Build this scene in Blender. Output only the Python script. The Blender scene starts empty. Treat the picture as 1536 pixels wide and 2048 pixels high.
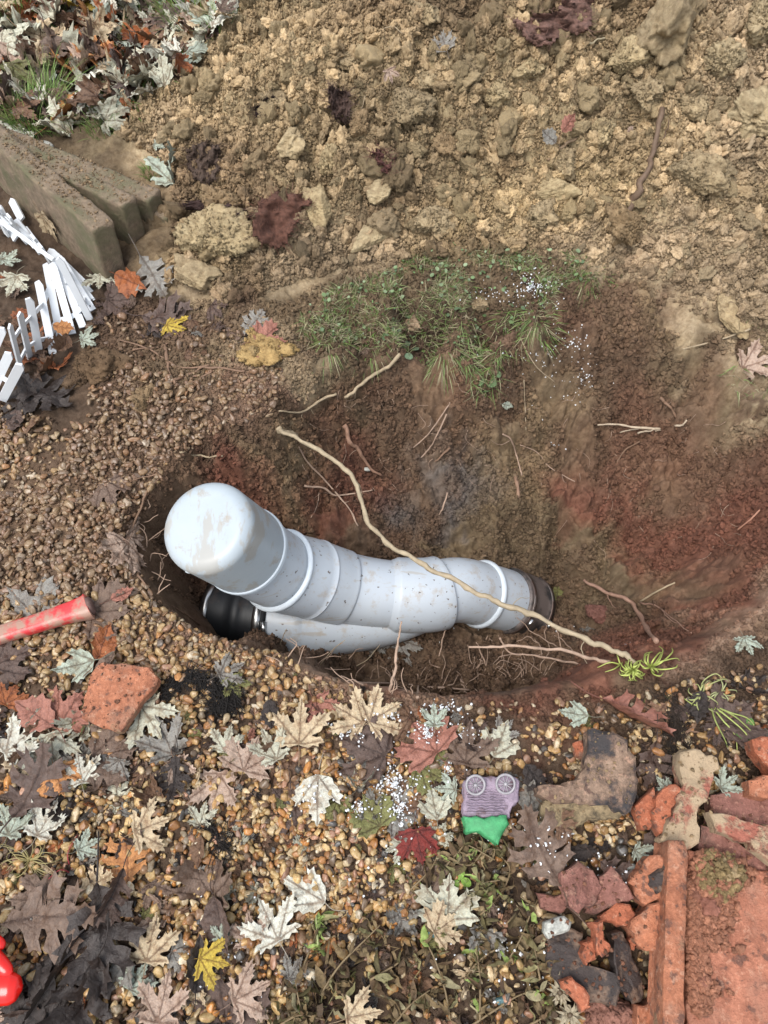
import bpy, bmesh, math, random
import numpy as np
from mathutils import Vector, Matrix, Euler, geometry
random.seed(7); RS = np.random.RandomState(11)
scn = bpy.context.scene
COL = scn.collection

# ------------------------------------------------------------------ camera, world, sun, exposure
CAM_H = 1.5; PITCH = math.radians(63); FPX = 1475.0
cd = bpy.data.cameras.new('camera'); cam = bpy.data.objects.new('camera', cd); COL.objects.link(cam)
cam.location = (0, 0, CAM_H); cam.rotation_euler = (math.radians(90) - PITCH, 0, 0)
cd.sensor_fit = 'VERTICAL'; cd.sensor_height = 36; cd.lens = FPX / 2048 * 36
cd.clip_start = 0.02; cd.clip_end = 400
scn.camera = cam
SUN_EL, SUN_AZ = math.radians(66), math.radians(-130)
w = bpy.data.worlds.new('World'); scn.world = w; w.use_nodes = True
nt = w.node_tree; nt.nodes.clear()
sky = nt.nodes.new('ShaderNodeTexSky'); sky.sky_type = 'NISHITA'; sky.sun_disc = False
sky.sun_elevation = SUN_EL; sky.sun_rotation = SUN_AZ; sky.dust_density = 3.0; sky.air_density = 1.6
bg = nt.nodes.new('ShaderNodeBackground'); bg.inputs[1].default_value = 0.13
wo = nt.nodes.new('ShaderNodeOutputWorld')
hsv = nt.nodes.new('ShaderNodeHueSaturation'); hsv.inputs['Saturation'].default_value = 0.42
nt.links.new(sky.outputs[0], hsv.inputs['Color']); nt.links.new(hsv.outputs[0], bg.inputs[0]); nt.links.new(bg.outputs[0], wo.inputs[0])
ld = bpy.data.lights.new('sun', 'SUN'); ld.energy = 1.25; ld.angle = math.radians(30); ld.color = (1, 0.965, 0.92)
sun = bpy.data.objects.new('sun', ld); COL.objects.link(sun)
sd = Vector((math.sin(SUN_AZ) * math.cos(SUN_EL), math.cos(SUN_AZ) * math.cos(SUN_EL), math.sin(SUN_EL)))
sun.rotation_euler = sd.to_track_quat('Z', 'Y').to_euler(); sun.location = (0, 0, 8)
vs = scn.view_settings; vs.view_transform = 'Standard'; vs.look = 'None'; vs.gamma = 1; vs.use_curve_mapping = False
vs.exposure = 0.93
scn.cycles.max_bounces = 6; scn.cycles.diffuse_bounces = 3; scn.cycles.glossy_bounces = 2

# ------------------------------------------------------------------ maths helpers
cF = np.array([0, math.cos(PITCH), -math.sin(PITCH)]); cD = np.array([0, -math.sin(PITCH), -math.cos(PITCH)]); cX = np.array([1., 0, 0])
CAMP = np.array([0, 0, CAM_H])
def ray(u, v): return cF + (u - 768) / FPX * cX + (v - 1024) / FPX * cD
def pd(u, v, d): return CAMP + d * ray(u, v)
def pz(u, v, z):
    r = ray(u, v); return CAMP + r * ((z - CAM_H) / r[2])
def project(P):
    q = np.asarray(P) - CAMP
    d = q @ cF
    return 768 + FPX * (q @ cX) / d, 1024 + FPX * (q @ cD) / d, d

def _h(ix, iy, iz, s):
    n = (ix * 374761393 + iy * 668265263 + iz * 2147483647 + s * 1274126177) & 0xffffffff
    n = ((n ^ (n >> 13)) * 1274126177) & 0xffffffff
    n = (n ^ (n >> 16)) & 0xffffffff
    return n / 4294967295.0
def vnoise(x, y, z=0.0, s=0):
    x = np.asarray(x, float); y = np.asarray(y, float); z = np.broadcast_to(np.asarray(z, float), x.shape)
    ix = np.floor(x).astype(np.int64); iy = np.floor(y).astype(np.int64); iz = np.floor(z).astype(np.int64)
    fx, fy, fz = x - ix, y - iy, z - iz
    fx = fx * fx * (3 - 2 * fx); fy = fy * fy * (3 - 2 * fy); fz = fz * fz * (3 - 2 * fz)
    flat = not np.any(fz)
    def pl(k):
        a = _h(ix, iy, iz + k, s); b = _h(ix + 1, iy, iz + k, s); c = _h(ix, iy + 1, iz + k, s); d = _h(ix + 1, iy + 1, iz + k, s)
        return (a * (1 - fx) + b * fx) * (1 - fy) + (c * (1 - fx) + d * fx) * fy
    r = pl(0)
    if not flat: r = r * (1 - fz) + pl(1) * fz
    return r * 2 - 1
def fbm(x, y, z=0.0, oct=4, s=0, gain=0.5):
    r = 0; a = 1; f = 1
    for k in range(oct):
        r = r + a * vnoise(np.asarray(x) * f + k * 17.3, np.asarray(y) * f - k * 9.1, np.asarray(z) * f, s + k); a *= gain; f *= 2.03
    return r
def worley(x, y, s=0):
    ix = np.floor(x).astype(np.int64); iy = np.floor(y).astype(np.int64)
    best = np.full(x.shape, 9.0); cid = np.zeros(x.shape)
    for dx in (-1, 0, 1):
        for dy in (-1, 0, 1):
            cx = ix + dx; cy = iy + dy
            px = cx + _h(cx, cy, 0, s); py = cy + _h(cx, cy, 1, s)
            d = (px - x) ** 2 + (py - y) ** 2
            m = d < best; best = np.where(m, d, best); cid = np.where(m, _h(cx, cy, 2, s), cid)
    return np.sqrt(best), cid
def inpoly(u, v, poly):
    u = np.asarray(u, float); v = np.asarray(v, float); c = np.zeros(u.shape, bool); n = len(poly)
    for i in range(n):
        x0, y0 = poly[i]; x1, y1 = poly[(i + 1) % n]
        if y0 == y1: continue
        m = ((y0 > v) != (y1 > v)) & (u < (x1 - x0) * (v - y0) / (y1 - y0) + x0)
        c ^= m
    return c
def blur(a, k):
    for ax in (0, 1):
        for _ in range(2):
            p = np.pad(a, [(k, k) if i == ax else (0, 0) for i in range(a.ndim)], mode='edge')
            cs = np.cumsum(p, axis=ax); z = np.zeros_like(np.take(cs, [0], axis=ax)); cs = np.concatenate([z, cs], axis=ax)
            n = a.shape[ax]; a = (np.take(cs, range(2 * k + 1, 2 * k + 1 + n), axis=ax) - np.take(cs, range(0, n), axis=ax)) / (2 * k + 1)
    return a

# ------------------------------------------------------------------ mesh helpers
def mesh_np(name, V, F, smooth=True):
    me = bpy.data.meshes.new(name); V = np.asarray(V, np.float32)
    if isinstance(F, np.ndarray):
        n, k = F.shape
        me.vertices.add(len(V)); me.vertices.foreach_set('co', V.ravel())
        me.loops.add(n * k); me.loops.foreach_set('vertex_index', F.astype(np.int32).ravel())
        me.polygons.add(n); me.polygons.foreach_set('loop_start', np.arange(0, n * k, k, dtype=np.int32))
        me.update(calc_edges=True)
    else:
        me.from_pydata([tuple(map(float, p)) for p in V], [], F); me.update()
    me.polygons.foreach_set('use_smooth', [smooth] * len(me.polygons))
    return me
def setcol(me, name, arr):
    a = me.attributes.new(name, 'FLOAT_COLOR', 'POINT')
    arr = np.asarray(arr, np.float32); arr = np.concatenate([arr[:, :3], np.ones((len(arr), 1), np.float32)], 1)
    a.data.foreach_set('color', arr.ravel())
def tag(o, label=None, cat=None, group=None, kind=None):
    if label: o['label'] = label
    if cat: o['category'] = cat
    if group: o['group'] = group
    if kind: o['kind'] = kind
    return o
def link(name, me, mat=None, parent=None, loc=(0, 0, 0), col=None):
    o = bpy.data.objects.new(name, me); COL.objects.link(o); o.location = loc
    if mat is not None and me is not None and len(me.materials) == 0: me.materials.append(mat)
    if parent is not None: o.parent = parent
    if col is not None: o.color = (*col, 1)
    return o
def empty(name, loc): 
    o = bpy.data.objects.new(name, None); COL.objects.link(o); o.location = loc; o.empty_display_size = 0.05; return o
def origin_of(root): return np.array(root.matrix_basis.translation) if root is not None else np.zeros(3)
def wobj(name, V, F, mat, parent=None, smooth=True, origin=None, col=None):
    """mesh given in world coordinates"""
    V = np.asarray(V, float)
    if parent is not None:
        o = link(name, mesh_np(name, V - np.array(parent['_o']), F, smooth), mat, parent, col=col); return o
    org = np.array(origin) if origin is not None else np.array([V[:, 0].mean(), V[:, 1].mean(), V[:, 2].min()])
    o = link(name, mesh_np(name, V - org, F, smooth), mat, None, org, col=col); ORG[o.name] = org
    return o
ORG = {}
def wroot(name, loc):
    o = empty(name, loc); ORG[o.name] = np.array(loc, float); return o
def wpart(name, V, F, mat, root, smooth=True, col=None, shift=None):
    org = ORG[root.name]
    o = link(name, mesh_np(name, np.asarray(V, float) - org, F, smooth), mat, root, col=col); ORG[o.name] = org; return o

def ico(sub):
    bm = bmesh.new(); bmesh.ops.create_icosphere(bm, subdivisions=sub, radius=1)
    V = np.array([v.co[:] for v in bm.verts]); F = np.array([[v.index for v in f.verts] for f in bm.faces]); bm.free(); return V, F
ICO = {k: ico(k) for k in (1, 2, 3, 4, 5)}

def smooth_path(P, n=6):
    P = np.asarray(P, float); out = []
    Q = np.vstack([2 * P[0] - P[1], P, 2 * P[-1] - P[-2]])
    for i in range(1, len(Q) - 2):
        for k in range(n):
            t = k / n
            out.append(0.5 * ((2 * Q[i]) + (-Q[i - 1] + Q[i + 1]) * t + (2 * Q[i - 1] - 5 * Q[i] + 4 * Q[i + 1] - Q[i + 2]) * t * t + (-Q[i - 1] + 3 * Q[i] - 3 * Q[i + 1] + Q[i + 2]) * t ** 3))
    out.append(P[-1]); return np.array(out)
def frames(C):
    T = np.gradient(C, axis=0); T /= np.linalg.norm(T, axis=1)[:, None] + 1e-12
    a = np.array([0, 0, 1.]) if abs(T[0][2]) < .9 else np.array([1., 0, 0])
    N = [np.cross(T[0], a)]; N[0] /= np.linalg.norm(N[0])
    for i in range(1, len(C)):
        n = N[-1] - T[i] * (N[-1] @ T[i]); N.append(n / np.linalg.norm(n))
    N = np.array(N); return T, N, np.cross(T, N)
def tube(C, R, seg=8, caps=True, fr=None, wob=0.0, seed=0):
    C = np.asarray(C, float); R = np.broadcast_to(np.asarray(R, float), (len(C),))
    T, N, B = fr if fr is not None else frames(C)
    a = np.linspace(0, 2 * math.pi, seg, endpoint=False)
    rr = R[:, None] * np.ones(seg)
    if wob: rr = rr * (1 + wob * vnoise(np.arange(len(C))[:, None] * .7 + 0 * a, np.cos(a) * 1.3 + seed + 0 * R[:, None], np.sin(a) * 1.3 + seed * 1.7 + 0 * R[:, None]))
    V = (C[:, None, :] + rr[:, :, None] * (np.cos(a)[None, :, None] * N[:, None, :] + np.sin(a)[None, :, None] * B[:, None, :])).reshape(-1, 3)
    n = len(C); F = []
    for i in range(n - 1):
        for j in range(seg):
            k = (j + 1) % seg; F.append((i * seg + j, i * seg + k, (i + 1) * seg + k, (i + 1) * seg + j))
    if caps: F.append(tuple(range(seg - 1, -1, -1))); F.append(tuple((n - 1) * seg + j for j in range(seg)))
    return V, F
def join(parts):
    Vs, Fs, o = [], [], 0
    for V, F in parts:
        Vs.append(np.asarray(V)); Fs += [tuple(int(i) + o for i in f) for f in F]; o += len(V)
    return np.vstack(Vs), Fs
def box(c, sx, sy, sz, R=None):
    s = np.array([[x, y, z] for x in (-.5, .5) for y in (-.5, .5) for z in (-.5, .5)]) * [sx, sy, sz]
    if R is not None: s = s @ np.asarray(R).T
    return s + np.asarray(c), [(0, 1, 3, 2), (4, 6, 7, 5), (0, 4, 5, 1), (2, 3, 7, 6), (0, 2, 6, 4), (1, 5, 7, 3)]

# ------------------------------------------------------------------ materials
def newmat(name):
    m = bpy.data.materials.new(name); m.use_nodes = True; nt = m.node_tree; nt.nodes.clear()
    out = nt.nodes.new('ShaderNodeOutputMaterial'); b = nt.nodes.new('ShaderNodeBsdfPrincipled'); nt.links.new(b.outputs[0], out.inputs[0])
    return m, nt, b
def N(nt, t, **kw):
    n = nt.nodes.new(t)
    for k, v in kw.items():
        if k.startswith('i'): n.inputs[int(k[1:])].default_value = v
        else: setattr(n, k, v)
    return n
def coords(nt, kind='Object'):
    return nt.nodes.new('ShaderNodeTexCoord').outputs[kind]
def noise_node(nt, co, scale, detail=3, rough=.6):
    n = N(nt, 'ShaderNodeTexNoise'); n.inputs['Scale'].default_value = scale; n.inputs['Detail'].default_value = detail; n.inputs['Roughness'].default_value = rough
    nt.links.new(co, n.inputs['Vector']); return n.outputs['Fac']
def mix(nt, fac, a, b, mode='MIX'):
    m = N(nt, 'ShaderNodeMix', data_type='RGBA', blend_type=mode)
    for s, v in ((m.inputs[0], fac), (m.inputs[6], a), (m.inputs[7], b)):
        if hasattr(v, 'is_linked') or isinstance(v, bpy.types.NodeSocket): nt.links.new(v, s)
        elif isinstance(v, (tuple, list)): s.default_value = (*v[:3], 1)
        else: s.default_value = v
    return m.outputs[2]
def ramp(nt, val, lo, hi, a=0.0, b=1.0):
    m = N(nt, 'ShaderNodeMapRange'); m.inputs[1].default_value = lo; m.inputs[2].default_value = hi; m.inputs[3].default_value = a; m.inputs[4].default_value = b
    nt.links.new(val, m.inputs[0]); return m.outputs[0]
def bump(nt, bs, h, dist, strength=1.0, prev=None):
    b = N(nt, 'ShaderNodeBump'); b.inputs['Strength'].default_value = strength; b.inputs['Distance'].default_value = dist
    nt.links.new(h, b.inputs['Height'])
    if prev: nt.links.new(prev, b.inputs['Normal'])
    nt.links.new(b.outputs[0], bs.inputs['Normal']); return b.outputs[0]
def attr(nt, name, typ='GEOMETRY'):
    a = N(nt, 'ShaderNodeAttribute', attribute_name=name, attribute_type=typ); return a.outputs['Color']

def soil_mat(name, src, scale=1.0, bd=.0025, co='Object'):
    """src: 'tint' geometry attribute, 'inst' instancer attribute, 'obj' object colour or an rgb"""
    m, nt, b = newmat(name)
    c = {'tint': lambda: attr(nt, 'tint'), 'inst': lambda: attr(nt, 'tint', 'INSTANCER'),
         'obj': lambda: N(nt, 'ShaderNodeObjectInfo').outputs['Color']}[src]() if isinstance(src, str) else None
    if c is None: rgb = N(nt, 'ShaderNodeRGB'); rgb.outputs[0].default_value = (*src, 1); c = rgb.outputs[0]
    C = coords(nt, co)
    n1 = noise_node(nt, C, 9 * scale, 4); n2 = noise_node(nt, C, 70 * scale, 4, .7); n3 = noise_node(nt, C, 330 * scale, 3, .7)
    k = mix(nt, ramp(nt, n1, .3, .7), c, mix(nt, 1.0, c, (1.2, 1.16, 1.08), 'MULTIPLY'))
    n4 = noise_node(nt, C, 28 * scale, 5, .7)
    k = mix(nt, ramp(nt, n4, .5, .36, 0, .6), k, mix(nt, 1.0, k, (.6, .56, .52), 'MULTIPLY'))  # crevice shade painted into the soil colour, darker where the bump noise dips
    k = mix(nt, ramp(nt, n2, .35, .62, 1, 0), k, mix(nt, 1.0, k, (.68, .64, .6), 'MULTIPLY'))
    k = mix(nt, ramp(nt, n3, .55, .75, 0, .5), k, mix(nt, 1.0, k, (1.5, 1.45, 1.35), 'MULTIPLY'))
    nt.links.new(k, b.inputs['Base Color']); b.inputs['Roughness'].default_value = .88
    b.inputs['Specular IOR Level'].default_value = .3
    a = N(nt, 'ShaderNodeMath', operation='ADD'); nt.links.new(n2, a.inputs[0]); nt.links.new(n3, a.inputs[1])
    p = bump(nt, b, n4, bd * 1.6, .8); bump(nt, b, a.outputs[0], bd * .6, .8, p)
    return m
def simple(name, col, rough=.6, metal=0, var=.25, scale=40, bd=0.0, spec=.5, co='Object', dark=None, dsc=12, dlo=.5, dhi=.65, src=None):
    m, nt, b = newmat(name); C = coords(nt, co)
    if src == 'obj': c = N(nt, 'ShaderNodeObjectInfo').outputs['Color']
    elif src == 'inst': c = attr(nt, 'tint', 'INSTANCER')
    elif src == 'tint': c = attr(nt, 'tint')
    else: c = col
    n = noise_node(nt, C, scale, 4)
    k = mix(nt, ramp(nt, n, .3, .7), c, mix(nt, 1.0, c, (1 - var,) * 3, 'MULTIPLY'))
    if dark is not None:
        d = noise_node(nt, C, dsc, 5, .65); k = mix(nt, ramp(nt, d, dlo, dhi), k, dark)
    nt.links.new(k, b.inputs['Base Color']); b.inputs['Roughness'].default_value = rough; b.inputs['Metallic'].default_value = metal
    b.inputs['Specular IOR Level'].default_value = spec
    if bd: bump(nt, b, noise_node(nt, C, scale * 3, 4, .7), bd, .8)
    return m

M = {}
M['terrain'] = soil_mat('soil', 'tint', 1.0, .004)
M['crumb'] = soil_mat('soil crumbs', 'inst', .05, .0016)
M['clod'] = soil_mat('soil clod', 'obj', 1.0, .004)
def pebble_mat(name, src):
    m, nt, b = newmat(name); C = coords(nt)
    c = attr(nt, 'tint', 'INSTANCER') if src == 'inst' else N(nt, 'ShaderNodeObjectInfo').outputs['Color']
    n = noise_node(nt, C, 2.2, 4); n2 = noise_node(nt, C, 9, 3)
    k = mix(nt, ramp(nt, n, .4, .65), c, mix(nt, 1.0, c, (.62, .5, .4), 'MULTIPLY'))
    k = mix(nt, ramp(nt, n2, .6, .75, 0, .5), k, (.42, .36, .26))
    nt.links.new(k, b.inputs['Base Color']); b.inputs['Roughness'].default_value = .33
    bump(nt, b, n2, .0006, .4)
    return m
M['pebble'] = pebble_mat('gravel stone', 'inst'); M['pebble_o'] = pebble_mat('pebble stone', 'obj')
def leaf_mat(name, src='obj'):
    m, nt, b = newmat(name); C = coords(nt)
    c = N(nt, 'ShaderNodeObjectInfo').outputs['Color'] if src == 'obj' else (attr(nt, 'tint', 'INSTANCER'))
    v = attr(nt, 'vein'); vf = N(nt, 'ShaderNodeSeparateColor'); nt.links.new(v, vf.inputs[0])
    # object coordinates are in leaf lengths, so patches follow the blade; the random value makes each leaf differ
    oi = N(nt, 'ShaderNodeObjectInfo'); cb = N(nt, 'ShaderNodeVectorMath', operation='MULTIPLY_ADD')
    cb.inputs[1].default_value = (1, 1, 1); nt.links.new(C, cb.inputs[0]); sc = N(nt, 'ShaderNodeMath', operation='MULTIPLY', i1=37.0); nt.links.new(oi.outputs['Random'], sc.inputs[0]); nt.links.new(sc.outputs[0], cb.inputs[2])
    co = cb.outputs[0]
    n = noise_node(nt, co, 3.0, 5, .7); n2 = noise_node(nt, co, 26, 3)
    k = mix(nt, ramp(nt, n, .48, .72), c, mix(nt, 1.0, c, (.55, .44, .37), 'MULTIPLY'))
    n3 = noise_node(nt, co, 9, 5, .75)
    k = mix(nt, ramp(nt, n3, .52, .62), k, mix(nt, 1.0, k, (.76, .70, .65), 'MULTIPLY'))
    k = mix(nt, ramp(nt, n2, .42, .7, 0, .6), k, mix(nt, 1.0, k, (1.45, 1.4, 1.3), 'MULTIPLY'))
    k = mix(nt, ramp(nt, n3, .66, .72, 0, .8), k, (.06, .04, .03))
    k = mix(nt, ramp(nt, vf.outputs[0], .25, .9, 0, .85), k, mix(nt, 1.0, k, (.40, .31, .26), 'MULTIPLY'))
    nt.links.new(k, b.inputs['Base Color'])
    nt.links.new(ramp(nt, n, .3, .7, .62, .3), b.inputs['Roughness']); b.inputs['Specular IOR Level'].default_value = .45
    p = bump(nt, b, n3, .006, .8); bump(nt, b, vf.outputs[0], .003, .6, p)
    return m
M['leaf'] = leaf_mat('leaf'); M['leaf_i'] = leaf_mat('leaf litter', 'inst')
def pvc_mat():
    m, nt, b = newmat('white pvc'); C = coords(nt)
    n = noise_node(nt, C, 7, 5, .6); d = noise_node(nt, C, 26, 6, .75); s = noise_node(nt, C, 85, 2, .5)
    mp = N(nt, 'ShaderNodeMapping'); mp.inputs['Scale'].default_value = (9, 60, 60); mp.inputs['Rotation'].default_value = (0, .7, .4); nt.links.new(C, mp.inputs[0]); sc = noise_node(nt, mp.outputs[0], 1.0, 3)
    k = mix(nt, ramp(nt, n, .3, .7), (.43, .475, .525), (.48, .525, .565))
    k = mix(nt, ramp(nt, d, .54, .66, 0, .5), k, (.36, .28, .19))
    k = mix(nt, ramp(nt, sc, .62, .68, 0, .5), k, (.38, .33, .26))
    k = mix(nt, ramp(nt, s, .69, .71, 0, .9), k, (.10, .07, .05))
    nt.links.new(k, b.inputs['Base Color']); b.inputs['Roughness'].default_value = .38
    bump(nt, b, d, .0006, .5)
    return m
M['pvc'] = pvc_mat()
def cap_mat():
    m, nt, b = newmat('smeared pvc'); C = coords(nt)
    n = noise_node(nt, C, 7, 5, .6); d = noise_node(nt, C, 18, 6, .75)
    mp = N(nt, 'ShaderNodeMapping'); mp.inputs['Scale'].default_value = (25, 7, 16); mp.inputs['Rotation'].default_value = (0, .3, .6); nt.links.new(C, mp.inputs[0])
    wv = noise_node(nt, mp.outputs[0], 1.0, 5, .65)
    k = mix(nt, ramp(nt, n, .3, .7), (.33, .38, .42), (.39, .435, .465))
    k = mix(nt, ramp(nt, wv, .535, .585, 0, .42), k, (.30, .235, .15))
    k = mix(nt, ramp(nt, d, .58, .66, 0, .5), k, (.28, .22, .15))
    nt.links.new(k, b.inputs['Base Color']); b.inputs['Roughness'].default_value = .42
    bump(nt, b, wv, .0015, .5)
    return m
M['cap'] = cap_mat()
M['weld'] = simple('pvc weld bead', (.56, .62, .67), .3, var=.08, scale=60)
M['rubber'] = simple('black rubber', (.012, .014, .017), .5, var=.3, scale=30, dark=(.05, .035, .028), dsc=14, dlo=.58, dhi=.7)
M['rubber_muddy'] = simple('mud smeared rubber', (.03, .028, .028), .5, var=.3, scale=30, dark=(.125, .10, .09), dsc=12, dlo=.42, dhi=.54, bd=.001)
M['steel'] = simple('stainless steel band', (.55, .55, .54), .28, 1.0, var=.2, scale=50)
M['claypipe'] = simple('old clay pipe', (.16, .09, .065), .7, var=.3, scale=20, bd=.002)
def terracotta(name, base, mud, mlo=.52, mhi=.6, msc=9, mk=.95, sc=28):
    m, nt, b = newmat(name); C = coords(nt)
    n = noise_node(nt, C, sc, 5, .7); g = noise_node(nt, C, 150, 3, .7); d = noise_node(nt, C, msc, 6, .7); s = noise_node(nt, C, 55, 4, .6)
    k = mix(nt, ramp(nt, n, .35, .62), base, mix(nt, 1.0, base, (.6, .55, .52), 'MULTIPLY'))
    k = mix(nt, ramp(nt, g, .45, .65, 0, .7), k, mix(nt, 1.0, k, (1.5, 1.55, 1.6), 'MULTIPLY'))
    k = mix(nt, ramp(nt, noise_node(nt, C, 11, 5, .7), .5, .68, 0, .65), k, (.27, .16, .11))
    k = mix(nt, ramp(nt, s, .57, .63, 0, .75), k, (.09, .045, .033))
    k = mix(nt, ramp(nt, noise_node(nt, C, 75, 4, .75), .56, .66, 0, .6), k, (.42, .24, .16))
    k = mix(nt, ramp(nt, d, mlo, mhi, 0, mk), k, mud)
    nt.links.new(k, b.inputs['Base Color']); b.inputs['Roughness'].default_value = .8
    a = N(nt, 'ShaderNodeMath', operation='ADD'); nt.links.new(n, a.inputs[0]); nt.links.new(g, a.inputs[1])
    p = bump(nt, b, a.outputs[0], .004, 1.0); bump(nt, b, ramp(nt, d, mlo, mhi), .003, .7, p)
    return m
M['terra'] = terracotta('terracotta', (.37, .14, .072), (.25, .17, .10), .58, .66)
M['terra_red'] = terracotta('red terracotta', (.37, .115, .055), (.19, .10, .065), .54, .64)
M['terra_mud'] = terracotta('muddy terracotta', (.30, .10, .065), (.36, .27, .17), .42, .5)
M['terra_dusty'] = terracotta('dusty terracotta', (.24, .105, .08), (.12, .07, .055), .5, .65)
M['tile_face'] = terracotta('tile face', (.36, .14, .082), (.33, .13, .08), .50, .62, 6)
M['charred'] = terracotta('charred clay', (.24, .16, .11), (.03, .028, .03), .48, .60, 13)
M['moss'] = simple('dry moss', (.40, .30, .17), .95, var=.6, scale=90, bd=.008, dark=(.07, .055, .035), dsc=30, dlo=.5, dhi=.62)
M['darkstone'] = simple('dark stone', (.05, .036, .032), .65, var=.5, scale=40, bd=.006, dark=(.17, .11, .075), dsc=26, dlo=.5, dhi=.62)
M['granite'] = simple('granite', (.50, .50, .45), .7, var=.6, scale=160, bd=.001)
M['teal'] = simple('teal glazed stone', (.09, .17, .18), .25, var=.5, scale=60, bd=.001)
M['concrete'] = simple('weathered concrete', (.27, .20, .135), .9, var=.5, scale=60, bd=.006, dark=(.12, .115, .06), dsc=9, dlo=.48, dhi=.66)
M['white_plastic'] = simple('white plastic', (.72, .75, .78), .4, var=.1, scale=20, dark=(.42, .36, .28), dsc=22, dlo=.64, dhi=.74)
M['red_dirty'] = simple('muddy red plastic', (.55, .03, .035), .4, var=.2, scale=18, dark=(.33, .19, .14), dsc=24, dlo=.42, dhi=.56, bd=.0006)
M['red_gloss'] = simple('glossy red plastic', (.62, .012, .008), .18, var=.12, scale=12)
M['lilac'] = simple('lilac paint', (.36, .28, .36), .6, var=.5, scale=70, bd=.003, dark=(.16, .10, .11), dsc=30, dlo=.55, dhi=.65)
M['greenpaint'] = simple('green paint', (.07, .36, .14), .6, var=.4, scale=90, bd=.002, dark=(.08, .06, .03), dsc=22, dlo=.62, dhi=.7)
M['pewter'] = simple('grey painted wheel', (.36, .34, .36), .45, var=.4, scale=90)
M['root'] = simple('root bark', (.34, .23, .15), .7, var=.35, scale=60, src='obj', bd=.001)
M['fibre'] = simple('root fibre mat', (.10, .04, .03), .95, var=.6, scale=110, bd=.005, src='obj')
M['grass'] = simple('grass blade', (.1, .18, .04), .55, var=.3, scale=30, src='tint')
M['stem'] = simple('plant stem', (.2, .2, .08), .6, var=.3, scale=40, src='obj')
M['perlite'] = simple('white granule', (.78, .80, .82), .7, var=.1, scale=3)

# ------------------------------------------------------------------ terrain
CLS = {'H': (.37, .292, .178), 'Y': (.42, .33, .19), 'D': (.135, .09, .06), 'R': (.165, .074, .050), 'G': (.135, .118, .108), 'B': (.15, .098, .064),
       'P': (.29, .195, .14), 'L': (.075, .05, .034), 'K': (.15, .112, .07), 'O': (.22, .163, .10), 'S': (.37, .295, .195)}
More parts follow.
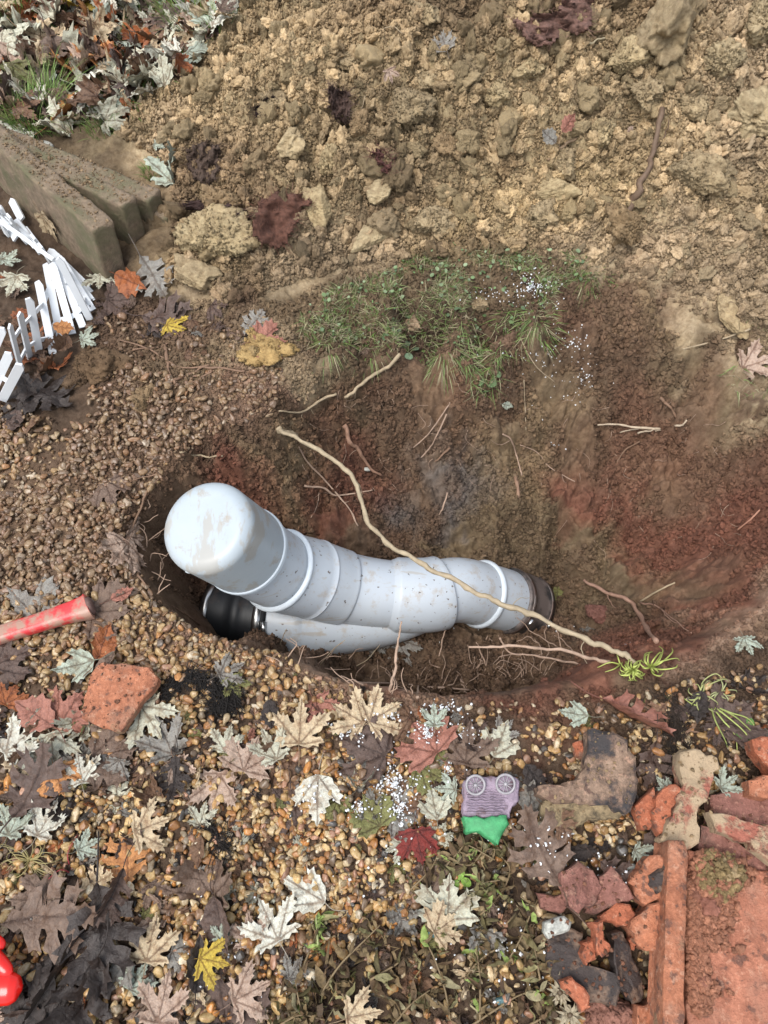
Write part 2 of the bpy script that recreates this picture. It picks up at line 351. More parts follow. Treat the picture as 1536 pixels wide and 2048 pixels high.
# roughness of relief: (lump, crumb)
RGH = {'H': 1, 'Y': .7, 'D': .35, 'R': .3, 'G': .35, 'B': .5, 'P': .4, 'L': .3, 'K': .45, 'O': .7, 'S': .45}
PIX = [
 # lawn at top left
 (-900,-500,.18,'L'),(-300,-300,.14,'L'),(0,-200,.13,'L'),(400,-200,.14,'L'),(0,0,.11,'L'),(250,0,.11,'L'),(480,0,.11,'L'),(-600,0,.1,'L'),(-600,250,.05,'L'),
 (0,150,.07,'L'),(200,150,.07,'L'),(340,140,.07,'L'),(0,280,.04,'L'),(150,290,.04,'K'),(270,260,.05,'H'),(-600,500,0,'L'),
 # foot of the heap, left
 (540,0,.14,'H'),(420,120,.10,'H'),(300,200,.08,'H'),(300,300,.055,'S'),(340,380,.05,'O'),(250,330,.045,'K'),(335,470,.04,'O'),(345,560,.03,'O'),
 (560,-250,.2,'H'),(700,-250,.42,'H'),(1000,-250,.53,'H'),(1500,-250,.55,'H'),(2200,-250,.5,'H'),(900,-600,.5,'O'),(1700,-600,.45,'O'),
 (640,0,.27,'H'),(760,0,.34,'O'),(900,0,.38,'O'),(1100,0,.38,'O'),(1300,0,.38,'O'),(1536,0,.39,'S'),(2200,0,.36,'H'),
 (500,130,.18,'H'),(620,130,.25,'H'),(760,150,.28,'H'),(900,150,.275,'H'),(1100,150,.27,'H'),(1300,150,.28,'H'),(1536,150,.28,'S'),(2200,150,.24,'H'),
 (400,230,.12,'H'),(500,260,.16,'H'),(600,280,.17,'H'),(750,300,.165,'H'),(900,300,.16,'H'),(1100,300,.17,'H'),(1300,300,.16,'H'),(1536,300,.19,'S'),(2200,300,.15,'H'),
 (420,360,.10,'O'),(520,400,.10,'O'),(640,430,.09,'H'),(780,420,.085,'O'),(920,400,.08,'H'),(1100,410,.08,'Y'),(1300,420,.085,'H'),(1536,420,.10,'H'),(2200,420,.08,'H'),
 (430,480,.07,'Y'),(520,500,.06,'S'),(640,510,.04,'S'),(780,500,.035,'S'),(920,480,.035,'Y'),(1100,490,.03,'S'),(1300,500,.04,'S'),(1450,520,.05,'S'),(1600,540,.05,'S'),(2200,560,.03,'H'),
 (400,570,.03,'S'),(500,590,.02,'O'),(560,610,.015,'K'),
 # grass strip
 (680,590,.015,'K'),(800,570,.015,'K'),(950,540,.015,'K'),(1080,530,.015,'K'),(1180,530,.02,'S'),(1300,545,.02,'S'),(1420,600,.02,'S'),(1480,640,.02,'S'),(1560,640,.03,'S'),
 (650,670,.005,'K'),(780,650,.01,'K'),(920,640,.01,'K'),(1050,600,.01,'K'),
 # brown ground left of hole
 (0,450,.0,'L'),(200,560,.0,'L'),(300,600,.01,'L'),(420,640,.01,'D'),(560,650,.01,'K'),(250,680,.01,'D'),(130,700,.0,'L'),(400,730,.015,'K'),(540,700,.012,'S'),
 (250,780,.015,'D'),(480,770,.01,'P'),(560,760,0,'P'),(-600,800,0,'L'),(80,800,0,'L'),(0,900,0,'D'),(-600,1100,0,'D'),(0,1150,0,'D'),(250,860,0,'D'),(380,860,-.005,'D'),(150,1000,0,'D'),
 (470,840,-.01,'D'),(310,930,-.01,'D'),(240,1040,0,'D'),(230,1150,0,'D'),(260,1220,0,'D'),
 # far rim and back wall
 (560,800,-.01,'P'),(600,760,-.005,'S'),(640,715,0,'K'),(700,700,0,'K'),(800,695,0,'D'),(900,690,0,'D'),(1000,690,0,'D'),(1070,660,0,'D'),(1100,590,0,'D'),(1160,570,.005,'K'),(1300,585,0,'O'),(1410,640,0,'S'),(1480,705,0,'S'),(1530,780,0,'S'),(1620,850,0,'K'),(1700,1000,0,'R'),
 (440,890,-.03,'R'),(370,935,-.03,'B'),(320,1000,-.05,'D'),(310,1100,-.10,'D'),
 (480,930,-.08,'R'),(560,860,-.05,'D'),(600,880,-.10,'B'),(560,960,-.16,'O'),(500,1000,-.2,'R'),(420,960,-.13,'R'),
 (660,770,-.05,'K'),(640,860,-.12,'B'),(740,740,-.04,'B'),(760,830,-.12,'B'),(860,760,-.07,'B'),(960,760,-.06,'D'),
 (620,960,-.19,'O'),(640,1040,-.28,'R'),(700,950,-.22,'R'),(720,1040,-.31,'D'),(740,1075,-.35,'D'),(860,1062,-.38,'D'),(980,1050,-.38,'K'),(1080,1052,-.39,'K'),(1180,1085,-.39,'K'),(1245,1140,-.38,'R'),(800,930,-.22,'B'),(800,1040,-.34,'G'),(900,850,-.16,'B'),(900,940,-.25,'G'),(920,1030,-.345,'G'),
 (1000,840,-.16,'B'),(1000,930,-.27,'O'),(1010,1022,-.365,'K'),(1100,700,-.07,'B'),(1100,820,-.17,'O'),(1120,920,-.27,'B'),(1130,1020,-.375,'R'),
 (1240,660,-.05,'B'),(1240,760,-.11,'B'),(1220,850,-.18,'B'),(1240,940,-.26,'B'),(1250,1040,-.37,'R'),(1360,720,-.06,'K'),(1360,820,-.13,'B'),(1360,920,-.20,'B'),(1360,1020,-.28,'B'),(1340,1110,-.36,'R'),
 (1470,820,-.06,'K'),(1470,920,-.12,'B'),(1480,1010,-.15,'R'),(1536,900,-.05,'B'),(1560,1000,-.06,'R'),(1450,1100,-.2,'R'),
 # right slope
 (1530,1100,-.05,'R'),(1600,1130,0,'P'),(1536,1210,.01,'P'),(1450,1200,-.12,'R'),(1390,1220,-.18,'R'),(1330,1240,-.3,'D'),(1460,1270,.0,'P'),(1400,1290,0,'P'),(1340,1290,-.10,'R'),(1330,1325,0,'P'),
 (1270,1300,-.06,'R'),(1260,1340,0,'R'),(1190,1325,-.06,'R'),(1180,1355,0,'R'),
 (1200,592,-.05,'D'),(1300,610,-.055,'D'),(1395,665,-.055,'D'),(1460,735,-.055,'D'),(1500,810,-.055,'D'),(650,712,-.035,'D'),(720,716,-.06,'D'),(800,712,-.075,'L'),(880,714,-.085,'L'),(960,714,-.085,'L'),(1040,700,-.05,'D'),(1095,650,-.035,'D'),(1130,592,-.025,'D'),
 # floor
 (620,1120,-.40,'D'),(760,1110,-.43,'D'),(880,1085,-.45,'K'),(1000,1075,-.46,'K'),(1100,1080,-.50,'K'),(1200,1120,-.48,'K'),(1260,1190,-.45,'K'),(1180,1200,-.53,'K'),(1110,1190,-.58,'D'),(1080,1230,-.58,'D'),(1260,1240,-.44,'D'),(1150,1270,-.53,'D'),(1000,1290,-.50,'D'),
 (880,1310,-.45,'D'),(760,1310,-.44,'D'),(660,1300,-.43,'D'),(600,1290,-.42,'D'),(520,1260,-.42,'D'),(400,1200,-.40,'D'),(380,1120,-.36,'D'),
 # near lip
 (285,1130,-.01,'D'),(320,1205,-.01,'D'),(400,1258,-.01,'P'),(470,1285,-.01,'P'),(560,1300,-.01,'P'),(620,1335,-.01,'P'),(700,1355,-.01,'P'),(800,1370,-.01,'R'),(900,1392,-.01,'P'),(1000,1378,-.01,'R'),(1100,1362,-.01,'R'),
 # foreground
 (430,1330,.0,'L'),(620,1420,0,'D'),(800,1440,0,'P'),(1000,1440,0,'D'),(1200,1400,0,'D'),(1400,1380,0,'L'),(1536,1300,0,'D'),(1700,1300,0,'D'),(2300,1200,0,'D'),(200,1350,0,'L'),(-600,1500,0,'L'),(0,1700,0,'L'),(700,1700,0,'L'),(1100,1600,0,'L'),(1500,1500,0,'L'),(2300,1700,0,'L'),
 (-600,2300,0,'L'),(0,2200,0,'L'),(768,2200,0,'L'),(1500,2200,0,'L'),(2300,2300,0,'L'),(1300,1900,0,'L'),
]
pts = []; pc = []; pr = []
for u, v, z, c in PIX:
    if u > 560 and 640 < v < 970 and -.3 < z < -.02: z = max(z * 1.45, z - .085)
    pts.append(pz(u, v, z)); pc.append(CLS[c]); pr.append(RGH[c])
# steep near wall hidden under the lip, and the surroundings
for x, y, z, c in [(-.40,.52,-.40,'D'),(-.25,.475,-.41,'D'),(-.1,.44,-.43,'D'),(.05,.42,-.44,'D'),(.2,.425,-.48,'D'),(.35,.45,-.50,'D'),(.45,.5,-.44,'D'),(-.43,.6,-.38,'D'),
                   (-30,-30,0,'L'),(30,-30,0,'L'),(-30,40,0,'L'),(30,40,0,'L'),(0,-30,0,'L'),(0,40,0,'L'),(-4,4,.1,'L'),(4,5,.15,'L'),(0,5.5,.1,'L'),(3.4,3,.3,'H'),(.8,3.6,.3,'O'),(-3,0,0,'L'),(3,0,0,'L'),(-3,-3,0,'L'),(3,-3,0,'L'),(4,1.5,0,'L'),(2.6,1.2,.02,'L')]:
    pts.append(np.array([x, y, z], float)); pc.append(CLS[c]); pr.append(RGH[c])
pts = np.array(pts); pc = np.array(pc); pr = np.array(pr)
dv, de, df, ov, oe, of_ = geometry.delaunay_2d_cdt([Vector((p[0], p[1])) for p in pts], [], [], 0, 1e-6)
idx = [o[0] for o in ov]
TP = pts[idx]; TC = pc[idx]; TR = pr[idx]
xs_in = np.arange(-1.45, 1.4501, .0036); ys_in = np.arange(-.30, 2.75, .0036)
def extend(a, far):
    step = .0036; lo = [a[0]]; hi = [a[-1]]; s = step
    while hi[-1] < far[1]: s *= 1.28; hi.append(hi[-1] + s); 
    s = step
    while lo[-1] > far[0]: s *= 1.28; lo.append(lo[-1] - s)
    return np.concatenate([lo[:0:-1], a, hi[1:]])
XS = extend(xs_in, (-28, 28)); YS = extend(ys_in, (-28, 38))
GX, GY = np.meshgrid(XS, YS)
Z = np.zeros(GX.shape); C = np.zeros(GX.shape + (3,)); C[:] = CLS['L']; RG = np.full(GX.shape, .3)
# perturbed lookup gives ragged colour borders
for f in df:
    a, b, c = f
    A, B, Cc = TP[a], TP[b], TP[c]
    x0, x1 = min(A[0], B[0], Cc[0]), max(A[0], B[0], Cc[0]); y0, y1 = min(A[1], B[1], Cc[1]), max(A[1], B[1], Cc[1])
    i0, i1 = np.searchsorted(XS, x0) , np.searchsorted(XS, x1, 'right'); j0, j1 = np.searchsorted(YS, y0), np.searchsorted(YS, y1, 'right')
    if i1 <= i0 or j1 <= j0: continue
    X = GX[j0:j1, i0:i1]; Y = GY[j0:j1, i0:i1]
    den = (B[1] - Cc[1]) * (A[0] - Cc[0]) + (Cc[0] - B[0]) * (A[1] - Cc[1])
    if abs(den) < 1e-12: continue
    wa = ((B[1] - Cc[1]) * (X - Cc[0]) + (Cc[0] - B[0]) * (Y - Cc[1])) / den
    wb = ((Cc[1] - A[1]) * (X - Cc[0]) + (A[0] - Cc[0]) * (Y - Cc[1])) / den; wc = 1 - wa - wb
    m = (wa >= -1e-9) & (wb >= -1e-9) & (wc >= -1e-9)
    Z[j0:j1, i0:i1][m] = (wa * A[2] + wb * B[2] + wc * Cc[2])[m]
    C[j0:j1, i0:i1][m] = (wa[..., None] * TC[a] + wb[..., None] * TC[b] + wc[..., None] * TC[c])[m]
    RG[j0:j1, i0:i1][m] = (wa * TR[a] + wb * TR[b] + wc * TR[c])[m]
Z = blur(Z, 3)
ni, nj = len(XS), len(YS)
# ragged colour boundaries
jx = (np.arange(ni)[None, :] + 14 * fbm(GX * 14, GY * 14, 0, 3, 5)).round().astype(int).clip(0, ni - 1)
jy = (np.arange(nj)[:, None] + 14 * fbm(GX * 14, GY * 14, 0, 3, 9)).round().astype(int).clip(0, nj - 1)
C = C[jy, jx]; RG = blur(RG, 6)
inner = ((np.abs(GX) < 2.2) & (GY > -1) & (GY < 3.5)).astype(float)
w1, id1 = worley(GX * 16 + .4 * fbm(GX * 20, GY * 20, 0, 2, 1), GY * 16 + .4 * fbm(GX * 20, GY * 20, 0, 2, 2), 3)
w2, id2 = worley(GX * 42, GY * 42, 4)
lump = np.clip(1 - w1 * 1.25, 0, 1) ** .6 * (id1 > .35)
crumb = np.clip(1 - w2 * 1.2, 0, 1) ** .6 * (id2 > .3)
heap = np.clip((RG - .35) / .65, 0, 1)
w0, id0 = worley(GX * 8 + .5 * fbm(GX * 11, GY * 11, 0, 2, 6), GY * 8 + .5 * fbm(GX * 11, GY * 11, 0, 2, 7), 8); big0 = np.clip(1 - w0 * 1.3, 0, 1) ** .6 * (id0 > .4)
DZ = heap * (.062 * big0 * id0 + .034 * lump * (id1 + .2) + .014 * crumb + .016 * fbm(GX * 6, GY * 6, 0, 3, 21) + .006 * fbm(GX * 70, GY * 70, 0, 3, 22))
depth = np.clip(-Z / .1, 0, 1)
strata = fbm(GX * 7 + GY * 5 + 1.5 * fbm(GX * 6, GY * 6, 0, 2, 36), GY * 14 + Z * 22 + 3 * fbm(GX * 5, GY * 5, 0, 3, 37), 0, 5, 31, .6)
ridge = 1 - np.abs(fbm(GX * 9, GY * 9, Z * 9, 4, 33))
DZ += depth * (.016 * strata + .020 * (ridge - .5) + .011 * fbm(GX * 40, GY * 40, 0, 4, 35, .65) + .012 * crumb * (fbm(GX * 5, GY * 5, 0, 2, 77) > .1))
DZ += depth * (.018 * fbm(GX * 5.5, GY * 5.5, 0, 2, 79) + .008 * np.clip(np.sin(GX * 60 + 6 * fbm(GX * 3, GY * 3, 0, 2, 80)), -.2, 1) * (fbm(GX * 3.1, GY * 3.1, 0, 2, 81) > .1))
DZ += depth * .016 * (lump * (fbm(GX * 3, GY * 3, 0, 2, 78) > -.2) + .5 * crumb * (id2 > .5))
DZ += (1 - depth) * (1 - heap) * (.008 * fbm(GX * 12, GY * 12, 0, 3, 41) + .004 * fbm(GX * 60, GY * 60, 0, 3, 43))
DZ *= inner
Zs = Z.copy(); Z = Z + DZ
C = C * (1 + .22 * fbm(GX * 5, GY * 5, 0, 3, 51)[..., None] + .12 * fbm(GX * 34, GY * 34, 0, 2, 52)[..., None])
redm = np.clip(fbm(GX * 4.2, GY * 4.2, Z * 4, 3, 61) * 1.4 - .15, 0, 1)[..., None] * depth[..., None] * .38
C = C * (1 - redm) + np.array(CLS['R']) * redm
C = np.clip(C, .015, .62)
n = ni * nj
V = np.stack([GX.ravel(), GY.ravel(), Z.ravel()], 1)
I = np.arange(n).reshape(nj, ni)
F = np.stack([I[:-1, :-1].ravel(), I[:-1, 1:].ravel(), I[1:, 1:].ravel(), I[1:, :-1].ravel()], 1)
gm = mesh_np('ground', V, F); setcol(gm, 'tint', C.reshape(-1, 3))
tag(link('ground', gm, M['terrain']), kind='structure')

def lookup(A, x, y):
    x = np.asarray(x, float); y = np.asarray(y, float)
    i = np.clip(np.searchsorted(XS, x) - 1, 0, ni - 2); j = np.clip(np.searchsorted(YS, y) - 1, 0, nj - 2)
    fx = np.clip((x - XS[i]) / (XS[i + 1] - XS[i]), 0, 1); fy = np.clip((y - YS[j]) / (YS[j + 1] - YS[j]), 0, 1)
    if A.ndim == 3: fx = fx[..., None]; fy = fy[..., None]
    return (A[j, i] * (1 - fx) + A[j, i + 1] * fx) * (1 - fy) + (A[j + 1, i] * (1 - fx) + A[j + 1, i + 1] * fx) * fy
def zat(x, y): return lookup(Z, x, y)
Zn = blur(Z, 4)
def normal(x, y, e=.012):
    gx = (lookup(Zn, np.asarray(x) + e, y) - lookup(Zn, np.asarray(x) - e, y)) / (2 * e); gy = (lookup(Zn, x, np.asarray(y) + e) - lookup(Zn, x, np.asarray(y) - e)) / (2 * e)
    nn = np.stack([-gx, -gy, np.ones_like(gx)], -1); return nn / np.linalg.norm(nn, axis=-1, keepdims=True)
TT = np.arange(.9, 4.2, .003)
def hit(u, v):
    r = ray(u, v); P = CAMP + TT[:, None] * r
    below = P[:, 2] < zat(P[:, 0], P[:, 1])
    k = int(np.argmax(below)) if below.any() else len(TT) - 1
    return P[k], TT[k]
def above(u, v, h):
    p, t = hit(u, v); return pz(u, v, p[2] + h)

# ------------------------------------------------------------------ scatter with geometry nodes
def scatter(name, protos, P, rot, scale, idx, tint, mat, label=None):
    pc_ = bpy.data.collections.new(name + '_sources')
    for k, me in enumerate(protos):
        me.materials.clear(); me.materials.append(mat)
        pc_.objects.link(bpy.data.objects.new('%s_source_%02d' % (name, k), me))
    me = bpy.data.meshes.new(name); me.vertices.add(len(P)); me.vertices.foreach_set('co', np.asarray(P, np.float32).ravel())
    for nm, typ, arr, key in (('rot', 'FLOAT_VECTOR', rot, 'vector'), ('size', 'FLOAT_VECTOR', scale, 'vector'), ('pick', 'INT', idx, 'value')):
        a = me.attributes.new(nm, typ, 'POINT'); a.data.foreach_set(key, np.asarray(arr, np.int32 if typ == 'INT' else np.float32).ravel())
    setcol(me, 'tint', tint); me.materials.append(mat)
    o = link(name, me); 
    g = bpy.data.node_groups.new(name, 'GeometryNodeTree')
    g.interface.new_socket('Geometry', in_out='INPUT', socket_type='NodeSocketGeometry'); g.interface.new_socket('Geometry', in_out='OUTPUT', socket_type='NodeSocketGeometry')
    gi = g.nodes.new('NodeGroupInput'); go = g.nodes.new('NodeGroupOutput'); ip = g.nodes.new('GeometryNodeInstanceOnPoints'); ci = g.nodes.new('GeometryNodeCollectionInfo')
    ci.inputs['Collection'].default_value = pc_; ci.inputs['Separate Children'].default_value = True; ci.inputs['Reset Children'].default_value = True
    def na(nm, t):
        q = g.nodes.new('GeometryNodeInputNamedAttribute'); q.data_type = t; q.inputs[0].default_value = nm; return q.outputs[0]
    L = g.links.new
    L(gi.outputs[0], ip.inputs['Points']); L(ci.outputs[0], ip.inputs['Instance']); ip.inputs['Pick Instance'].default_value = True
    L(na('pick', 'INT'), ip.inputs['Instance Index'])
    er = g.nodes.new('FunctionNodeEulerToRotation'); L(na('rot', 'FLOAT_VECTOR'), er.inputs[0]); L(er.outputs[0], ip.inputs['Rotation'])
    L(na('size', 'FLOAT_VECTOR'), ip.inputs['Scale']); L(ip.outputs[0], go.inputs[0])
    md = o.modifiers.new('scatter', 'NODES'); md.node_group = g
    o['kind'] = 'stuff'
    if label: o['label'] = label
    return o

def lumpy(sub, amp, freq, seed, squash=(1, 1, 1), facets=0, fine=.0, ff=9, fo=3):
    V, F = ICO[sub]; V = V.copy(); rs = np.random.RandomState(seed)
    d = fbm(V[:, 0] * freq + seed, V[:, 1] * freq, V[:, 2] * freq + 3 * seed, 3, seed)
    r = 1 + amp * d
    for k in range(facets):
        nrm = rs.normal(size=3); nrm /= np.linalg.norm(nrm); h = rs.uniform(.5, .85); p = V @ nrm
        r = np.where(p * r > h, h / np.maximum(p, .2), r)
    if fine: r = r + fine * (.35 - np.abs(fbm(V[:, 0] * ff * .6 + seed, V[:, 1] * ff * .6, V[:, 2] * ff * .6, fo, seed + 5, .6)))
    return V * r[:, None] * np.array(squash), F
peb_protos = [mesh_np('pebble_shape', *lumpy(3, .16, 1.3, 100 + k, (1, RS.uniform(.72, .95), RS.uniform(.55, .75)), facets=10)) for k in range(10)]
crumb_protos = [mesh_np('crumb_shape', *lumpy(2 if k < 5 else 3, .45, 1.6, 200 + k, (1, .9, .75), facets=2, fine=.9)) for k in range(9)]

GRAVEL = [(-1200,860),(-50,790),(60,830),(180,850),(300,840),(420,850),(470,830),(420,880),(340,925),(280,1040),(272,1130),(310,1205),(400,1262),(540,1300),(620,1345),(780,1395),(1000,1405),(1250,1385),(1536,1330),(2600,1200),(2600,3200),(-1200,3200)]
MUDDY = [(180,760),(560,770),(560,830),(430,880),(330,930),(280,1040),(270,1130),(310,1200),(180,1190),(-100,1180),(-100,1010),(120,960)]
HEAPP = [(540,-60),(400,130),(290,200),(240,270),(350,340),(340,560),(480,610),(600,560),(760,520),(1150,500),(1300,560),(1440,600),(1540,700),(2600,800),(2600,-700),(560,-700)]
LAWN = [(-900,-400),(560,-400),(530,0),(400,140),(290,200),(300,290),(120,290),(0,270),(-900,200)]
def sample(n, xr, yr):
    x = RS.uniform(*xr, n); y = RS.uniform(*yr, n); z = zat(x, y); u, v, d = project(np.stack([x, y, z], 1)); return x, y, z, u, v

# gravel bed
x, y, z, u, v = sample(150000, (-1.9, 1.9), (-.55, 1.25))
den = .5 + .5 * np.clip(fbm(x * 4, y * 4, 0, 3, 71) + .25, -.6, .6)
den = np.where(inpoly(u, v, MUDDY), .7, den)
den = np.where((u > 1180) & (v < 1620), den * .42, den)
lipd = inpoly(u, v, [(240,1190),(320,1215),(420,1262),(560,1305),(700,1375),(1000,1400),(1300,1370),(1300,1430),(1000,1460),(650,1420),(520,1330)])
lipR = lipd & (u > 560); den = np.where(lipR, den * .45, den)
den = np.where((u > 560) & (u < 900) & (v > 1500), 1.0, den)
den = np.where((u > 1050) & (v > 1680), .3, den)
den = np.where(inpoly(u, v, [(880, 1690), (1080, 1760), (1100, 2200), (600, 2200), (640, 1900), (820, 1860)]), .22, den)
keep = inpoly(u, v, GRAVEL) & (RS.rand(len(x)) < den) & (z > -.05)
x, y, z, u, v = x[keep], y[keep], z[keep], u[keep], v[keep]
# also stray stones on the muddy ground beside the hole
x2, y2, z2, u2, v2 = sample(30000, (-1.4, .1), (.6, 1.7))
k2 = inpoly(u2, v2, [(180,640),(560,640),(570,760),(540,840),(420,860),(180,850)]) & (RS.rand(len(x2)) < np.where(v2 > 740, .45, .10)) & (z2 > -.05)
x = np.r_[x, x2[k2]]; y = np.r_[y, y2[k2]]; z = np.r_[z, z2[k2]]; u = np.r_[u, u2[k2]]; v = np.r_[v, v2[k2]]
n = len(x)
PAL = np.array([(.42, .28, .13), (.50, .38, .20), (.33, .17, .07), (.55, .46, .31), (.25, .16, .10), (.16, .12, .09), (.38, .23, .17), (.08, .08, .085), (.62, .58, .48), (.45, .22, .07), (.30, .26, .20)])
pp = np.array([.2, .17, .12, .12, .1, .07, .06, .045, .035, .04, .04]); pp /= pp.sum()
ci = RS.choice(len(PAL), n, p=pp); tint = PAL[ci] * RS.uniform(.7, 1.35, (n, 1)) * np.array([.90, .85, .76])
up = np.clip((v - 1150) / 450, 0, 1)[:, None]          # the stones further up are dusted with soil
tint = tint * (.45 + .55 * up) + np.array((.19, .13, .085)) * (.55 - .55 * up)
mud = (inpoly(u, v, MUDDY) | (v < 850))[:, None]; tint = np.where(mud, tint * .55 + np.array((.075, .05, .035)), tint)
size = np.clip(RS.lognormal(0, .30, n), .4, 1.75) * .0068
sc = np.stack([size * RS.uniform(.9, 1.3, n), size, size], 1)
rot = np.stack([RS.normal(0, .45, n), RS.normal(0, .45, n), RS.uniform(0, 6.28, n)], 1)
P = np.stack([x, y, z + size * RS.uniform(-.2, 1.3, n)], 1)
big = np.argsort(-size + 10 * (np.abs(u - 768) > 740) + 10 * ((v < 1350) | (v > 2040)))[:240]
msk = np.ones(n, bool); msk[big] = False
tag(scatter('gravel', peb_protos, P[msk], rot[msk], sc[msk], RS.randint(0, 10, n)[msk], tint[msk], M['pebble']), 'bed of small rounded tan, ochre and grey pebbles around the hole')
pebm = [p.copy() for p in peb_protos]
for p in pebm: p.materials.clear(); p.materials.append(M['pebble_o'])
for k in big:
    o = bpy.data.objects.new('pebble', pebm[k % 10]); COL.objects.link(o); o.location = P[k] - np.array([0, 0, size[k] * .15]); o.rotation_euler = rot[k]; o.scale = sc[k] * 1.05; o.color = (*tint[k], 1)
    tag(o, 'larger rounded pebble lying on top of the gravel bed in the foreground', 'pebble', 'larger pebbles on the gravel bed')

# soil crumbs on heap, rims, walls and floor
def crumbs(name, n, poly, lo, hi, xr, yr, tmul=1.0, seedden=None, label=None, power=2.6, zmax=9, gain=1.0, protos=None):
    x, y, z, u, v = sample(n, xr, yr); k = inpoly(u, v, poly)
    if seedden is not None: k &= fbm(x * 9, y * 9, 0, 3, seedden) > -.42
    k &= z < zmax
    x, y, z = x[k], y[k], z[k]; n = len(x)
    s = lo + (hi - lo) * RS.rand(n) ** (power * 2.2)
    t = lookup(C, x, y) * RS.uniform(.68, 1.18, (n, 1)) * tmul; t[:, 0] *= 1.04
    P = np.stack([x, y, z + s * RS.uniform(-.2, .6, n) + (np.abs(RS.normal(0, .006, n)) if name == 'loose_soil' else 0)], 1)
    sc = np.stack([s * RS.uniform(.8, 1.3, n), s * RS.uniform(.8, 1.1, n), s * RS.uniform(.7, 1.1, n)], 1)
    rot = RS.uniform(0, 6.28, (n, 3))
    return scatter(name, [p.copy() for p in (protos or crumb_protos)], P, rot, sc, RS.randint(0, 9, n), np.clip(t, .01, .8), M['crumb'])
tag(crumbs('loose_soil', 420000, HEAPP, .0011, .0055, (-1.5, 1.5), (1.2, 2.75), power=1.4), 'crumbly tan soil making up the surface of the spoil heap')
lump_protos = [mesh_np('lump_shape', *lumpy(4, .55, 1.5, 400 + k, (1, RS.uniform(.65, .9), RS.uniform(.55, .75)), 3, .42, 10, 4)) for k in range(10)]
tag(crumbs('soil_lumps', 19000, HEAPP, .005, .024, (-1.5, 1.5), (1.2, 2.75), power=1.05, protos=lump_protos, tmul=1.05), 'small angular tan soil lumps mixed through the spoil heap')
WALLP = [(300,930),(450,850),(560,760),(700,690),(1080,600),(1120,560),(1420,620),(1540,780),(1650,1000),(1536,1180),(1300,1320),(900,1400),(500,1280),(300,1160)]
tag(crumbs('soil_crumbs', 170000, WALLP, .0010, .0085, (-.7, 1.3), (.35, 1.6), seedden=91, power=1.6), 'small soil crumbs on the walls and floor of the hole')
LIPP = [(180,600),(560,600),(640,700),(560,850),(420,900),(340,930),(280,1040),(270,1130),(310,1200),(400,1262),(560,1305),(620,1345),(780,1385),(1000,1392),(1250,1370),(1400,1290),(1536,1200),(1536,1560),(1250,1600),(1180,1440),(1000,1450),(700,1430),(420,1300),(230,1220),(150,1000),(200,800)]
tag(crumbs('rim_soil', 60000, [(540,620),(760,510),(1150,490),(1300,550),(1480,600),(1560,700),(1530,790),(1470,690),(1400,630),(1290,580),(1120,570),(1090,610),(1060,660),(1000,695),(640,715),(560,790),(480,700)], .0011, .0085, (-.7, 1.4), (1.0, 1.8), power=1.5), 'crumbs of tan soil scattered over the far rim')
tag(crumbs('gravel_grit', 50000, GRAVEL, .0010, .0042, (-1.3, 1.3), (-.33, 1.2), power=1.4, tmul=1.2, zmax=.1), 'dark grit and soil between the pebbles')
tag(crumbs('dark_soil_crumbs', 130000, LIPP, .0012, .0065, (-1.0, 1.0), (.1, 1.6), zmax=.1, power=1.2), 'dark muddy crumbs along the lip of the hole')

# hero clods on the heap
def clod(u, v, px, col, label, sq=(1, .85, .7), seed=None, facets=3, name='soil_clod', cat='clod', sink=.25, group=None, mat='clod'):
    p, t = hit(u, v); s = px * t / FPX / 2; seed = seed if seed is not None else int(u * 7 + v)
    V, F = lumpy(5, .55, 1.4, seed, sq, facets + 3, .24 if facets < 4 else .12, 11, 4)
    a = seed % 7; R = np.array(Euler((.2 * math.sin(a), .25 * math.cos(a * 2), a)).to_matrix())
    V = (V * s) @ R.T
    q = p + np.array([0, 0, s * sq[2] * (1 - 2 * sink)])
    o = link(name, mesh_np(name, V, F), M[mat], None, q, col=col); tag(o, label, cat, group)
    if facets < 4:
        n_ = int(30 + 3e4 * s * s * 4); ii = np.where(V[:, 2] > -.3 * s)[0]; ii = RS.choice(ii, n_)
        CLP.append(V[ii] + q); CLC.append(np.tile(np.array(col), (n_, 1)))
    return o
CLP, CLC = [], []
T1 = (.33, .262, .165); T2 = (.38, .305, .185); T3 = (.25, .18, .105); T4 = (.29, .23, .145); TG = (.37, .30, .19)
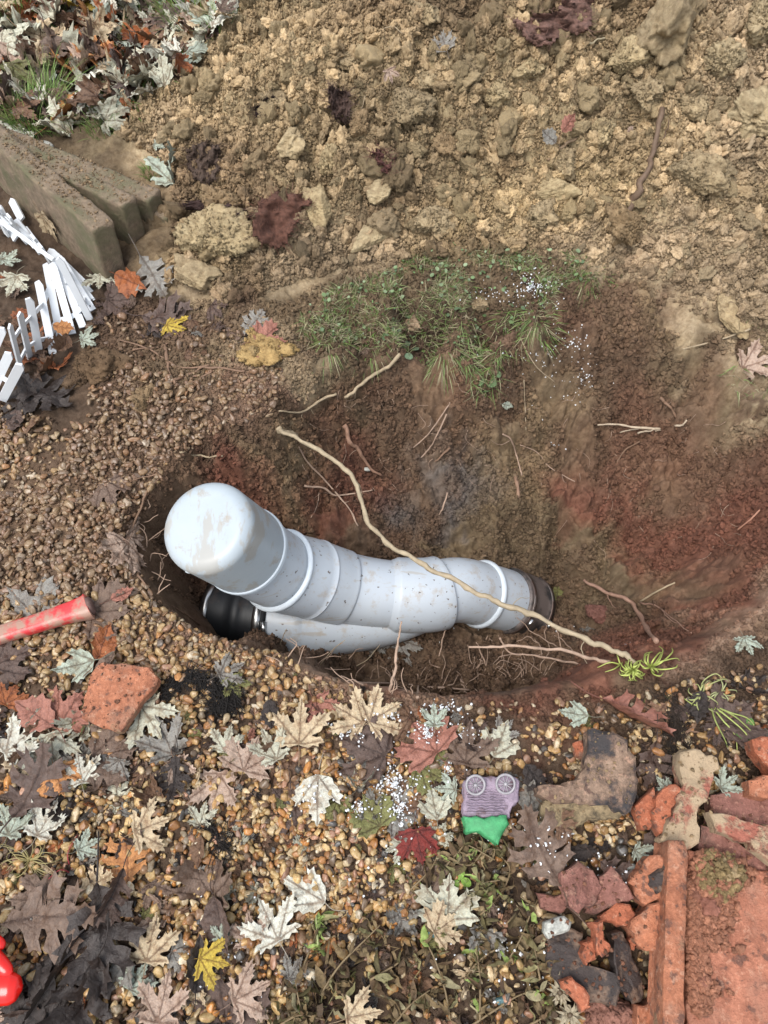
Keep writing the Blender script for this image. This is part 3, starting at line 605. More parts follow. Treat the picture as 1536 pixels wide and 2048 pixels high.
HCL = [
 (1325,95,150,T4,'large smooth-faced brown clay block high on the right of the heap',(1,.75,.85),5),
 (1250,130,75,T2,'pale yellowish clod just left of the smooth clay block'),
 (1500,240,130,TG,'big pale clay slab at the right edge of the heap',(1,.8,.5),4),
 (1390,370,120,T1,'wide tan clod low on the right side of the heap',(1,.6,.6),3),
 (1100,395,100,T2,'yellow clod in the middle foot of the heap',(1,.65,.6),4),
 (850,170,60,T1,'squat tan clod right of the grey lump near the heap top'),
 (930,165,95,T4,'grey-brown rough lump in the upper middle of the heap'),
 (820,230,100,T4,'grey-brown clod below and left of the rough lump',(1,.8,.7),3),
 (585,290,80,TG,'pale flat-faced clod below the dark hollow in the heap',(.8,1,.6),4),
 (665,330,75,T2,'knobbly yellow clod in the left middle of the heap'),
 (545,215,60,T1,'small clod under the arching root mat'),
 (440,420,80,T3,'dark brown clod left of the rust root mat'),
 (435,490,150,T2,'big yellow crumbly clod at the left foot of the heap',(1,.7,.6),3),
 (400,560,110,T1,'low tan clod at the very left corner of the heap foot',(1,.7,.5),4),
 (635,420,85,T2,'smooth tan clod right of the rust root mat',(.9,1,.6),4),
 (760,395,70,TG,'pale angular clay piece in the heap above the grass strip',(1,.8,.5),5),
 (745,480,110,TG,'pale flattened clod at the heap foot above the grass',(1,.6,.4),4),
 (865,450,80,T1,'tan clod standing over the grass strip',(.8,1,.7),3),
 (900,300,60,T3,'brown triangular clod in the heap middle'),
 (1010,330,80,T3,'crumbly brown clod in the right middle of the heap'),
 (1060,150,60,T2,'yellow clod under the reddish fibre mat'),
 (1370,220,70,T1,'tan clod below the smooth clay block'),
 (1290,200,80,T1,'rounded tan clod just under the smooth clay block on the left'),
 (990,195,50,T2,'small yellow clod in upper right middle of the heap'),
 (850,30,50,T1,'small tan clod at the top edge of the heap'),
 (1200,270,60,T2,'yellowish clod right of the half-buried red leaf'),
 (1440,130,80,TG,'pale clay lump at upper right of the heap'),
 (1520,60,120,TG,'pale clay lump in the top right corner'),
 (720,260,50,T3,'brown clod in the heap centre left'),
 (1130,330,60,T1,'tan clod left of the long dark stick on the heap'),
 (1240,460,110,T3,'brown crumbly clod at the foot of the dark stick',(1,.7,.6),2),
 (1080,440,70,T1,'tan clod at the middle heap foot above the grass'),
 (480,60,50,T2,'small yellow clod at the upper left shoulder of the heap'),
 (700,130,50,T1,'tan clod above the leaning dark root mat'),
]
for c in HCL:
    clod(c[0], c[1], c[2], c[3], c[4], *(c[5:6] or [(1, .85, .7)]), facets=c[6] if len(c) > 6 else 2)
clod(205,735,105,(.13,.085,.05),'dark soft-edged mud clod beside the white picket fence',(1,.8,.5),facets=1,sink=.4)
clod(160,760,60,(.12,.08,.05),'smaller dark mud clod left of the big one by the fence',(1,.8,.5),facets=1,sink=.4)
clod(290,795,55,(.24,.17,.10),'pale tan mud clod on the ground left of the hole',(1,.8,.5),facets=1,sink=.4)
clod(540,700,110,(.36,.25,.11),'yellow clay patch on the ground left of the grass strip',(1,.8,.3),facets=1,sink=.35)
clod(505,165+545,60,(.30,.22,.11),'tan clay lump left of the yellow clay patch',(1,.8,.4),facets=1,sink=.35)
clod(1460,625,95,(.36,.28,.17),'smooth pale clay cake on the right rim of the hole',(1,.9,.3),facets=4,sink=.35)
clod(825,650,45,(.30,.22,.15),'pinkish clay lump in the grass strip',(1,.8,.5),facets=1)
clod(960,615,50,(.31,.24,.15),'tan clay lump in the grass strip above the hanging tuft',(1,.8,.5),facets=1)
clod(1020,690,70,(.17,.11,.075),'brown clay lump hanging at the rim right of the hanging tuft',(1,.8,.7),facets=2,sink=.4)
clod(1210,2025,120,(.26,.13,.10),'pinkish muddy clod at the bottom edge beside the big tile',(1,.7,.6),facets=1)
clod(1195,1225,60,(.16,.075,.06),'reddish clay lump on the floor of the hole right of the pipe',(1,.8,.5),facets=4)
clod(60,340-300+210,50,(.2,.14,.08),'tan soil lump in the grass at the left edge of the lawn',(1,.8,.5),facets=1,sink=.5)
CLP = np.vstack(CLP); CLC = np.vstack(CLC); n = len(CLP); s_c = .0013 + .0045 * RS.rand(n) ** 3
tag(scatter('clod_crumbs', [p.copy() for p in crumb_protos], CLP, RS.uniform(0, 6.28, (n, 3)), np.stack([s_c] * 3, 1), RS.randint(0, 9, n), CLC * RS.uniform(.7, 1.2, (n, 1)), M['crumb']), 'loose crumbs clinging to the larger clods')
# medium clods, one object each
xx, yy, zz, uu, vv = sample(4000, (-1.2, 1.5), (1.3, 2.5)); kk = np.where(inpoly(uu, vv, HEAPP) & (uu > 300) & (uu < 1530) & (vv > 5) & (vv < 560))[0][:230]
cm = [mesh_np('soil_clod', *lumpy(4, .55, 1.6, 300 + k, (1, .85, .7), 5, .28, 9, 4)) for k in range(8)]
for p in cm: p.materials.append(M['clod'])
for k in kk:
    o = bpy.data.objects.new('soil_clod', cm[k % 8]); COL.objects.link(o); s = .014 + .032 * RS.rand() ** 1.6
    o.location = (xx[k], yy[k], zz[k] + s * .35); o.rotation_euler = RS.uniform(0, 6.28, 3); o.scale = (s, s * RS.uniform(.7, 1), s)
    c = lookup(C, xx[k], yy[k]) * RS.uniform(.85, 1.45); o.color = (*[float(q) for q in c], 1)
    tag(o, 'medium crumbly tan clod among many on the spoil heap', 'clod', 'medium clods on the spoil heap')

#__PART2__
# ------------------------------------------------------------------ drain pipe
root = wroot('drain_pipe_junction', pd(640, 1235, 1.95)); tag(root, 'white plastic drain junction with a capped cleanout arm, lying in the hole', 'drain pipe')
def along(path, n=10):
    C = smooth_path(path, n); s = np.r_[0, np.cumsum(np.linalg.norm(np.diff(C, axis=0), axis=1))]; return C, s
def at_s(C, s, q):
    return np.stack([np.interp(q, s, C[:, k]) for k in range(3)], -1)
def frame_at(C, s, T, Nn, B, q):
    g = lambda A: np.stack([np.interp(q, s, A[:, k]) for k in range(3)], -1)
    t = g(T); t /= np.linalg.norm(t, axis=-1, keepdims=True); nn = g(Nn); nn -= t * (nn * t).sum(-1, keepdims=True); nn /= np.linalg.norm(nn, axis=-1, keepdims=True)
    return t, nn, np.cross(t, nn)
def swept(name, path, prof, mat, seg=72, caps=True):
    """prof: list of (arc position, radius)"""
    C, s, T, Nn, B = path; q = np.array([p[0] for p in prof]); r = np.array([p[1] for p in prof])
    V, F = tube(at_s(C, s, q), r, seg, caps, frame_at(C, s, T, Nn, B, q))
    o = wpart(name, V, F, mat, root); return o
def mkpath(P, n=14):
    C, s = along(P, n); T, Nn, B = frames(C); return (C, s, T, Nn, B)
armP = [pd(408, 1050, 1.455), pd(490, 1101, 1.64), pd(557, 1140, 1.765), pd(625, 1158, 1.84), pd(690, 1176, 1.90), pd(770, 1188, 1.925), pd(850, 1190, 1.94), pd(912, 1180, 1.975), pd(962, 1188, 2.03), pd(1006, 1199, 2.085), pd(1042, 1211, 2.15), pd(1066, 1220, 2.19)]
arm = mkpath(armP); C_, s_ = arm[0], arm[1]
kn = [s_[14 * i] for i in range(len(armP))]   # arc length at each control point
def seq(a, b, r0, r1=None, n=8): return [(a + (b - a) * t, r0 + ((r1 if r1 is not None else r0) - r0) * t) for t in np.linspace(0, 1, n)]
k0, k1, k2, k3, k4, k5, k6, k7, k8, k9, k10, k11 = kn
RR = .0985
# domed cap
prof = [(k0 - .0 + .034 * (1 - math.sin(a)) * 1.0, .001 + (RR - .004) * 0 + 0) for a in []]
dome = []
for a in np.linspace(0, math.pi / 2, 12): dome.append((k0 + .026 * (1 - math.cos(a)), (RR - .030) + .028 * math.sin(a)))
dome = [(k0 - .004, .0005), (k0 - .0035, .03), (k0 - .002, .055)] + dome
capo = swept('pipe_cap', arm, dome + seq(k0 + .05, k1 - .014, RR - .002, RR, 5) + [(k1 - .010, RR), (k1 - .008, RR - .004)], M['cap'])
swept('cap_rim', arm, [(k1 - .012, RR - .004), (k1 - .010, RR + .002), (k1 - .004, RR + .0035), (k1 + .001, RR + .001), (k1 + .003, RR + .0028), (k1 + .007, RR + .001), (k1 + .008, RR - .006)], M['weld'])
swept('pipe_stub', arm, seq(k1 + .002, k2 - .008, RR - .005, RR - .005, 8), M['pvc'])
swept('weld_ring', arm, [(k2 - .010, RR - .006), (k2 - .008, RR + .003), (k2 - .001, RR + .005), (k2 + .007, RR + .003), (k2 + .010, RR - .003)], M['weld'])
swept('branch_socket', arm, seq(k2 + .003, k3 - .001, RR + .0005, RR + .0015, 8) + [(k3, RR + .003), (k3 + .003, RR + .003), (k3 + .004, RR + .0012)] + seq(k3 + .006, k4 - .008, RR + .001, RR - .001, 8) + [(k4 - .006, RR - .0015), (k4 - .0045, RR - .0055)], M['pvc'])
swept('branch_body', arm, seq(k4 - .012, k5 + .02, RR - .006, RR - .010, 14), M['pvc'])
swept('junction_socket', arm, [(k5 + .004, RR - .014)] + seq(k5 + .008, k5 + .028, RR - .010, RR - .0005, 6) + seq(k5 + .032, k6 + .040, RR, RR, 10) + [(k6 + .042, RR - .001), (k6 + .0425, RR - .009)], M['pvc'])
swept('elbow', arm, seq(k6 + .030, k8 + .0, .0872, .0872, 16), M['pvc'])
swept('weld_ring', arm, [(k8 - .012, .086), (k8 - .010, .092), (k8 - .002, .0955), (k8 + .006, .092), (k8 + .008, .086)], M['weld'])
swept('outlet_pipe', arm, seq(k8 - .004, k9 + .02, .0872, .0872, 8), M['pvc'])
cpl = swept('rubber_coupling', arm, [(k9 + .004, .087), (k9 + .005, .0935)] + seq(k9 + .010, k9 + .03, .095, .0955, 3) + seq(k9 + .034, k10 + .0, .0935, .096, 6) + seq(k10 + .006, k10 + .028, .099, .099, 3) + [(k10 + .032, .09)], M['rubber_muddy'])
def sub(name, V, F, mat, parent, smooth=True):
    o = link(name, mesh_np(name, np.asarray(V) - ORG[root.name], F, smooth), mat, parent); return o
def band(path, q0, q1, r, mat, parent, name='steel_band'):
    C, s, T, Nn, B = path; q = np.array([q0, q0 + .0005, q1 - .0005, q1]); rr = [r - .002, r, r, r - .002]
    V, F = tube(at_s(C, s, q), rr, 72, False, frame_at(C, s, T, Nn, B, q)); return sub(name, V, F, mat, parent)
M['band_muddy'] = simple('muddy steel band', (.30, .26, .24), .4, .7, var=.4, scale=30, dark=(.14, .10, .085), dsc=16, dlo=.42, dhi=.5)
band(arm, k9 + .014, k9 + .026, .0962, M['band_muddy'], cpl); band(arm, k10 + .009, k10 + .021, .1002, M['band_muddy'], cpl)
for q, rr_, uu_, vv_ in ((k9 + .02, .099, 1040, 1240), (k10 + .015, .102, 1085, 1255)):
    c = at_s(C_, s_, np.array([q]))[0]; T, Nn, B = [x[0] for x in frame_at(*arm, np.array([q]))]
    tgt = pd(uu_, vv_, 2.0) - c; tgt -= T * (tgt @ T); tgt /= np.linalg.norm(tgt); side = np.cross(T, tgt)
    p = c + tgt * (rr_ + .004)
    V, F = tube([p - side * .014, p + side * .014], .006, 10); sub('clamp_screw', V, F, M['steel'], cpl)
swept('old_clay_pipe', arm, seq(k10 + .01, k10 + .034, .088, .088, 4), M['claypipe'])
# main run, passing below the cleanout arm
runP = [pd(420, 1222, 1.985), pd(480, 1231, 1.975), pd(545, 1239, 1.965), pd(640, 1244, 1.96), pd(760, 1228, 1.975), pd(850, 1198, 1.965)]
run = mkpath(runP); rk = [run[1][14 * i] for i in range(len(runP))]
RB = .096
wy = swept('junction_body', run, [(rk[2] + .001, .085), (rk[2] + .003, RB + .001)] + seq(rk[2] + .006, rk[2] + .085, RB + .001, RB, 6) + [(rk[2] + .088, RB - .002)] + seq(rk[2] + .092, rk[5] - .02, RB - .003, .084, 16), M['pvc'])
rc = swept('rubber_coupling', run, [(rk[0] - .0, .085), (rk[0] + .002, .091)] + seq(rk[0] + .02, rk[1] - .004, .0915, .0915, 4) + seq(rk[1] - .002, rk[1] + .02, .0935, .0935, 3) + seq(rk[1] + .022, rk[2] - .006, .0915, .0915, 4) + [(rk[2] - .002, .086)], M['rubber'])
band(run, rk[0] + .004, rk[0] + .022, .0938, M['steel'], rc); band(run, rk[2] - .032, rk[2] - .012, .0938, M['steel'], rc)
swept('old_clay_pipe', run, [(rk[0] - .0, .08), (rk[0] + .03, .084)], M['claypipe'])
c = at_s(run[0], run[1], np.array([rk[2] - .018]))[0]; tt = np.array([.1, -.55, .83]); tt /= np.linalg.norm(tt); p = c + tt * (RB + .006)
V, F = tube([p + np.array([0, .016, .011]), p - np.array([0, .016, .011])], .007, 10); sub('clamp_screw', V, F, M['steel'], rc)
# moulding nib on the cap and moulding marks
p = pd(380, 1143, 1.50); V, F = lumpy(2, .1, 1, 3); wpart('cap_nib', V * [.010, .004, .005] + p, F, M['weld'], root)
wire = smooth_path([pd(530, 1200, 1.640), pd(541, 1195, 1.638), pd(548, 1201, 1.640), pd(556, 1203, 1.65)], 5)

# ------------------------------------------------------------------ roots
def root_obj(label, P, r0, r1, col, name='root', kinks=.5, seed=0, rootlets=(), cat='root', group=None, wob=.3):
    P = smooth_path(P, 7); n = len(P); L = np.linalg.norm(P[-1] - P[0]) + 1e-6
    amp = kinks * max(r0, .002)
    for k in range(3): P[1:-1, k] += amp * fbm(np.arange(1, n - 1) * .35 + seed * 3.1 + k * 11, np.full(n - 2, seed * 1.7), 0, 2, k)
    R = np.linspace(r0, r1, n) * (1 + .18 * fbm(np.arange(n) * .5 + seed, np.zeros(n), 0, 2, 3))
    V, F = tube(P, R, 8, True, None, wob, seed); o = wobj(name, V, F, M['root'], origin=P[0], col=col); tag(o, label, cat, group)
    for rl in rootlets:
        Q = smooth_path(rl[0], 5); m = len(Q)
        for k in range(3): Q[1:, k] += rl[1] * 1.5 * fbm(np.arange(1, m) * .6 + k * 5 + seed, np.full(m - 1, float(len(Q))), 0, 2, k)
        V2, F2 = tube(Q, np.linspace(rl[1], rl[1] * .4, m), 5); 
        c = link('rootlet', mesh_np('rootlet', V2 - ORG[o.name], F2), M['root'], o, col=col)
    return o
def surf(lst, h=.004): return [above(u, v, h) for u, v in lst]
CT, CP, CBR, CRD = (.40, .31, .20), (.42, .29, .21), (.22, .13, .08), (.40, .20, .13)
a0 = above(560, 860, .006); b0 = above(1275, 1328, .012); c0 = above(1215, 1300, .03)
LR = [(560, 860), (600, 880), (655, 912), (700, 950), (722, 1000), (745, 1052), (790, 1098), (850, 1130), (900, 1156), (960, 1188), (1020, 1215), (1100, 1246), (1170, 1278), (1230, 1303), (1275, 1328)]
dA = (a0 - CAMP) @ cF; dB = (b0 - CAMP) @ cF
LP = [a0]
for i, (u, v) in enumerate(LR[1:-1], 1):
    t = i / (len(LR) - 1); LP.append(pd(u, v, dA + (dB - dA) * t - .02 * math.sin(t * 3.14)))
LP.append(b0)
root_obj('long pale root arching from the far wall over the white pipe to the near lip', LP, .0046, .0058, (.40, .32, .21), kinks=1.1, seed=2, wob=.45, rootlets=[([LP[3], LP[3] + [.02, -.01, -.02], LP[3] + [.03, -.03, -.05]], .0012), ([LP[10], LP[10] + [.02, .02, .0], LP[10] + [.05, .03, -.02]], .0012), ([LP[12], LP[12] + [-.01, -.02, .0], LP[12] + [.0, -.05, -.01]], .0013)])
root_obj('short broken stub beside the end of the long pale root', surf([(555, 856), (575, 866), (592, 870)], .008), .008, .005, CT, seed=3)
root_obj('thick orange-brown root snaking down the back wall', surf([(688, 850), (700, 880), (718, 900), (735, 928), (765, 952)], .012), .0058, .0032, (.30, .17, .11), seed=4, kinks=.8)
root_obj('pale forked root along the rim left of the grass', surf([(690, 795), (715, 775), (745, 752), (780, 730), (800, 708)], .012), .0036, .0046, CT, seed=5, kinks=.8, rootlets=[(surf([(705, 785), (700, 805), (695, 822)]), .0012), (surf([(712, 780), (710, 800)]), .001)])
root_obj('pale root lying across the top of the left wall', surf([(558, 822), (605, 824), (635, 803), (673, 788)], .010), .0018, .004, CT, seed=6, kinks=.8, rootlets=[(surf([(605, 824), (600, 842)]), .001), (surf([(620, 815), (636, 845)]), .001)])
root_obj('thin root running down beside the long pale root', surf([(597, 893), (615, 925), (650, 960), (675, 990), (700, 1020), (716, 1052)], .010), .002, .0022, CP, seed=7, rootlets=[(surf([(672, 975), (680, 965)], .01), .001), (surf([(690, 1005), (712, 1000)], .01), .001)])
root_obj('thin crossing root in the wall above the white arm', surf([(608, 972), (645, 976), (670, 990), (700, 988), (745, 980)], .014), .003, .0018, CP, seed=8)
root_obj('fine vertical hair root below the crossing root', surf([(638, 985), (633, 1015), (622, 1035)], .01), .001, .001, CP, seed=9)
root_obj('upper of two slanting thin roots in the middle of the back wall', surf([(900, 805), (870, 850), (845, 880), (826, 895)], .012), .0018, .0015, CP, seed=10)
root_obj('lower of two slanting thin roots in the middle of the back wall', surf([(893, 828), (875, 868), (860, 895), (842, 915)], .012), .0022, .0016, CP, seed=11)
root_obj('stubby root fragment below the two slanting roots', surf([(900, 895), (885, 910), (870, 924)], .01), .0035, .002, CBR, seed=12)
root_obj('thin bent root above the brown root stub', surf([(1005, 868), (1022, 880), (1032, 910), (1042, 945), (1043, 950)], .012), .0022, .002, CP, seed=13, rootlets=[(surf([(1020, 880), (1000, 890), (983, 882)], .01), .001)])
root_obj('thick brown root stub poking out of the back wall', surf([(1030, 940), (1034, 965), (1038, 998)], .016), .006, .0045, (.28, .17, .11), seed=14)
root_obj('pale forked root tip sticking from the right back wall', surf([(1195, 850), (1230, 848), (1270, 855), (1320, 858)], .02), .0022, .0035, (.48, .38, .27), seed=15, rootlets=[(surf([(1240, 865), (1275, 858), (1300, 856)], .02), .002), (surf([(1275, 867), (1300, 862), (1325, 860)], .02), .003)])
root_obj('small pale root end in the crumbly right wall', surf([(1350, 852), (1365, 850), (1374, 840)], .012), .0028, .002, (.48, .38, .27), seed=16)
root_obj('brown rootlet right of the crumbly wall patch', surf([(1320, 795), (1340, 815), (1352, 835)], .012), .004, .0025, CBR, seed=17)
root_obj('long fine root on the right upper slope of the hole', surf([(1365, 698), (1400, 690), (1450, 675), (1500, 658)], .012), .0016, .0026, CT, seed=18)
root_obj('curving brown root under the forked tip', surf([(1234, 925), (1250, 900), (1280, 883)], .012), .002, .002, CBR, seed=19)
root_obj('fine root trailing right from the bent root', surf([(1040, 890), (1075, 905), (1100, 935), (1150, 963)], .010), .0012, .0012, CP, seed=20)
root_obj('hair root hanging from the grass tuft down the wall', surf([(1040, 675), (1070, 730), (1110, 765)], .010), .0013, .001, CT, seed=21)
root_obj('hair root hanging straight in the middle wall', surf([(1048, 760), (1050, 810), (1052, 860)], .010), .0013, .001, CT, seed=22)
root_obj('small upright root sliver on the grey clay', surf([(895, 985), (885, 1015), (878, 1030)], .010), .0025, .0012, CP, seed=23)
root_obj('thick pinkish root rising from the floor right of the coupling', surf([(1168, 1160), (1205, 1180), (1245, 1195), (1270, 1215), (1290, 1250), (1313, 1282)], .035), .0042, .0058, (.34, .20, .14), seed=24, kinks=.7, rootlets=[(surf([(1210, 1182), (1222, 1205), (1230, 1215)], .03), .0014), (surf([(1280, 1205), (1320, 1215), (1380, 1265)], .02), .003), (surf([(1320, 1215), (1340, 1238), (1370, 1250)], .02), .0016)])
root_obj('thin straight root low on the right wall', surf([(1280, 1203), (1320, 1180), (1350, 1165)], .012), .0022, .002, CT, seed=25)
root_obj('reddish root on the right edge red clay slope', surf([(1475, 1060), (1500, 1040), (1520, 1020)], .010), .002, .0018, CRD, seed=26)
# roots standing over the near lip
def lipr(lst, base_h=.0, top_h=.10):
    b = above(lst[0][0], lst[0][1], .003); d0 = (b - CAMP) @ cF; out = [b]
    for i, (u, v) in enumerate(lst[1:], 1): out.append(pd(u, v, d0 - .02 * i / len(lst)))
    return out
root_obj('wiry root standing up from the lip in front of the junction', lipr([(778, 1385), (790, 1345), (793, 1310), (797, 1275), (803, 1243)]), .0032, .0018, CP, seed=30, kinks=1, rootlets=[(lipr([(795, 1290), (770, 1285), (730, 1290)]), .0013), (lipr([(793, 1310), (780, 1330), (765, 1345)]), .0013)])
root_obj('forked wiry root on the lip below the socket', lipr([(945, 1385), (920, 1360), (895, 1340), (880, 1320), (884, 1285), (893, 1252)]), .0028, .0016, CP, seed=31, kinks=1, rootlets=[(lipr([(880, 1335), (862, 1330), (860, 1318)]), .0019)])
root_obj('reddish main root of the tangle left of the green sprout', lipr([(1220, 1325), (1180, 1315), (1120, 1300), (1060, 1295), (1000, 1292), (938, 1294)]), .0042, .0022, CP, seed=32, kinks=.8,
   rootlets=[(lipr([(1120, 1300), (1085, 1275), (1060, 1260), (1032, 1233)]), .0022), (lipr([(1100, 1298), (1090, 1270), (1095, 1250)]), .0019), (lipr([(1055, 1296), (1058, 1330), (1050, 1350)]), .0019), (lipr([(1010, 1292), (1000, 1280), (998, 1270)]), .0019),
             (lipr([(990, 1295), (975, 1270), (972, 1285), (985, 1320)]), .002), (lipr([(1150, 1308), (1125, 1280), (1110, 1270)]), .0019), (lipr([(1160, 1310), (1122, 1295), (1115, 1260), (1106, 1245)]), .0018), (lipr([(1080, 1296), (1060, 1275), (1035, 1282)]), .0019), (lipr([(1040, 1294), (1010, 1300), (1000, 1340)]), .0021)])
root_obj('second root of the tangle, lying lower towards the lip', lipr([(1160, 1330), (1110, 1318), (1060, 1310), (1020, 1305), (1000, 1275)]), .003, .0016, CP, seed=33, kinks=.9,
   rootlets=[(lipr([(1060, 1310), (1040, 1330), (1030, 1345)]), .0019), (lipr([(1085, 1314), (1080, 1290), (1070, 1278)]), .0019), (lipr([(1030, 1308), (1000, 1315), (985, 1330)]), .0019)])
root_obj('little forked root at the left end of the tangle', lipr([(978, 1350), (970, 1325), (955, 1290), (952, 1285)]), .0022, .0014, CP, seed=34, kinks=1, rootlets=[(lipr([(970, 1325), (955, 1318), (945, 1312)]), .0019)])
root_obj('pinkish root lying along the lip under the white pipe', surf([(715, 1365), (790, 1368), (880, 1375), (940, 1380)], .008), .003, .0025, CP, seed=35)
root_obj('short pink root stub on the lip left of the wiry root', surf([(835, 1395), (836, 1372), (835, 1348)], .01), .0028, .002, CP, seed=36)
for i, (l, lab) in enumerate([([(700, 1340), (735, 1318), (760, 1290)], 'thin whisker rising from the lip beneath the junction body'), ([(640, 1330), (665, 1300), (690, 1280)], 'thin whisker root at the lip under the left junction'), ([(560, 1290), (570, 1265), (573, 1258)], 'tiny whisker in front of the junction mouth')]):
    root_obj(lab, lipr(l), .0013, .0009, CT, seed=40 + i)
def tangle(label, n, box_, seed):
    rs = np.random.RandomState(seed); ps = []; org = None
    for k in range(n):
        u, v = rs.uniform(box_[0], box_[2]), rs.uniform(box_[1], box_[3]); a = rs.uniform(-2.9, -.3); L = rs.uniform(18, 55); l = [(u, v)]
        for q in range(3): a += rs.normal(0, .5); l.append((l[-1][0] + math.cos(a) * L / 3, l[-1][1] + math.sin(a) * L / 3))
        Q = smooth_path(lipr(l), 4); org = Q[0] if org is None else org; ps.append(tube(Q, np.linspace(.0017, .0007, len(Q)), 5))
    V, F = join(ps); tag(wobj('root_clump', V, F, M['root'], origin=org, col=CP), label, 'root clump')
tangle('dense tangle of fine pinkish rootlets on the lip left of the green sprouts', 46, (945, 1335, 1090, 1365), 3)
tangle('loose fringe of fine rootlets on the lip under the white pipe', 30, (700, 1355, 935, 1392), 4)
def hairs(label, n, box_, seed):
    rs = np.random.RandomState(seed); ps = []; org = None
    for k in range(n):
        u, v = rs.uniform(box_[0], box_[2]), rs.uniform(box_[1], box_[3]); a = rs.uniform(.4, 2.7); L = rs.uniform(15, 60); l = [(u, v)]
        for q in range(3): a += rs.normal(0, .5); l.append((l[-1][0] + math.cos(a) * L / 3, l[-1][1] + math.sin(a) * L / 3))
        Q = smooth_path(surf(l, .005), 4); org = Q[0] if org is None else org; ps.append(tube(Q, np.linspace(.0009, .0004, len(Q)), 4))
    V, F = join(ps); tag(wobj('hair_roots', V, F, M['root'], origin=org, col=CP), label, 'root clump')
hairs('fine hair roots straggling over the back wall above the pipe', 46, (600, 740, 1100, 980), 8)
hairs('fine hair roots on the right wall of the hole', 34, (1120, 780, 1500, 1120), 9)
tangle('sparse rootlets on the lip under the junction mouth', 14, (560, 1300, 700, 1345), 5)
tangle('fine rootlets hanging at the left rim behind the cap', 14, (285, 1010, 330, 1190), 6)
# roots and twigs on the ground left of the hole
for i, (l, r, col, lab) in enumerate([
   ([(330, 690), (335, 735), (350, 768)], .0045, CBR, 'upright dark twig on the muddy ground left of the hole'),
   ([(340, 765), (385, 745), (420, 735), (490, 742)], .004, CBR, 'forked brown twig lying on the muddy ground'),
   ([(375, 770), (400, 758), (425, 742)], .0035, CBR, 'short twig joining the forked brown twig'),
   ([(265, 700), (330, 690), (380, 665)], .0025, CBR, 'thin twig above the upright dark twig'),
   ([(240, 680), (300, 700), (360, 735), (420, 730)], .0025, CBR, 'long thin twig crossing the upright dark twig'),
   ([(360, 905), (400, 912), (445, 912)], .003, CT, 'pale twig sticking out over the left rim'),
   ([(265, 1060), (290, 990), (305, 975), (325, 940)], .003, CBR, 'dark twig bent along the left rim'),
   ([(225, 1010), (260, 965), (320, 945)], .002, CBR, 'thin twig left of the bent rim twig'),
   ([(275, 1150), (300, 1180), (350, 1215), (400, 1250)], .0022, CBR, 'thin root inside the left rim below the cap'),
   ([(160, 1205), (210, 1190), (260, 1180)], .002, CBR, 'thin twig above the red plastic handle'),
   ([(60, 1440), (110, 1455), (165, 1475)], .0018, CBR, 'thin dark stem under the curved terracotta piece'),
   ([(200, 1430), (195, 1460), (215, 1500)], .0018, (.36, .30, .12), 'curled yellow stem below the curved terracotta piece'),
   ([(560, 1790), (590, 1700), (640, 1650), (660, 1560)], .0018, (.34, .22, .12), 'long thin stalk lying across the bright gravel'),
   ([(650, 1620), (665, 1680), (660, 1700)], .0018, (.45, .36, .2), 'short straw stalk on the bright gravel'),
   ([(665, 1800), (690, 1830), (695, 1870)], .0022, (.45, .36, .2), 'pale leaf stalk below the arrow-shaped pale leaf'),
   ([(1395, 1440), (1370, 1470), (1360, 1500), (1390, 1500)], .0035, CBR, 'looped dark root beside the pinkish-brown leaf'),
   ([(1340, 1400), (1370, 1450), (1400, 1470)], .003, CBR, 'upper dark root of the knot by the pinkish-brown leaf'),
   ([(760, 60), (790, 55), (830, 90)], .0016, CT, 'thin pale twig near the top of the heap'),
   ([(905, 85), (935, 60), (960, 35)], .0025, (.40, .33, .2), 'straw twig by the grey dry leaf on the heap'),
   ([(1175, 88), (1200, 78), (1220, 73)], .003, (.45, .38, .25), 'straw twig right of the reddish fibre mat'),
   ([(1095, 320), (1120, 300), (1145, 282), (1190, 272), (1240, 275)], .0045, (.25, .17, .1), 'brown twig under the half-buried red leaf'),
   ([(585, 380), (590, 300), (598, 330), (592, 420)], .002, CBR, 'hair root hanging over the rust root mat'),
   ([(590, 195), (620, 215), (628, 235)], .0016, CT, 'thin pale root right of the dark hollow'),
   ([(735, 180), (725, 210), (708, 240)], .0016, CT, 'thin root on the leaning dark root mat')]):
    root_obj(lab, surf(l, .006), r, r * .7, col, seed=50 + i, kinks=1, name='twig' if 'twig' in lab else 'root' if 'root' in lab else 'stalk', cat='twig' if 'twig' in lab else 'root' if 'root' in lab else 'stalk')
root_obj('long dark stick half buried down the right side of the heap', surf([(1325, 215), (1310, 300), (1285, 360), (1265, 410), (1240, 455)], .012), .006, .009, (.15, .095, .06), name='stick', cat='stick', seed=80, kinks=1.2, rootlets=[(surf([(1310, 300), (1330, 270), (1340, 240)], .01), .003)])
root_obj('pale root end at the right edge of the heap', surf([(1495, 300), (1505, 275), (1515, 240), (1536, 215)], .014), .006, .005, (.35, .26, .16), seed=81)

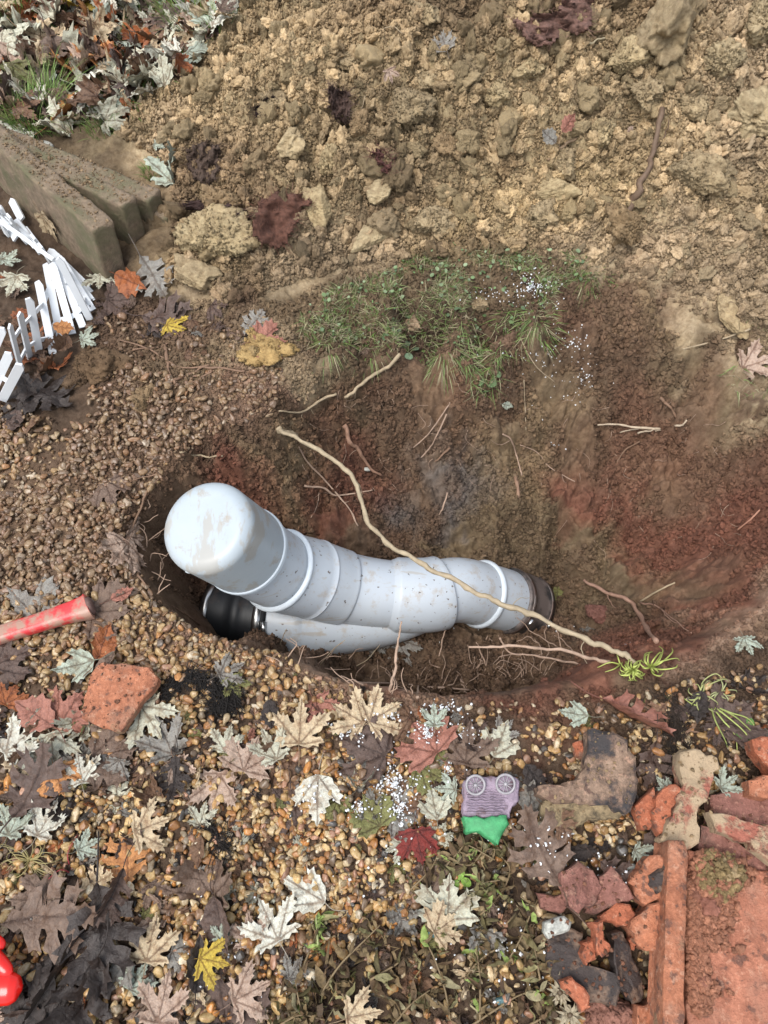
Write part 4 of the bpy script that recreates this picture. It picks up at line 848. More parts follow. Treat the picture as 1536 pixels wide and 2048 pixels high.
# ------------------------------------------------------------------ root mats in the heap
def mat_sheet(label, poly, col, lift=.02, curl=0.0, name='root_mat', seed=0, thick=.008, cat='root mat'):
    """ragged fibrous sheet draped on the heap, thickened, with fibres as stuff-like child"""
    n = 26; us = [p[0] for p in poly]; vs_ = [p[1] for p in poly]
    G = []; idx = {}
    for j in range(n + 1):
        for i in range(n + 1):
            u = min(us) + (max(us) - min(us)) * i / n; v = min(vs_) + (max(vs_) - min(vs_)) * j / n
            uj = u + 7 * float(vnoise(np.array([i * .9]), np.array([j * .9]), 0, seed)[0]); vj = v + 7 * float(vnoise(np.array([i * .9]), np.array([j * .9]), 0, seed + 3)[0])
            if bool(inpoly(np.array([uj]), np.array([vj]), poly)[0]):
                p, t = hit(u, v); e = (i / n - .5); f = (j / n - .5)
                h = lift + curl * (abs(e) * 2) ** 2 * 1.0 + .012 * float(fbm(np.array([i * .25]), np.array([j * .25]), 0, 3, seed)[0]) + .004 * float(vnoise(np.array([i * 1.1]), np.array([j * 1.1]), 0, seed + 8)[0])
                idx[(i, j)] = len(G); G.append(pz(u, v, float(zat(p[0], p[1])) * .4 + .6 * p[2] + h))
    G = np.array(G); nrm = np.array([0, -.5, .85]); m = len(G)
    V = np.vstack([G, G - nrm * thick]); F = []; edges = {}
    for (i, j), a in idx.items():
        q = [(i, j), (i, j + 1), (i + 1, j + 1), (i + 1, j)]
        if all(k in idx for k in q):
            k = [idx[x] for x in q]; F.append(tuple(k)); F.append(tuple(x + m for x in k[::-1]))
            for x, y in zip(k, k[1:] + k[:1]): edges[(x, y)] = 1
    for (x, y) in list(edges):
        if (y, x) not in edges: F.append((y, x, x + m, y + m))
    o = wobj(name, V, F, M['fibre'], col=col); tag(o, label, cat)
    rs = np.random.RandomState(seed); ps = []
    bd = sorted({x for (x, y) in edges if (y, x) not in edges})
    cen = G.mean(0)
    for k in range(150):
        a = G[bd[rs.randint(len(bd))]] if k % 2 else G[rs.randint(len(G))]; d = (a - cen) if k % 2 else rs.normal(size=3); d = d / (np.linalg.norm(d) + 1e-6) + rs.normal(size=3) * .6; d[2] = abs(d[2]) * .4
        L = rs.uniform(.008, .022); b = a + d * L * .5 + rs.normal(size=3) * .003; c = a + d * L + rs.normal(size=3) * .006
        ps.append(tube(np.array([a, b, c]), [.0007, .0005, .0003], 3))
    V, F = join(ps); f = link('fibres', mesh_np('fibres', V - ORG[o.name], F), M['fibre'], o, col=tuple(min(1, c * 1.5) for c in col)); f['kind'] = 'stuff'
    return o
mat_sheet('rust-brown curled root mat standing in the left of the heap', [(520, 395), (560, 378), (600, 390), (640, 400), (605, 415), (590, 450), (575, 485), (548, 500), (500, 470), (505, 430)], (.17, .075, .05), .03, .05, seed=1)
mat_sheet('dark root mat arched over a hollow in the upper left of the heap', [(508, 215), (530, 195), (555, 190), (580, 195), (578, 215), (550, 218), (520, 235), (505, 235)], (.04, .02, .016), .012, .0, seed=2)
mat_sheet('dark purplish root mat standing upright near the middle of the heap', [(655, 165), (675, 175), (700, 180), (705, 215), (690, 250), (665, 240), (655, 200)], (.12, .07, .055), .02, .02, seed=3)
mat_sheet('reddish fibre mat lying at the top middle of the heap', [(1020, 38), (1060, 25), (1110, 20), (1130, -10), (1190, -10), (1190, 40), (1165, 75), (1130, 70), (1085, 95), (1045, 75)], (.24, .13, .10), .03, .0, seed=4)
mat_sheet('dark fibrous sod lump beside the pale upright leaf', [(370, 300), (400, 280), (440, 290), (440, 340), (420, 370), (385, 360), (372, 330)], (.11, .07, .05), .02, .0, seed=5, thick=.02)
mat_sheet('flat black-brown root strip left of the rust root mat', [(360, 405), (400, 400), (450, 405), (500, 420), (500, 440), (440, 425), (370, 420)], (.06, .03, .025), .03, .0, seed=6)
mat_sheet('small reddish fibre patch in the left middle of the heap', [(740, 300), (760, 295), (785, 310), (790, 340), (765, 345), (745, 325)], (.15, .06, .05), .015, .0, seed=7)
def hair_ball(label, pts_, r, col, n, seed, name='root_clump', lift=.012):
    rs = np.random.RandomState(seed); ps = []
    Q = smooth_path(surf(pts_, lift), 10)
    for k in range(n):
        i = rs.randint(0, max(1, len(Q) - 6)); a = Q[i] + rs.normal(size=3) * r * [1, 1, .4]; b = Q[min(i + 4, len(Q) - 1)] + rs.normal(size=3) * r * [1, 1, .4]; c = Q[min(i + 8, len(Q) - 1)] + rs.normal(size=3) * r * [1.3, 1.3, .4]
        ps.append(tube(smooth_path([a, b, c], 3), .0008, 3, False))
    V, F = join(ps); o = wobj(name, V, F, M['fibre'], col=col); tag(o, label, 'root clump'); return o
hair_ball('matted black hair-like root clump curling on the gravel below the near lip', [(325, 1410), (345, 1375), (380, 1355), (420, 1370), (455, 1385), (465, 1405), (440, 1420), (420, 1390)], .011, (.022, .017, .015), 420, 5)
hair_ball('small black root tuft on the bright gravel in the foreground', [(400, 1640), (425, 1665), (450, 1690), (440, 1720)], .009, (.03, .022, .018), 120, 6)
hair_ball('dark root knot at the right beside the pinkish-brown leaf', [(1330, 1390), (1350, 1430), (1345, 1480), (1370, 1520), (1330, 1540)], .014, (.05, .033, .022), 240, 7)

# ------------------------------------------------------------------ perlite granules
def perlite(name, spots, label):
    P, S = [], []
    for (u, v, ru, rv, n, tall) in spots:
        for k in range(n):
            a, r = RS.uniform(0, 6.28), abs(RS.normal(0, .5)); p, t = hit(u + ru * r * math.cos(a), v + rv * r * math.sin(a)); P.append(p + [0, 0, .003 + RS.uniform(0, tall)]); S.append(RS.uniform(.0008, .0026) * (1.5 if RS.rand() < .06 else 1))
    n = len(P); S = np.array(S)
    tag(scatter(name, [p.copy() for p in crumb_protos[:4]], np.array(P), RS.uniform(0, 6, (n, 3)), np.stack([S, S, S], 1), RS.randint(0, 4, n), np.full((n, 3), .8), M['perlite']), label)
perlite('white_granules', [(1062, 580, 60, 42, 190, .012), (1145, 690, 50, 30, 45, .005), (1160, 760, 70, 70, 60, .004), (985, 590, 90, 40, 40, .01), (1080, 720, 160, 160, 70, .003), (700, 680, 60, 20, 25, .003), (1105, 890, 30, 15, 14, .003), (900, 1250, 500, 60, 40, .002)], 'white granules spilled on the grass strip and down the wall')

# ------------------------------------------------------------------ concrete edging slabs
def beam(label, a_end, b_dir_px, top_w, h, z_end, length, seed, lean=.0, mat='concrete', name='concrete_edging_slab', tiltz=0.0):
    """a_end: pixel of the middle of the near end's top edge; b_dir_px: pixel further along the top"""
    A = pz(a_end[0], a_end[1], z_end); Bp = pz(b_dir_px[0], b_dir_px[1], z_end); d = Bp - A; d /= np.linalg.norm(d); d = d + np.array([0, 0, tiltz]); d /= np.linalg.norm(d)
    up = np.array([lean * d[1], -lean * d[0], 1.]); up -= d * (up @ d); up /= np.linalg.norm(up); sd_ = np.cross(d, up)
    nl, nw, nh = 60, 8, 16; V = []; F = []; idx = {}
    def vid(i, j, k):
        if (i, j, k) in idx: return idx[(i, j, k)]
        q = np.array([i / nl, j / nw - .5, -k / nh]); l = q[0] * length; ww = q[1] * top_w; hh = q[2] * h
        # rounded arrises
        r = .009; ex = max(0, r - l) + max(0, l - length + r); ey = max(0, abs(ww) - top_w / 2 + r); ez = max(0, r + hh) + max(0, -hh - h + r)
        e = math.sqrt(ex * ex + ey * ey + ez * ez); c = np.array([l, ww, hh])
        if (ex > 0) + (ey > 0) + (ez > 0) >= 2 and e > 0:
            sh = (e - r) / e if e > r else 0
            c -= np.array([(-ex if l < length / 2 else ex), math.copysign(ey, ww), (ez if hh > -h / 2 else -ez)]) * sh
        idx[(i, j, k)] = len(V); V.append(c); return idx[(i, j, k)]
    def quad(a, b, c, d_): F.append((vid(*a), vid(*b), vid(*c), vid(*d_)))
    for i in range(nl):
        for j in range(nw): quad((i, j, 0), (i + 1, j, 0), (i + 1, j + 1, 0), (i, j + 1, 0)); quad((i, j, nh), (i, j + 1, nh), (i + 1, j + 1, nh), (i + 1, j, nh))
        for k in range(nh): quad((i, 0, k), (i, 0, k + 1), (i + 1, 0, k + 1), (i + 1, 0, k)); quad((i, nw, k), (i + 1, nw, k), (i + 1, nw, k + 1), (i, nw, k + 1))
    for j in range(nw):
        for k in range(nh): quad((0, j, k), (0, j + 1, k), (0, j + 1, k + 1), (0, j, k + 1)); quad((nl, j, k), (nl, j, k + 1), (nl, j + 1, k + 1), (nl, j + 1, k))
    V = np.array(V); dn = .0022 * fbm(V[:, 0] * 30 + seed, V[:, 1] * 30, V[:, 2] * 30, 3, seed) ; V = V + dn[:, None] * np.array([0.3, 1, 1])
    Wd = A + V[:, :1] * d + V[:, 1:2] * sd_ + V[:, 2:] * up
    o = wobj(name, Wd, F, M[mat], origin=A); tag(o, label, 'edging slab'); o['_top'] = 0
    # soil crusted on the upper edge
    return A, d, sd_, up
SL = [beam('nearest concrete edging slab with a pale leaf on its side, end face towards the fence', (206, 452), (0, 275), .060, .185, .175, 1.0, 1, .12),
      beam('second concrete edging slab, fanned out just behind the nearest one', (258, 405), (88, 319), .050, .165, .150, .62, 2, .08),
      beam('third concrete edging slab from the front, its end stained dark', (308, 391), (128, 317), .052, .15, .115, .58, 3, .05),
      beam('rearmost short-looking concrete edging slab, green-stained, low by the spoil heap', (345, 425), (190, 362), .056, .12, .07, .5, 4, .0)]
Pc, Sc, Tc = [], [], []
for (A, d, s_d, up) in SL:
    for k in range(500):
        l = RS.uniform(0, .7); ww = RS.normal(0, .014) + (.012 if RS.rand() < .4 else 0); Pc.append(A + d * l + s_d * np.clip(ww, -.028, .028) + up * .001); Sc.append(.0012 + .0035 * RS.rand() ** 3); Tc.append(np.array((.30, .22, .14)) * RS.uniform(.7, 1.2))
n = len(Pc); Sc = np.array(Sc)
tag(scatter('soil_on_slabs', [p.copy() for p in crumb_protos], np.array(Pc), RS.uniform(0, 6, (n, 3)), np.stack([Sc, Sc, Sc * .8], 1), RS.randint(0, 9, n), np.array(Tc), M['crumb']), 'dry soil crumbs left on the tops of the edging slabs')

# ------------------------------------------------------------------ white picket fence
fr = wroot('picket_fence', pz(100, 690, 0)); tag(fr, 'low white plastic picket fence, folded and leaning, beside the concrete slabs', 'fence')
def fpart(name, V, F, mat='white_plastic', smooth=False): return wpart(name, V, F, M[mat], fr, smooth)
PK = [((19, 648), (45, 750)), ((39, 624), (60, 716)), ((58, 595), (79, 706)), ((76, 560), (106, 708)), ((92, 525), (120, 672)), ((104, 524), (145, 668)), ((112, 519), (166, 655)),
      ((116, 515), (180, 639)), ((118, 512), (186, 621)), ((113, 509), (185, 603)), ((107, 505), (181, 586)), ((98, 498), (176, 574))]
def picket(tip, bot, wd, L=.19, w_=.0185, th=.0045, zb=.004):
    B = pz(bot[0], bot[1], zb); best = None
    for z in np.linspace(zb, .22, 120):
        T = pz(tip[0], tip[1], z); e = abs(np.linalg.norm(T - B) - L)
        if best is None or e < best[0]: best = (e, T)
    T = best[1]; ax = T - B; Ln = np.linalg.norm(ax); ax /= Ln; wdir = wd - ax * (wd @ ax); wdir /= np.linalg.norm(wdir); nn = np.cross(wdir, ax)
    prof = [(-.5, 0), (.5, 0), (.5, Ln - .014), (.12, Ln), (-.5, Ln - .006)]
    V = [B + wdir * (a * w_) + ax * b + nn * (s * th / 2) for s in (-1, 1) for a, b in prof]; k = len(prof)
    F = [tuple(range(k))[::-1], tuple(range(k, 2 * k))] + [(i, (i + 1) % k, (i + 1) % k + k, i + k) for i in range(k)]
    fpart('picket', V, F); return B, ax, Ln, wdir, nn
pk = []
for i, (t, b) in enumerate(PK):
    a = pz(*PK[max(0, i - 1)][1], .0); c = pz(*PK[min(len(PK) - 1, i + 1)][1], 0); wd = c - a
    if i >= 7: wd = wd + np.array([.05, -.05, 0])
    pk.append(picket(t, b, wd))
def rail(pk, f, nm='rail'):
    for a, b in zip(pk[:-1], pk[1:]):
        p = a[0] + a[1] * a[2] * f; q = b[0] + b[1] * b[2] * f; p = p - a[4] * .004; q = q - b[4] * .004; m = (q - p); L = np.linalg.norm(m)
        if L < 1e-4: continue
        m /= L; up = a[1] - m * (a[1] @ m); up /= np.linalg.norm(up) + 1e-9; nn = np.cross(m, up)
        V, F = box((p + q) / 2, L + .006, .012, .004, np.stack([m, up, nn], 1)); fpart(nm, V, F)
rail(pk, .68); rail(pk, .22)
# stretch lying folded back along the first slab
PK2 = [((77, 487), (110, 540)), ((62, 470), (98, 520)), ((46, 455), (84, 505)), ((30, 440), (72, 492)), ((14, 428), (50, 484)), ((-4, 412), (32, 478)), ((-22, 398), (14, 470)), ((-40, 384), (-4, 462))]
pk2 = [picket(t, b, np.array([-.7, .7, .0]), .12, .021, .006, .03) for t, b in PK2]; rail(pk2, .75)
V, F = tube(smooth_path([pz(-40, 405, .128), pz(0, 442, .13), pz(40, 470, .13), pz(80, 500, .13), pz(108, 520, .13)], 4), .006, 6); fpart('rail', V, F)
# stretch crossing the other way at the left edge
PK3 = [((6, 655), (-30, 740)), ((20, 705), (-20, 790)), ((42, 728), (4, 800))]
pk3 = [picket(t, b, np.array([1., .0, .0]), .17 if i < 3 else .08, .021, .006, .006) for i, (t, b) in enumerate(PK3)]; rail(pk3[:3], .45)
PK4 = [((22, 398), (44, 440)), ((0, 418), (22, 444))]
for t, b in PK4: picket(t, b, np.array([.6, -.8, 0.]), .09, .022, .006, .03)

SHC = []
# ------------------------------------------------------------------ shards and slabs traced from their outlines
def shard(name, label, cat, poly, z, th, mat, tilt=(0, 0), rough=.0015, bev=.003, seed=0, bow=0.0, parent=None, group=None, n=14, col=None):
    """poly: outline of the top face in photograph pixels at height z; extruded down by th with a chipped edge"""
    P = [pz(u, v, z) for u, v in poly]; c0 = np.mean(P, 0)
    pts2 = []
    for i in range(len(P)):
        a, b = P[i], P[(i + 1) % len(P)]; m = max(2, int(np.linalg.norm(b - a) / .010))
        for k in range(m):
            q = a + (b - a) * k / m; j = rough * 1.2; q = q + np.array([float(vnoise(np.array([q[0] * 90.]), np.array([q[1] * 90.]), 0, seed + 1)[0]), float(vnoise(np.array([q[0] * 90.]), np.array([q[1] * 90.]), 0, seed + 2)[0]), 0]) * j
            pts2.append(q)
    ring = np.array(pts2); m = len(ring)
    # inner grid points for relief on the top
    inn = []
    lo, hi = ring.min(0), ring.max(0); st = max(.008, (hi - lo).max() / 22)
    pl = [(p[0], p[1]) for p in ring]; cen = ring.mean(0)
    gx, gy = np.meshgrid(np.arange(lo[0], hi[0], st), np.arange(lo[1], hi[1], st)); gx = gx.ravel() + RS.uniform(-.2, .2, gx.size) * st; gy = gy.ravel()
    k = inpoly(gx, gy, pl)
    d = np.min(np.hypot(gx[:, None] - ring[None, :, 0], gy[:, None] - ring[None, :, 1]), 1) if len(gx) else np.zeros(0); k &= d > max(bev * 1.3, st * .45)
    shr = ring - (ring - cen) * (bev / (np.linalg.norm(ring - cen, axis=1)[:, None] + 1e-6)); shr = shr
    top = [Vector((p[0], p[1])) for p in shr] + [Vector((a, b)) for a, b in zip(gx[k], gy[k])]
    tv, te, tf, o1, _, _ = geometry.delaunay_2d_cdt(top, [(i, (i + 1) % m) for i in range(m)], [], 1, 1e-7)
    if len(tv) != len(top): tf = None
    TV = np.array([[p[0], p[1], 0] for p in (tv if tf else top)])
    def zz(x, y):
        return z + tilt[0] * (x - c0[0]) + tilt[1] * (y - c0[1]) + bow * (1 - ((x - c0[0]) ** 2) / (max(abs(hi[0] - c0[0]), 1e-3) ** 2)) + rough * fbm(x * 45 + seed, y * 45, 0, 4, seed) 
    TV[:, 2] = zz(TV[:, 0], TV[:, 1]); side = ring.copy(); side[:, 2] = zz(ring[:, 0], ring[:, 1]) - bev
    mid = ring - (ring - cen) * .015; mid = mid + RS.normal(0, rough * .6, mid.shape); mid[:, 2] = side[:, 2] - th * .5
    bot = ring.copy(); bot[:, 2] = side[:, 2] - th
    nt_ = len(TV); V = np.vstack([TV, side, mid, bot, [[cen[0], cen[1], bot[:, 2].mean()]]])
    if tf is None: F = [tuple(range(m))]
    else: F = [tuple(f) for f in tf]
    ar = 0
    for i in range(m): ar += ring[i][0] * ring[(i + 1) % m][1] - ring[(i + 1) % m][0] * ring[i][1]
    ccw = ar > 0
    def q(a, b, c, d_): F.append((a, b, c, d_) if ccw else (d_, c, b, a))
    for i in range(m):
        j = (i + 1) % m
        q(i, nt_ + i, nt_ + j, j); q(nt_ + i, nt_ + m + i, nt_ + m + j, nt_ + j); q(nt_ + m + i, nt_ + 2 * m + i, nt_ + 2 * m + j, nt_ + m + j)
        F.append((nt_ + 2 * m + i, nt_ + 3 * m, nt_ + 2 * m + j))
    if name != 'tile_bed' and parent is None:
        for q in TV[RS.randint(0, len(TV), int(len(TV) * .35))]: SHC.append((q + [RS.uniform(-.004, .004), RS.uniform(-.004, .004), .0005], .0008 + .0035 * RS.rand() ** 3, (.34, .25, .15) if mat in ('terra_mud', 'moss', 'charred') else (.24, .12, .08)))
    if parent is not None: return wpart(name, V, F, M[mat], parent, True)
    o = wobj(name, V, F, M[mat], origin=(c0[0], c0[1], z - th)); tag(o, label, cat, group)
    try: o.data.set_sharp_from_angle(angle=math.radians(24))
    except Exception: pass
    return o
S = shard
S('terracotta_piece', 'curved square terracotta piece lying on the gravel left of the black root clump', 'terracotta shard', [(200, 1328), (245, 1331), (300, 1338), (321, 1360), (285, 1408), (246, 1467), (205, 1455), (165, 1438), (168, 1395), (180, 1352)], .045, .020, 'terra', (0.1, 0), .002, .002, 3, .014)
# big roof tile bottom right
tl = wroot('roof_tile', pz(1440, 1850, .0)); tag(tl, 'large red clay roof tile with a raised edge and mud on its face, bottom right corner', 'roof tile')
S('tile_bed', None, None, [(1378, 1700), (1430, 1705), (1490, 1735), (1700, 1760), (1900, 2300), (1372, 2300)], .075, .03, 'tile_face', (0, 0), .003, .003, 5, parent=tl)
S('tile_rim', None, None, [(1337, 1680), (1366, 1681), (1376, 1700), (1370, 1900), (1366, 2300), (1318, 2300), (1326, 2000), (1333, 1800)], .115, .075, 'terra', (0, 0), .0012, .002, 6, parent=tl)
P_, S_, T_ = [], [], []
for k in range(5200):
    u = 1378 + abs(RS.normal(0, 26)) ; v = RS.uniform(1700, 2060)
    if RS.rand() < .2: u, v = RS.normal(1440, 30), RS.normal(1780, 50)
    if u > 1600 or v < 1700 or u < 1375: continue
    big_ = max(0, 1 - math.hypot((u - 1442) / 55, (v - 1745) / 60)); s = .0018 + .008 * RS.rand() ** 4
    if fbm(np.array([u / 60.]), np.array([v / 60.]), 0, 3, 17)[0] < -.1 and big_ == 0: continue
    P_.append(pz(u, v, .076 + .03 * big_ ** .5 * RS.uniform(.3, 1))); S_.append(s); T_.append(np.array((.27, .20, .10) if big_ > .1 and RS.rand() < .7 else (.36, .17, .11)) * RS.uniform(.7, 1.15))
n = len(P_); S_ = np.array(S_)
o = scatter('soil_on_tile', [p.copy() for p in crumb_protos], np.array(P_), RS.uniform(0, 6, (n, 3)), np.stack([S_] * 3, 1), RS.randint(0, 9, n), np.array(T_), M['crumb']); tag(o, 'mud crumbs stuck to the face of the large roof tile')
for (u, v, px, c, lab) in [(1440, 1745, 85, (.36, .275, .16), 'yellow mud lump stuck on the upper face of the large roof tile'), (1420, 1810, 48, (.25, .11, .08), 'red mud lump below the yellow one on the large roof tile'), (1395, 1790, 30, (.22, .1, .07), 'small red mud lump next to the rim of the large roof tile'), (1405, 1960, 30, (.25, .11, .08), 'small red mud lump low on the large roof tile')]:
    p = pz(u, v, .08); t = (p - CAMP) @ cF; s = px * t / FPX / 2; V, F = lumpy(5, .3, 1.5, int(u), (1, .9, .45), 1, .2, 11, 4); o = link('mud_lump', mesh_np('mud_lump', V * s, F), M['clod'], None, p, col=c); tag(o, lab, 'mud lump')
S('terracotta_shard', 'long terracotta shard plastered with yellow mud above the large roof tile', 'terracotta shard', [(1362, 1503), (1400, 1500), (1437, 1520), (1425, 1575), (1400, 1620), (1395, 1685), (1378, 1705), (1340, 1690), (1325, 1680), (1335, 1650), (1350, 1620), (1368, 1570), (1358, 1535)], .085, .035, 'terra_mud', (0, .05), .005, .003, 11)
S('terracotta_shard', 'bright orange side of a broken shard left of the yellow-muddied one', 'terracotta shard', [(1325, 1575), (1352, 1568), (1362, 1580), (1345, 1620), (1340, 1655), (1322, 1668), (1310, 1650), (1310, 1610)], .07, .03, 'terra_red', (.2, 0), .003, .002, 12)
S('terracotta_shard', 'narrow orange crescent-shaped shard beside the charred slab', 'terracotta shard', [(1308, 1575), (1312, 1600), (1308, 1640), (1300, 1660), (1285, 1658), (1272, 1628), (1270, 1610), (1290, 1590)], .05, .03, 'terra_red', (.1, 0), .002, .002, 13)
S('terracotta_shard', 'broad reddish slab at the right edge under the muddy ridge shard', 'terracotta shard', [(1425, 1590), (1470, 1580), (1700, 1585), (1700, 1700), (1500, 1680), (1420, 1640)], .06, .03, 'terra_dusty', (0, 0), .003, .003, 14)
S('terracotta_shard', 'ridge-shaped shard crusted with tan mud at the right edge', 'terracotta shard', [(1423, 1625), (1470, 1630), (1530, 1650), (1700, 1670), (1700, 1790), (1540, 1725), (1500, 1690), (1440, 1660)], .10, .03, 'terra_mud', (0, -.15), .004, .003, 15)
S('terracotta_shard', 'dark rough slab between the ridge shard and the large roof tile', 'terracotta shard', [(1405, 1650), (1440, 1665), (1520, 1710), (1700, 1800), (1700, 1850), (1480, 1735), (1400, 1700)], .065, .03, 'terra_dusty', (0, 0), .005, .003, 16)
S('terracotta_shard', 'bright red brick fragment cut by the right edge below the green leaves', 'brick fragment', [(1505, 1478), (1525, 1470), (1700, 1500), (1700, 1620), (1560, 1560), (1510, 1505)], .06, .035, 'terra_red', (0, 0), .002, .003, 17)
S('terracotta_shard', 'small brick fragment at the right edge above the broad reddish slab', 'brick fragment', [(1498, 1560), (1520, 1550), (1700, 1555), (1700, 1600), (1530, 1595), (1500, 1588)], .095, .03, 'terra', (0, 0), .003, .004, 18)
S('charred_slab', 'L-shaped charred clay slab with yellow mossy lower edge beside the toy wagon', 'clay slab', [(1180, 1462), (1215, 1458), (1250, 1478), (1268, 1510), (1275, 1550), (1275, 1610), (1255, 1625), (1240, 1618), (1215, 1605), (1180, 1602), (1130, 1610), (1100, 1602), (1075, 1590), (1080, 1570), (1110, 1572), (1150, 1568), (1165, 1545), (1172, 1500)], .075, .035, 'charred', (0, 0), .006, .006, 19)
S('moss_crust', 'thick yellow-tan crust along the lower side of the charred slab', 'moss crust', [(1085, 1600), (1130, 1597), (1180, 1592), (1225, 1600), (1262, 1605), (1255, 1625), (1235, 1642), (1215, 1640), (1185, 1645), (1160, 1655), (1140, 1667), (1120, 1655), (1090, 1650), (1078, 1625)], .055, .045, 'moss', (0, .25), .006, .006, 20)
BR = [
 ('pentagonal dusty brick-red shard right of the big grey-pink leaf', [(1120, 1745), (1160, 1725), (1190, 1745), (1208, 1775), (1195, 1805), (1155, 1828), (1142, 1815), (1125, 1785)], .07, .03, 'terra_dusty'),
 ('dusty shard tucked right of the pentagonal one', [(1195, 1760), (1215, 1733), (1240, 1760), (1268, 1795), (1235, 1812), (1180, 1830), (1172, 1815), (1200, 1800)], .05, .02, 'terra_dusty'),
 ('brick-red block leaning on the rim of the large roof tile', [(1262, 1765), (1300, 1712), (1318, 1712), (1334, 1725), (1330, 1785), (1295, 1812), (1275, 1790)], .08, .04, 'terra'),
 ('dark grey clay flake lying on the leaning brick-red block', [(1300, 1755), (1332, 1725), (1334, 1770), (1318, 1786), (1300, 1775)], .092, .008, 'darkstone'),
 ('small upright brick-shaped fragment, right one of the pair', [(1182, 1843), (1208, 1840), (1212, 1880), (1225, 1893), (1222, 1908), (1200, 1917), (1190, 1880)], .08, .035, 'terra_red'),
 ('small brick-shaped fragment, left one of the pair', [(1165, 1880), (1188, 1876), (1194, 1900), (1192, 1922), (1170, 1925)], .065, .03, 'terra_red'),
 ('orange-red shard lying crosswise above the pair of brick-shaped fragments', [(1208, 1830), (1235, 1810), (1262, 1812), (1275, 1828), (1262, 1848), (1210, 1842)], .055, .02, 'terra_red'),
 ('thick brown-red shard against the rim of the large roof tile', [(1265, 1840), (1300, 1810), (1332, 1800), (1328, 1860), (1325, 1900), (1300, 1905), (1275, 1880), (1262, 1855)], .075, .05, 'terra'),
 ('small bright chip beside the thick brown-red shard', [(1258, 1880), (1270, 1868), (1272, 1890), (1262, 1900)], .05, .02, 'terra_red'),
 ('long dark ribbed shard in the heap of fragments at bottom right', [(1222, 1868), (1245, 1860), (1262, 1900), (1290, 1960), (1300, 2000), (1270, 2010), (1240, 1980), (1225, 1920)], .05, .035, 'darkstone'),
 ('dark flat stone under the white granite chip', [(1090, 1870), (1140, 1850), (1165, 1870), (1168, 1930), (1200, 1930), (1240, 1960), (1230, 2010), (1160, 2000), (1100, 1950)], .035, .03, 'darkstone'),
 ('orange shard fragment standing at the bottom right near the dried seed heads', [(1125, 1962), (1140, 1955), (1170, 1975), (1180, 2000), (1176, 2020), (1165, 2028), (1150, 2000)], .06, .025, 'terra_red'),
 ('reddish lump of brick at the bottom edge left of the large roof tile', [(1275, 2010), (1310, 1998), (1330, 2015), (1325, 2080), (1270, 2090)], .05, .04, 'terra'),
 ('tiny orange shard lying on gravel beside the charred slab', [(1146, 1485), (1160, 1482), (1170, 1497), (1162, 1515), (1150, 1505)], .028, .008, 'terra_red'),
 ('dusty red flat shard under the grey-pink leaf tip', [(1080, 1790), (1120, 1790), (1140, 1815), (1120, 1830), (1085, 1815)], .04, .02, 'terra_dusty'),
]
for i, (lab, poly, z, th, mt) in enumerate(BR): S('terracotta_shard' if mt != 'darkstone' else 'dark_shard', lab, 'shard', poly, z, th, mt, (RS.choice([-1, 1]) * RS.uniform(.15, .5), RS.uniform(-.1, .45)), .0045, .003, 40 + i)
S('granite_chip', 'white speckled granite chip on the dark flat stone', 'stone', [(1092, 1845), (1128, 1832), (1146, 1845), (1140, 1860), (1100, 1876), (1090, 1862)], .06, .02, 'granite', (0, 0), .002, .004, 60)
for (u, v, px, m_, lab, nm) in [(878, 1865, 56, 'teal', 'blue-green glazed stone among the wilted stems', 'blue_stone'), (1002, 2003, 26, 'teal', 'small turquoise stone at the bottom edge', 'blue_stone'),
                                (1265, 1735, 26, 'granite', 'pale lilac shell-like chip between leaf and shards', 'chip'), (735, 938, 15, 'granite', 'tiny blue-white glass chip on the back wall', 'chip'),
                                (155, 1310-0, 18, 'darkstone', 'black flat stone under the red plastic handle', 'stone'), (90, 293, 36, 'granite', 'white stone on the far side of the concrete slabs', 'stone')]:
    p = above(u, v, .012); t = (p - CAMP) @ cF; s = px * t / FPX / 2; V, F = lumpy(4, .15, 1.3, int(u), (1, .62, .55), 2, .03); tag(link(nm, mesh_np(nm, V * s, F), M[m_], None, p), lab, 'stone')

n = len(SHC); s_ = np.array([q[1] for q in SHC])
tag(scatter('soil_on_shards', [p.copy() for p in crumb_protos], np.array([q[0] for q in SHC]), RS.uniform(0, 6, (n, 3)), np.stack([s_] * 3, 1), RS.randint(0, 9, n), np.array([q[2] for q in SHC]) * RS.uniform(.6, 1.2, (n, 1)), M['crumb']), 'soil crumbs lying on the shards and stones')
# ------------------------------------------------------------------ toy wagon ornament
tw = wroot('wagon_ornament', pz(985, 1620, .0)); tag(tw, 'small painted wagon ornament with two spoked wheels and a green base, lying on the gravel', 'ornament')
def plate(name, poly, z, th, mat, n_r=.0015, bev=.003, seed=1): return S(name, None, None, poly, z, th, mat, (0, .05), n_r, bev, seed, parent=tw)
plate('body', [(928, 1562), (938, 1553), (1025, 1553), (1037, 1565), (1038, 1600), (1024, 1612), (1018, 1636), (928, 1634)], .048, .03, 'lilac', .0032, .003, 2)
plate('top_beam', [(935, 1554), (1028, 1554), (1030, 1572), (934, 1574)], .053, .01, 'lilac', .0008, .003, 3)
plate('green_base', [(928, 1633), (980, 1635), (1016, 1632), (1020, 1650), (1010, 1668), (995, 1688), (972, 1672), (958, 1664), (930, 1666)], .056, .034, 'greenpaint', .004, .004, 4)
for k in range(9):
    yv = 1580 + k * 5.6; wob_ = [pz(u, yv + 1.6 * math.sin(u * .35 + k * 2), .0498 + .0008 * math.sin(u + k)) for u in np.linspace(933, 1015 - (k % 3) * 6, 9)]
    V, F = tube(smooth_path(wob_, 3), .0013, 5); wpart('plank_ridge', V, F, M['lilac'], tw)
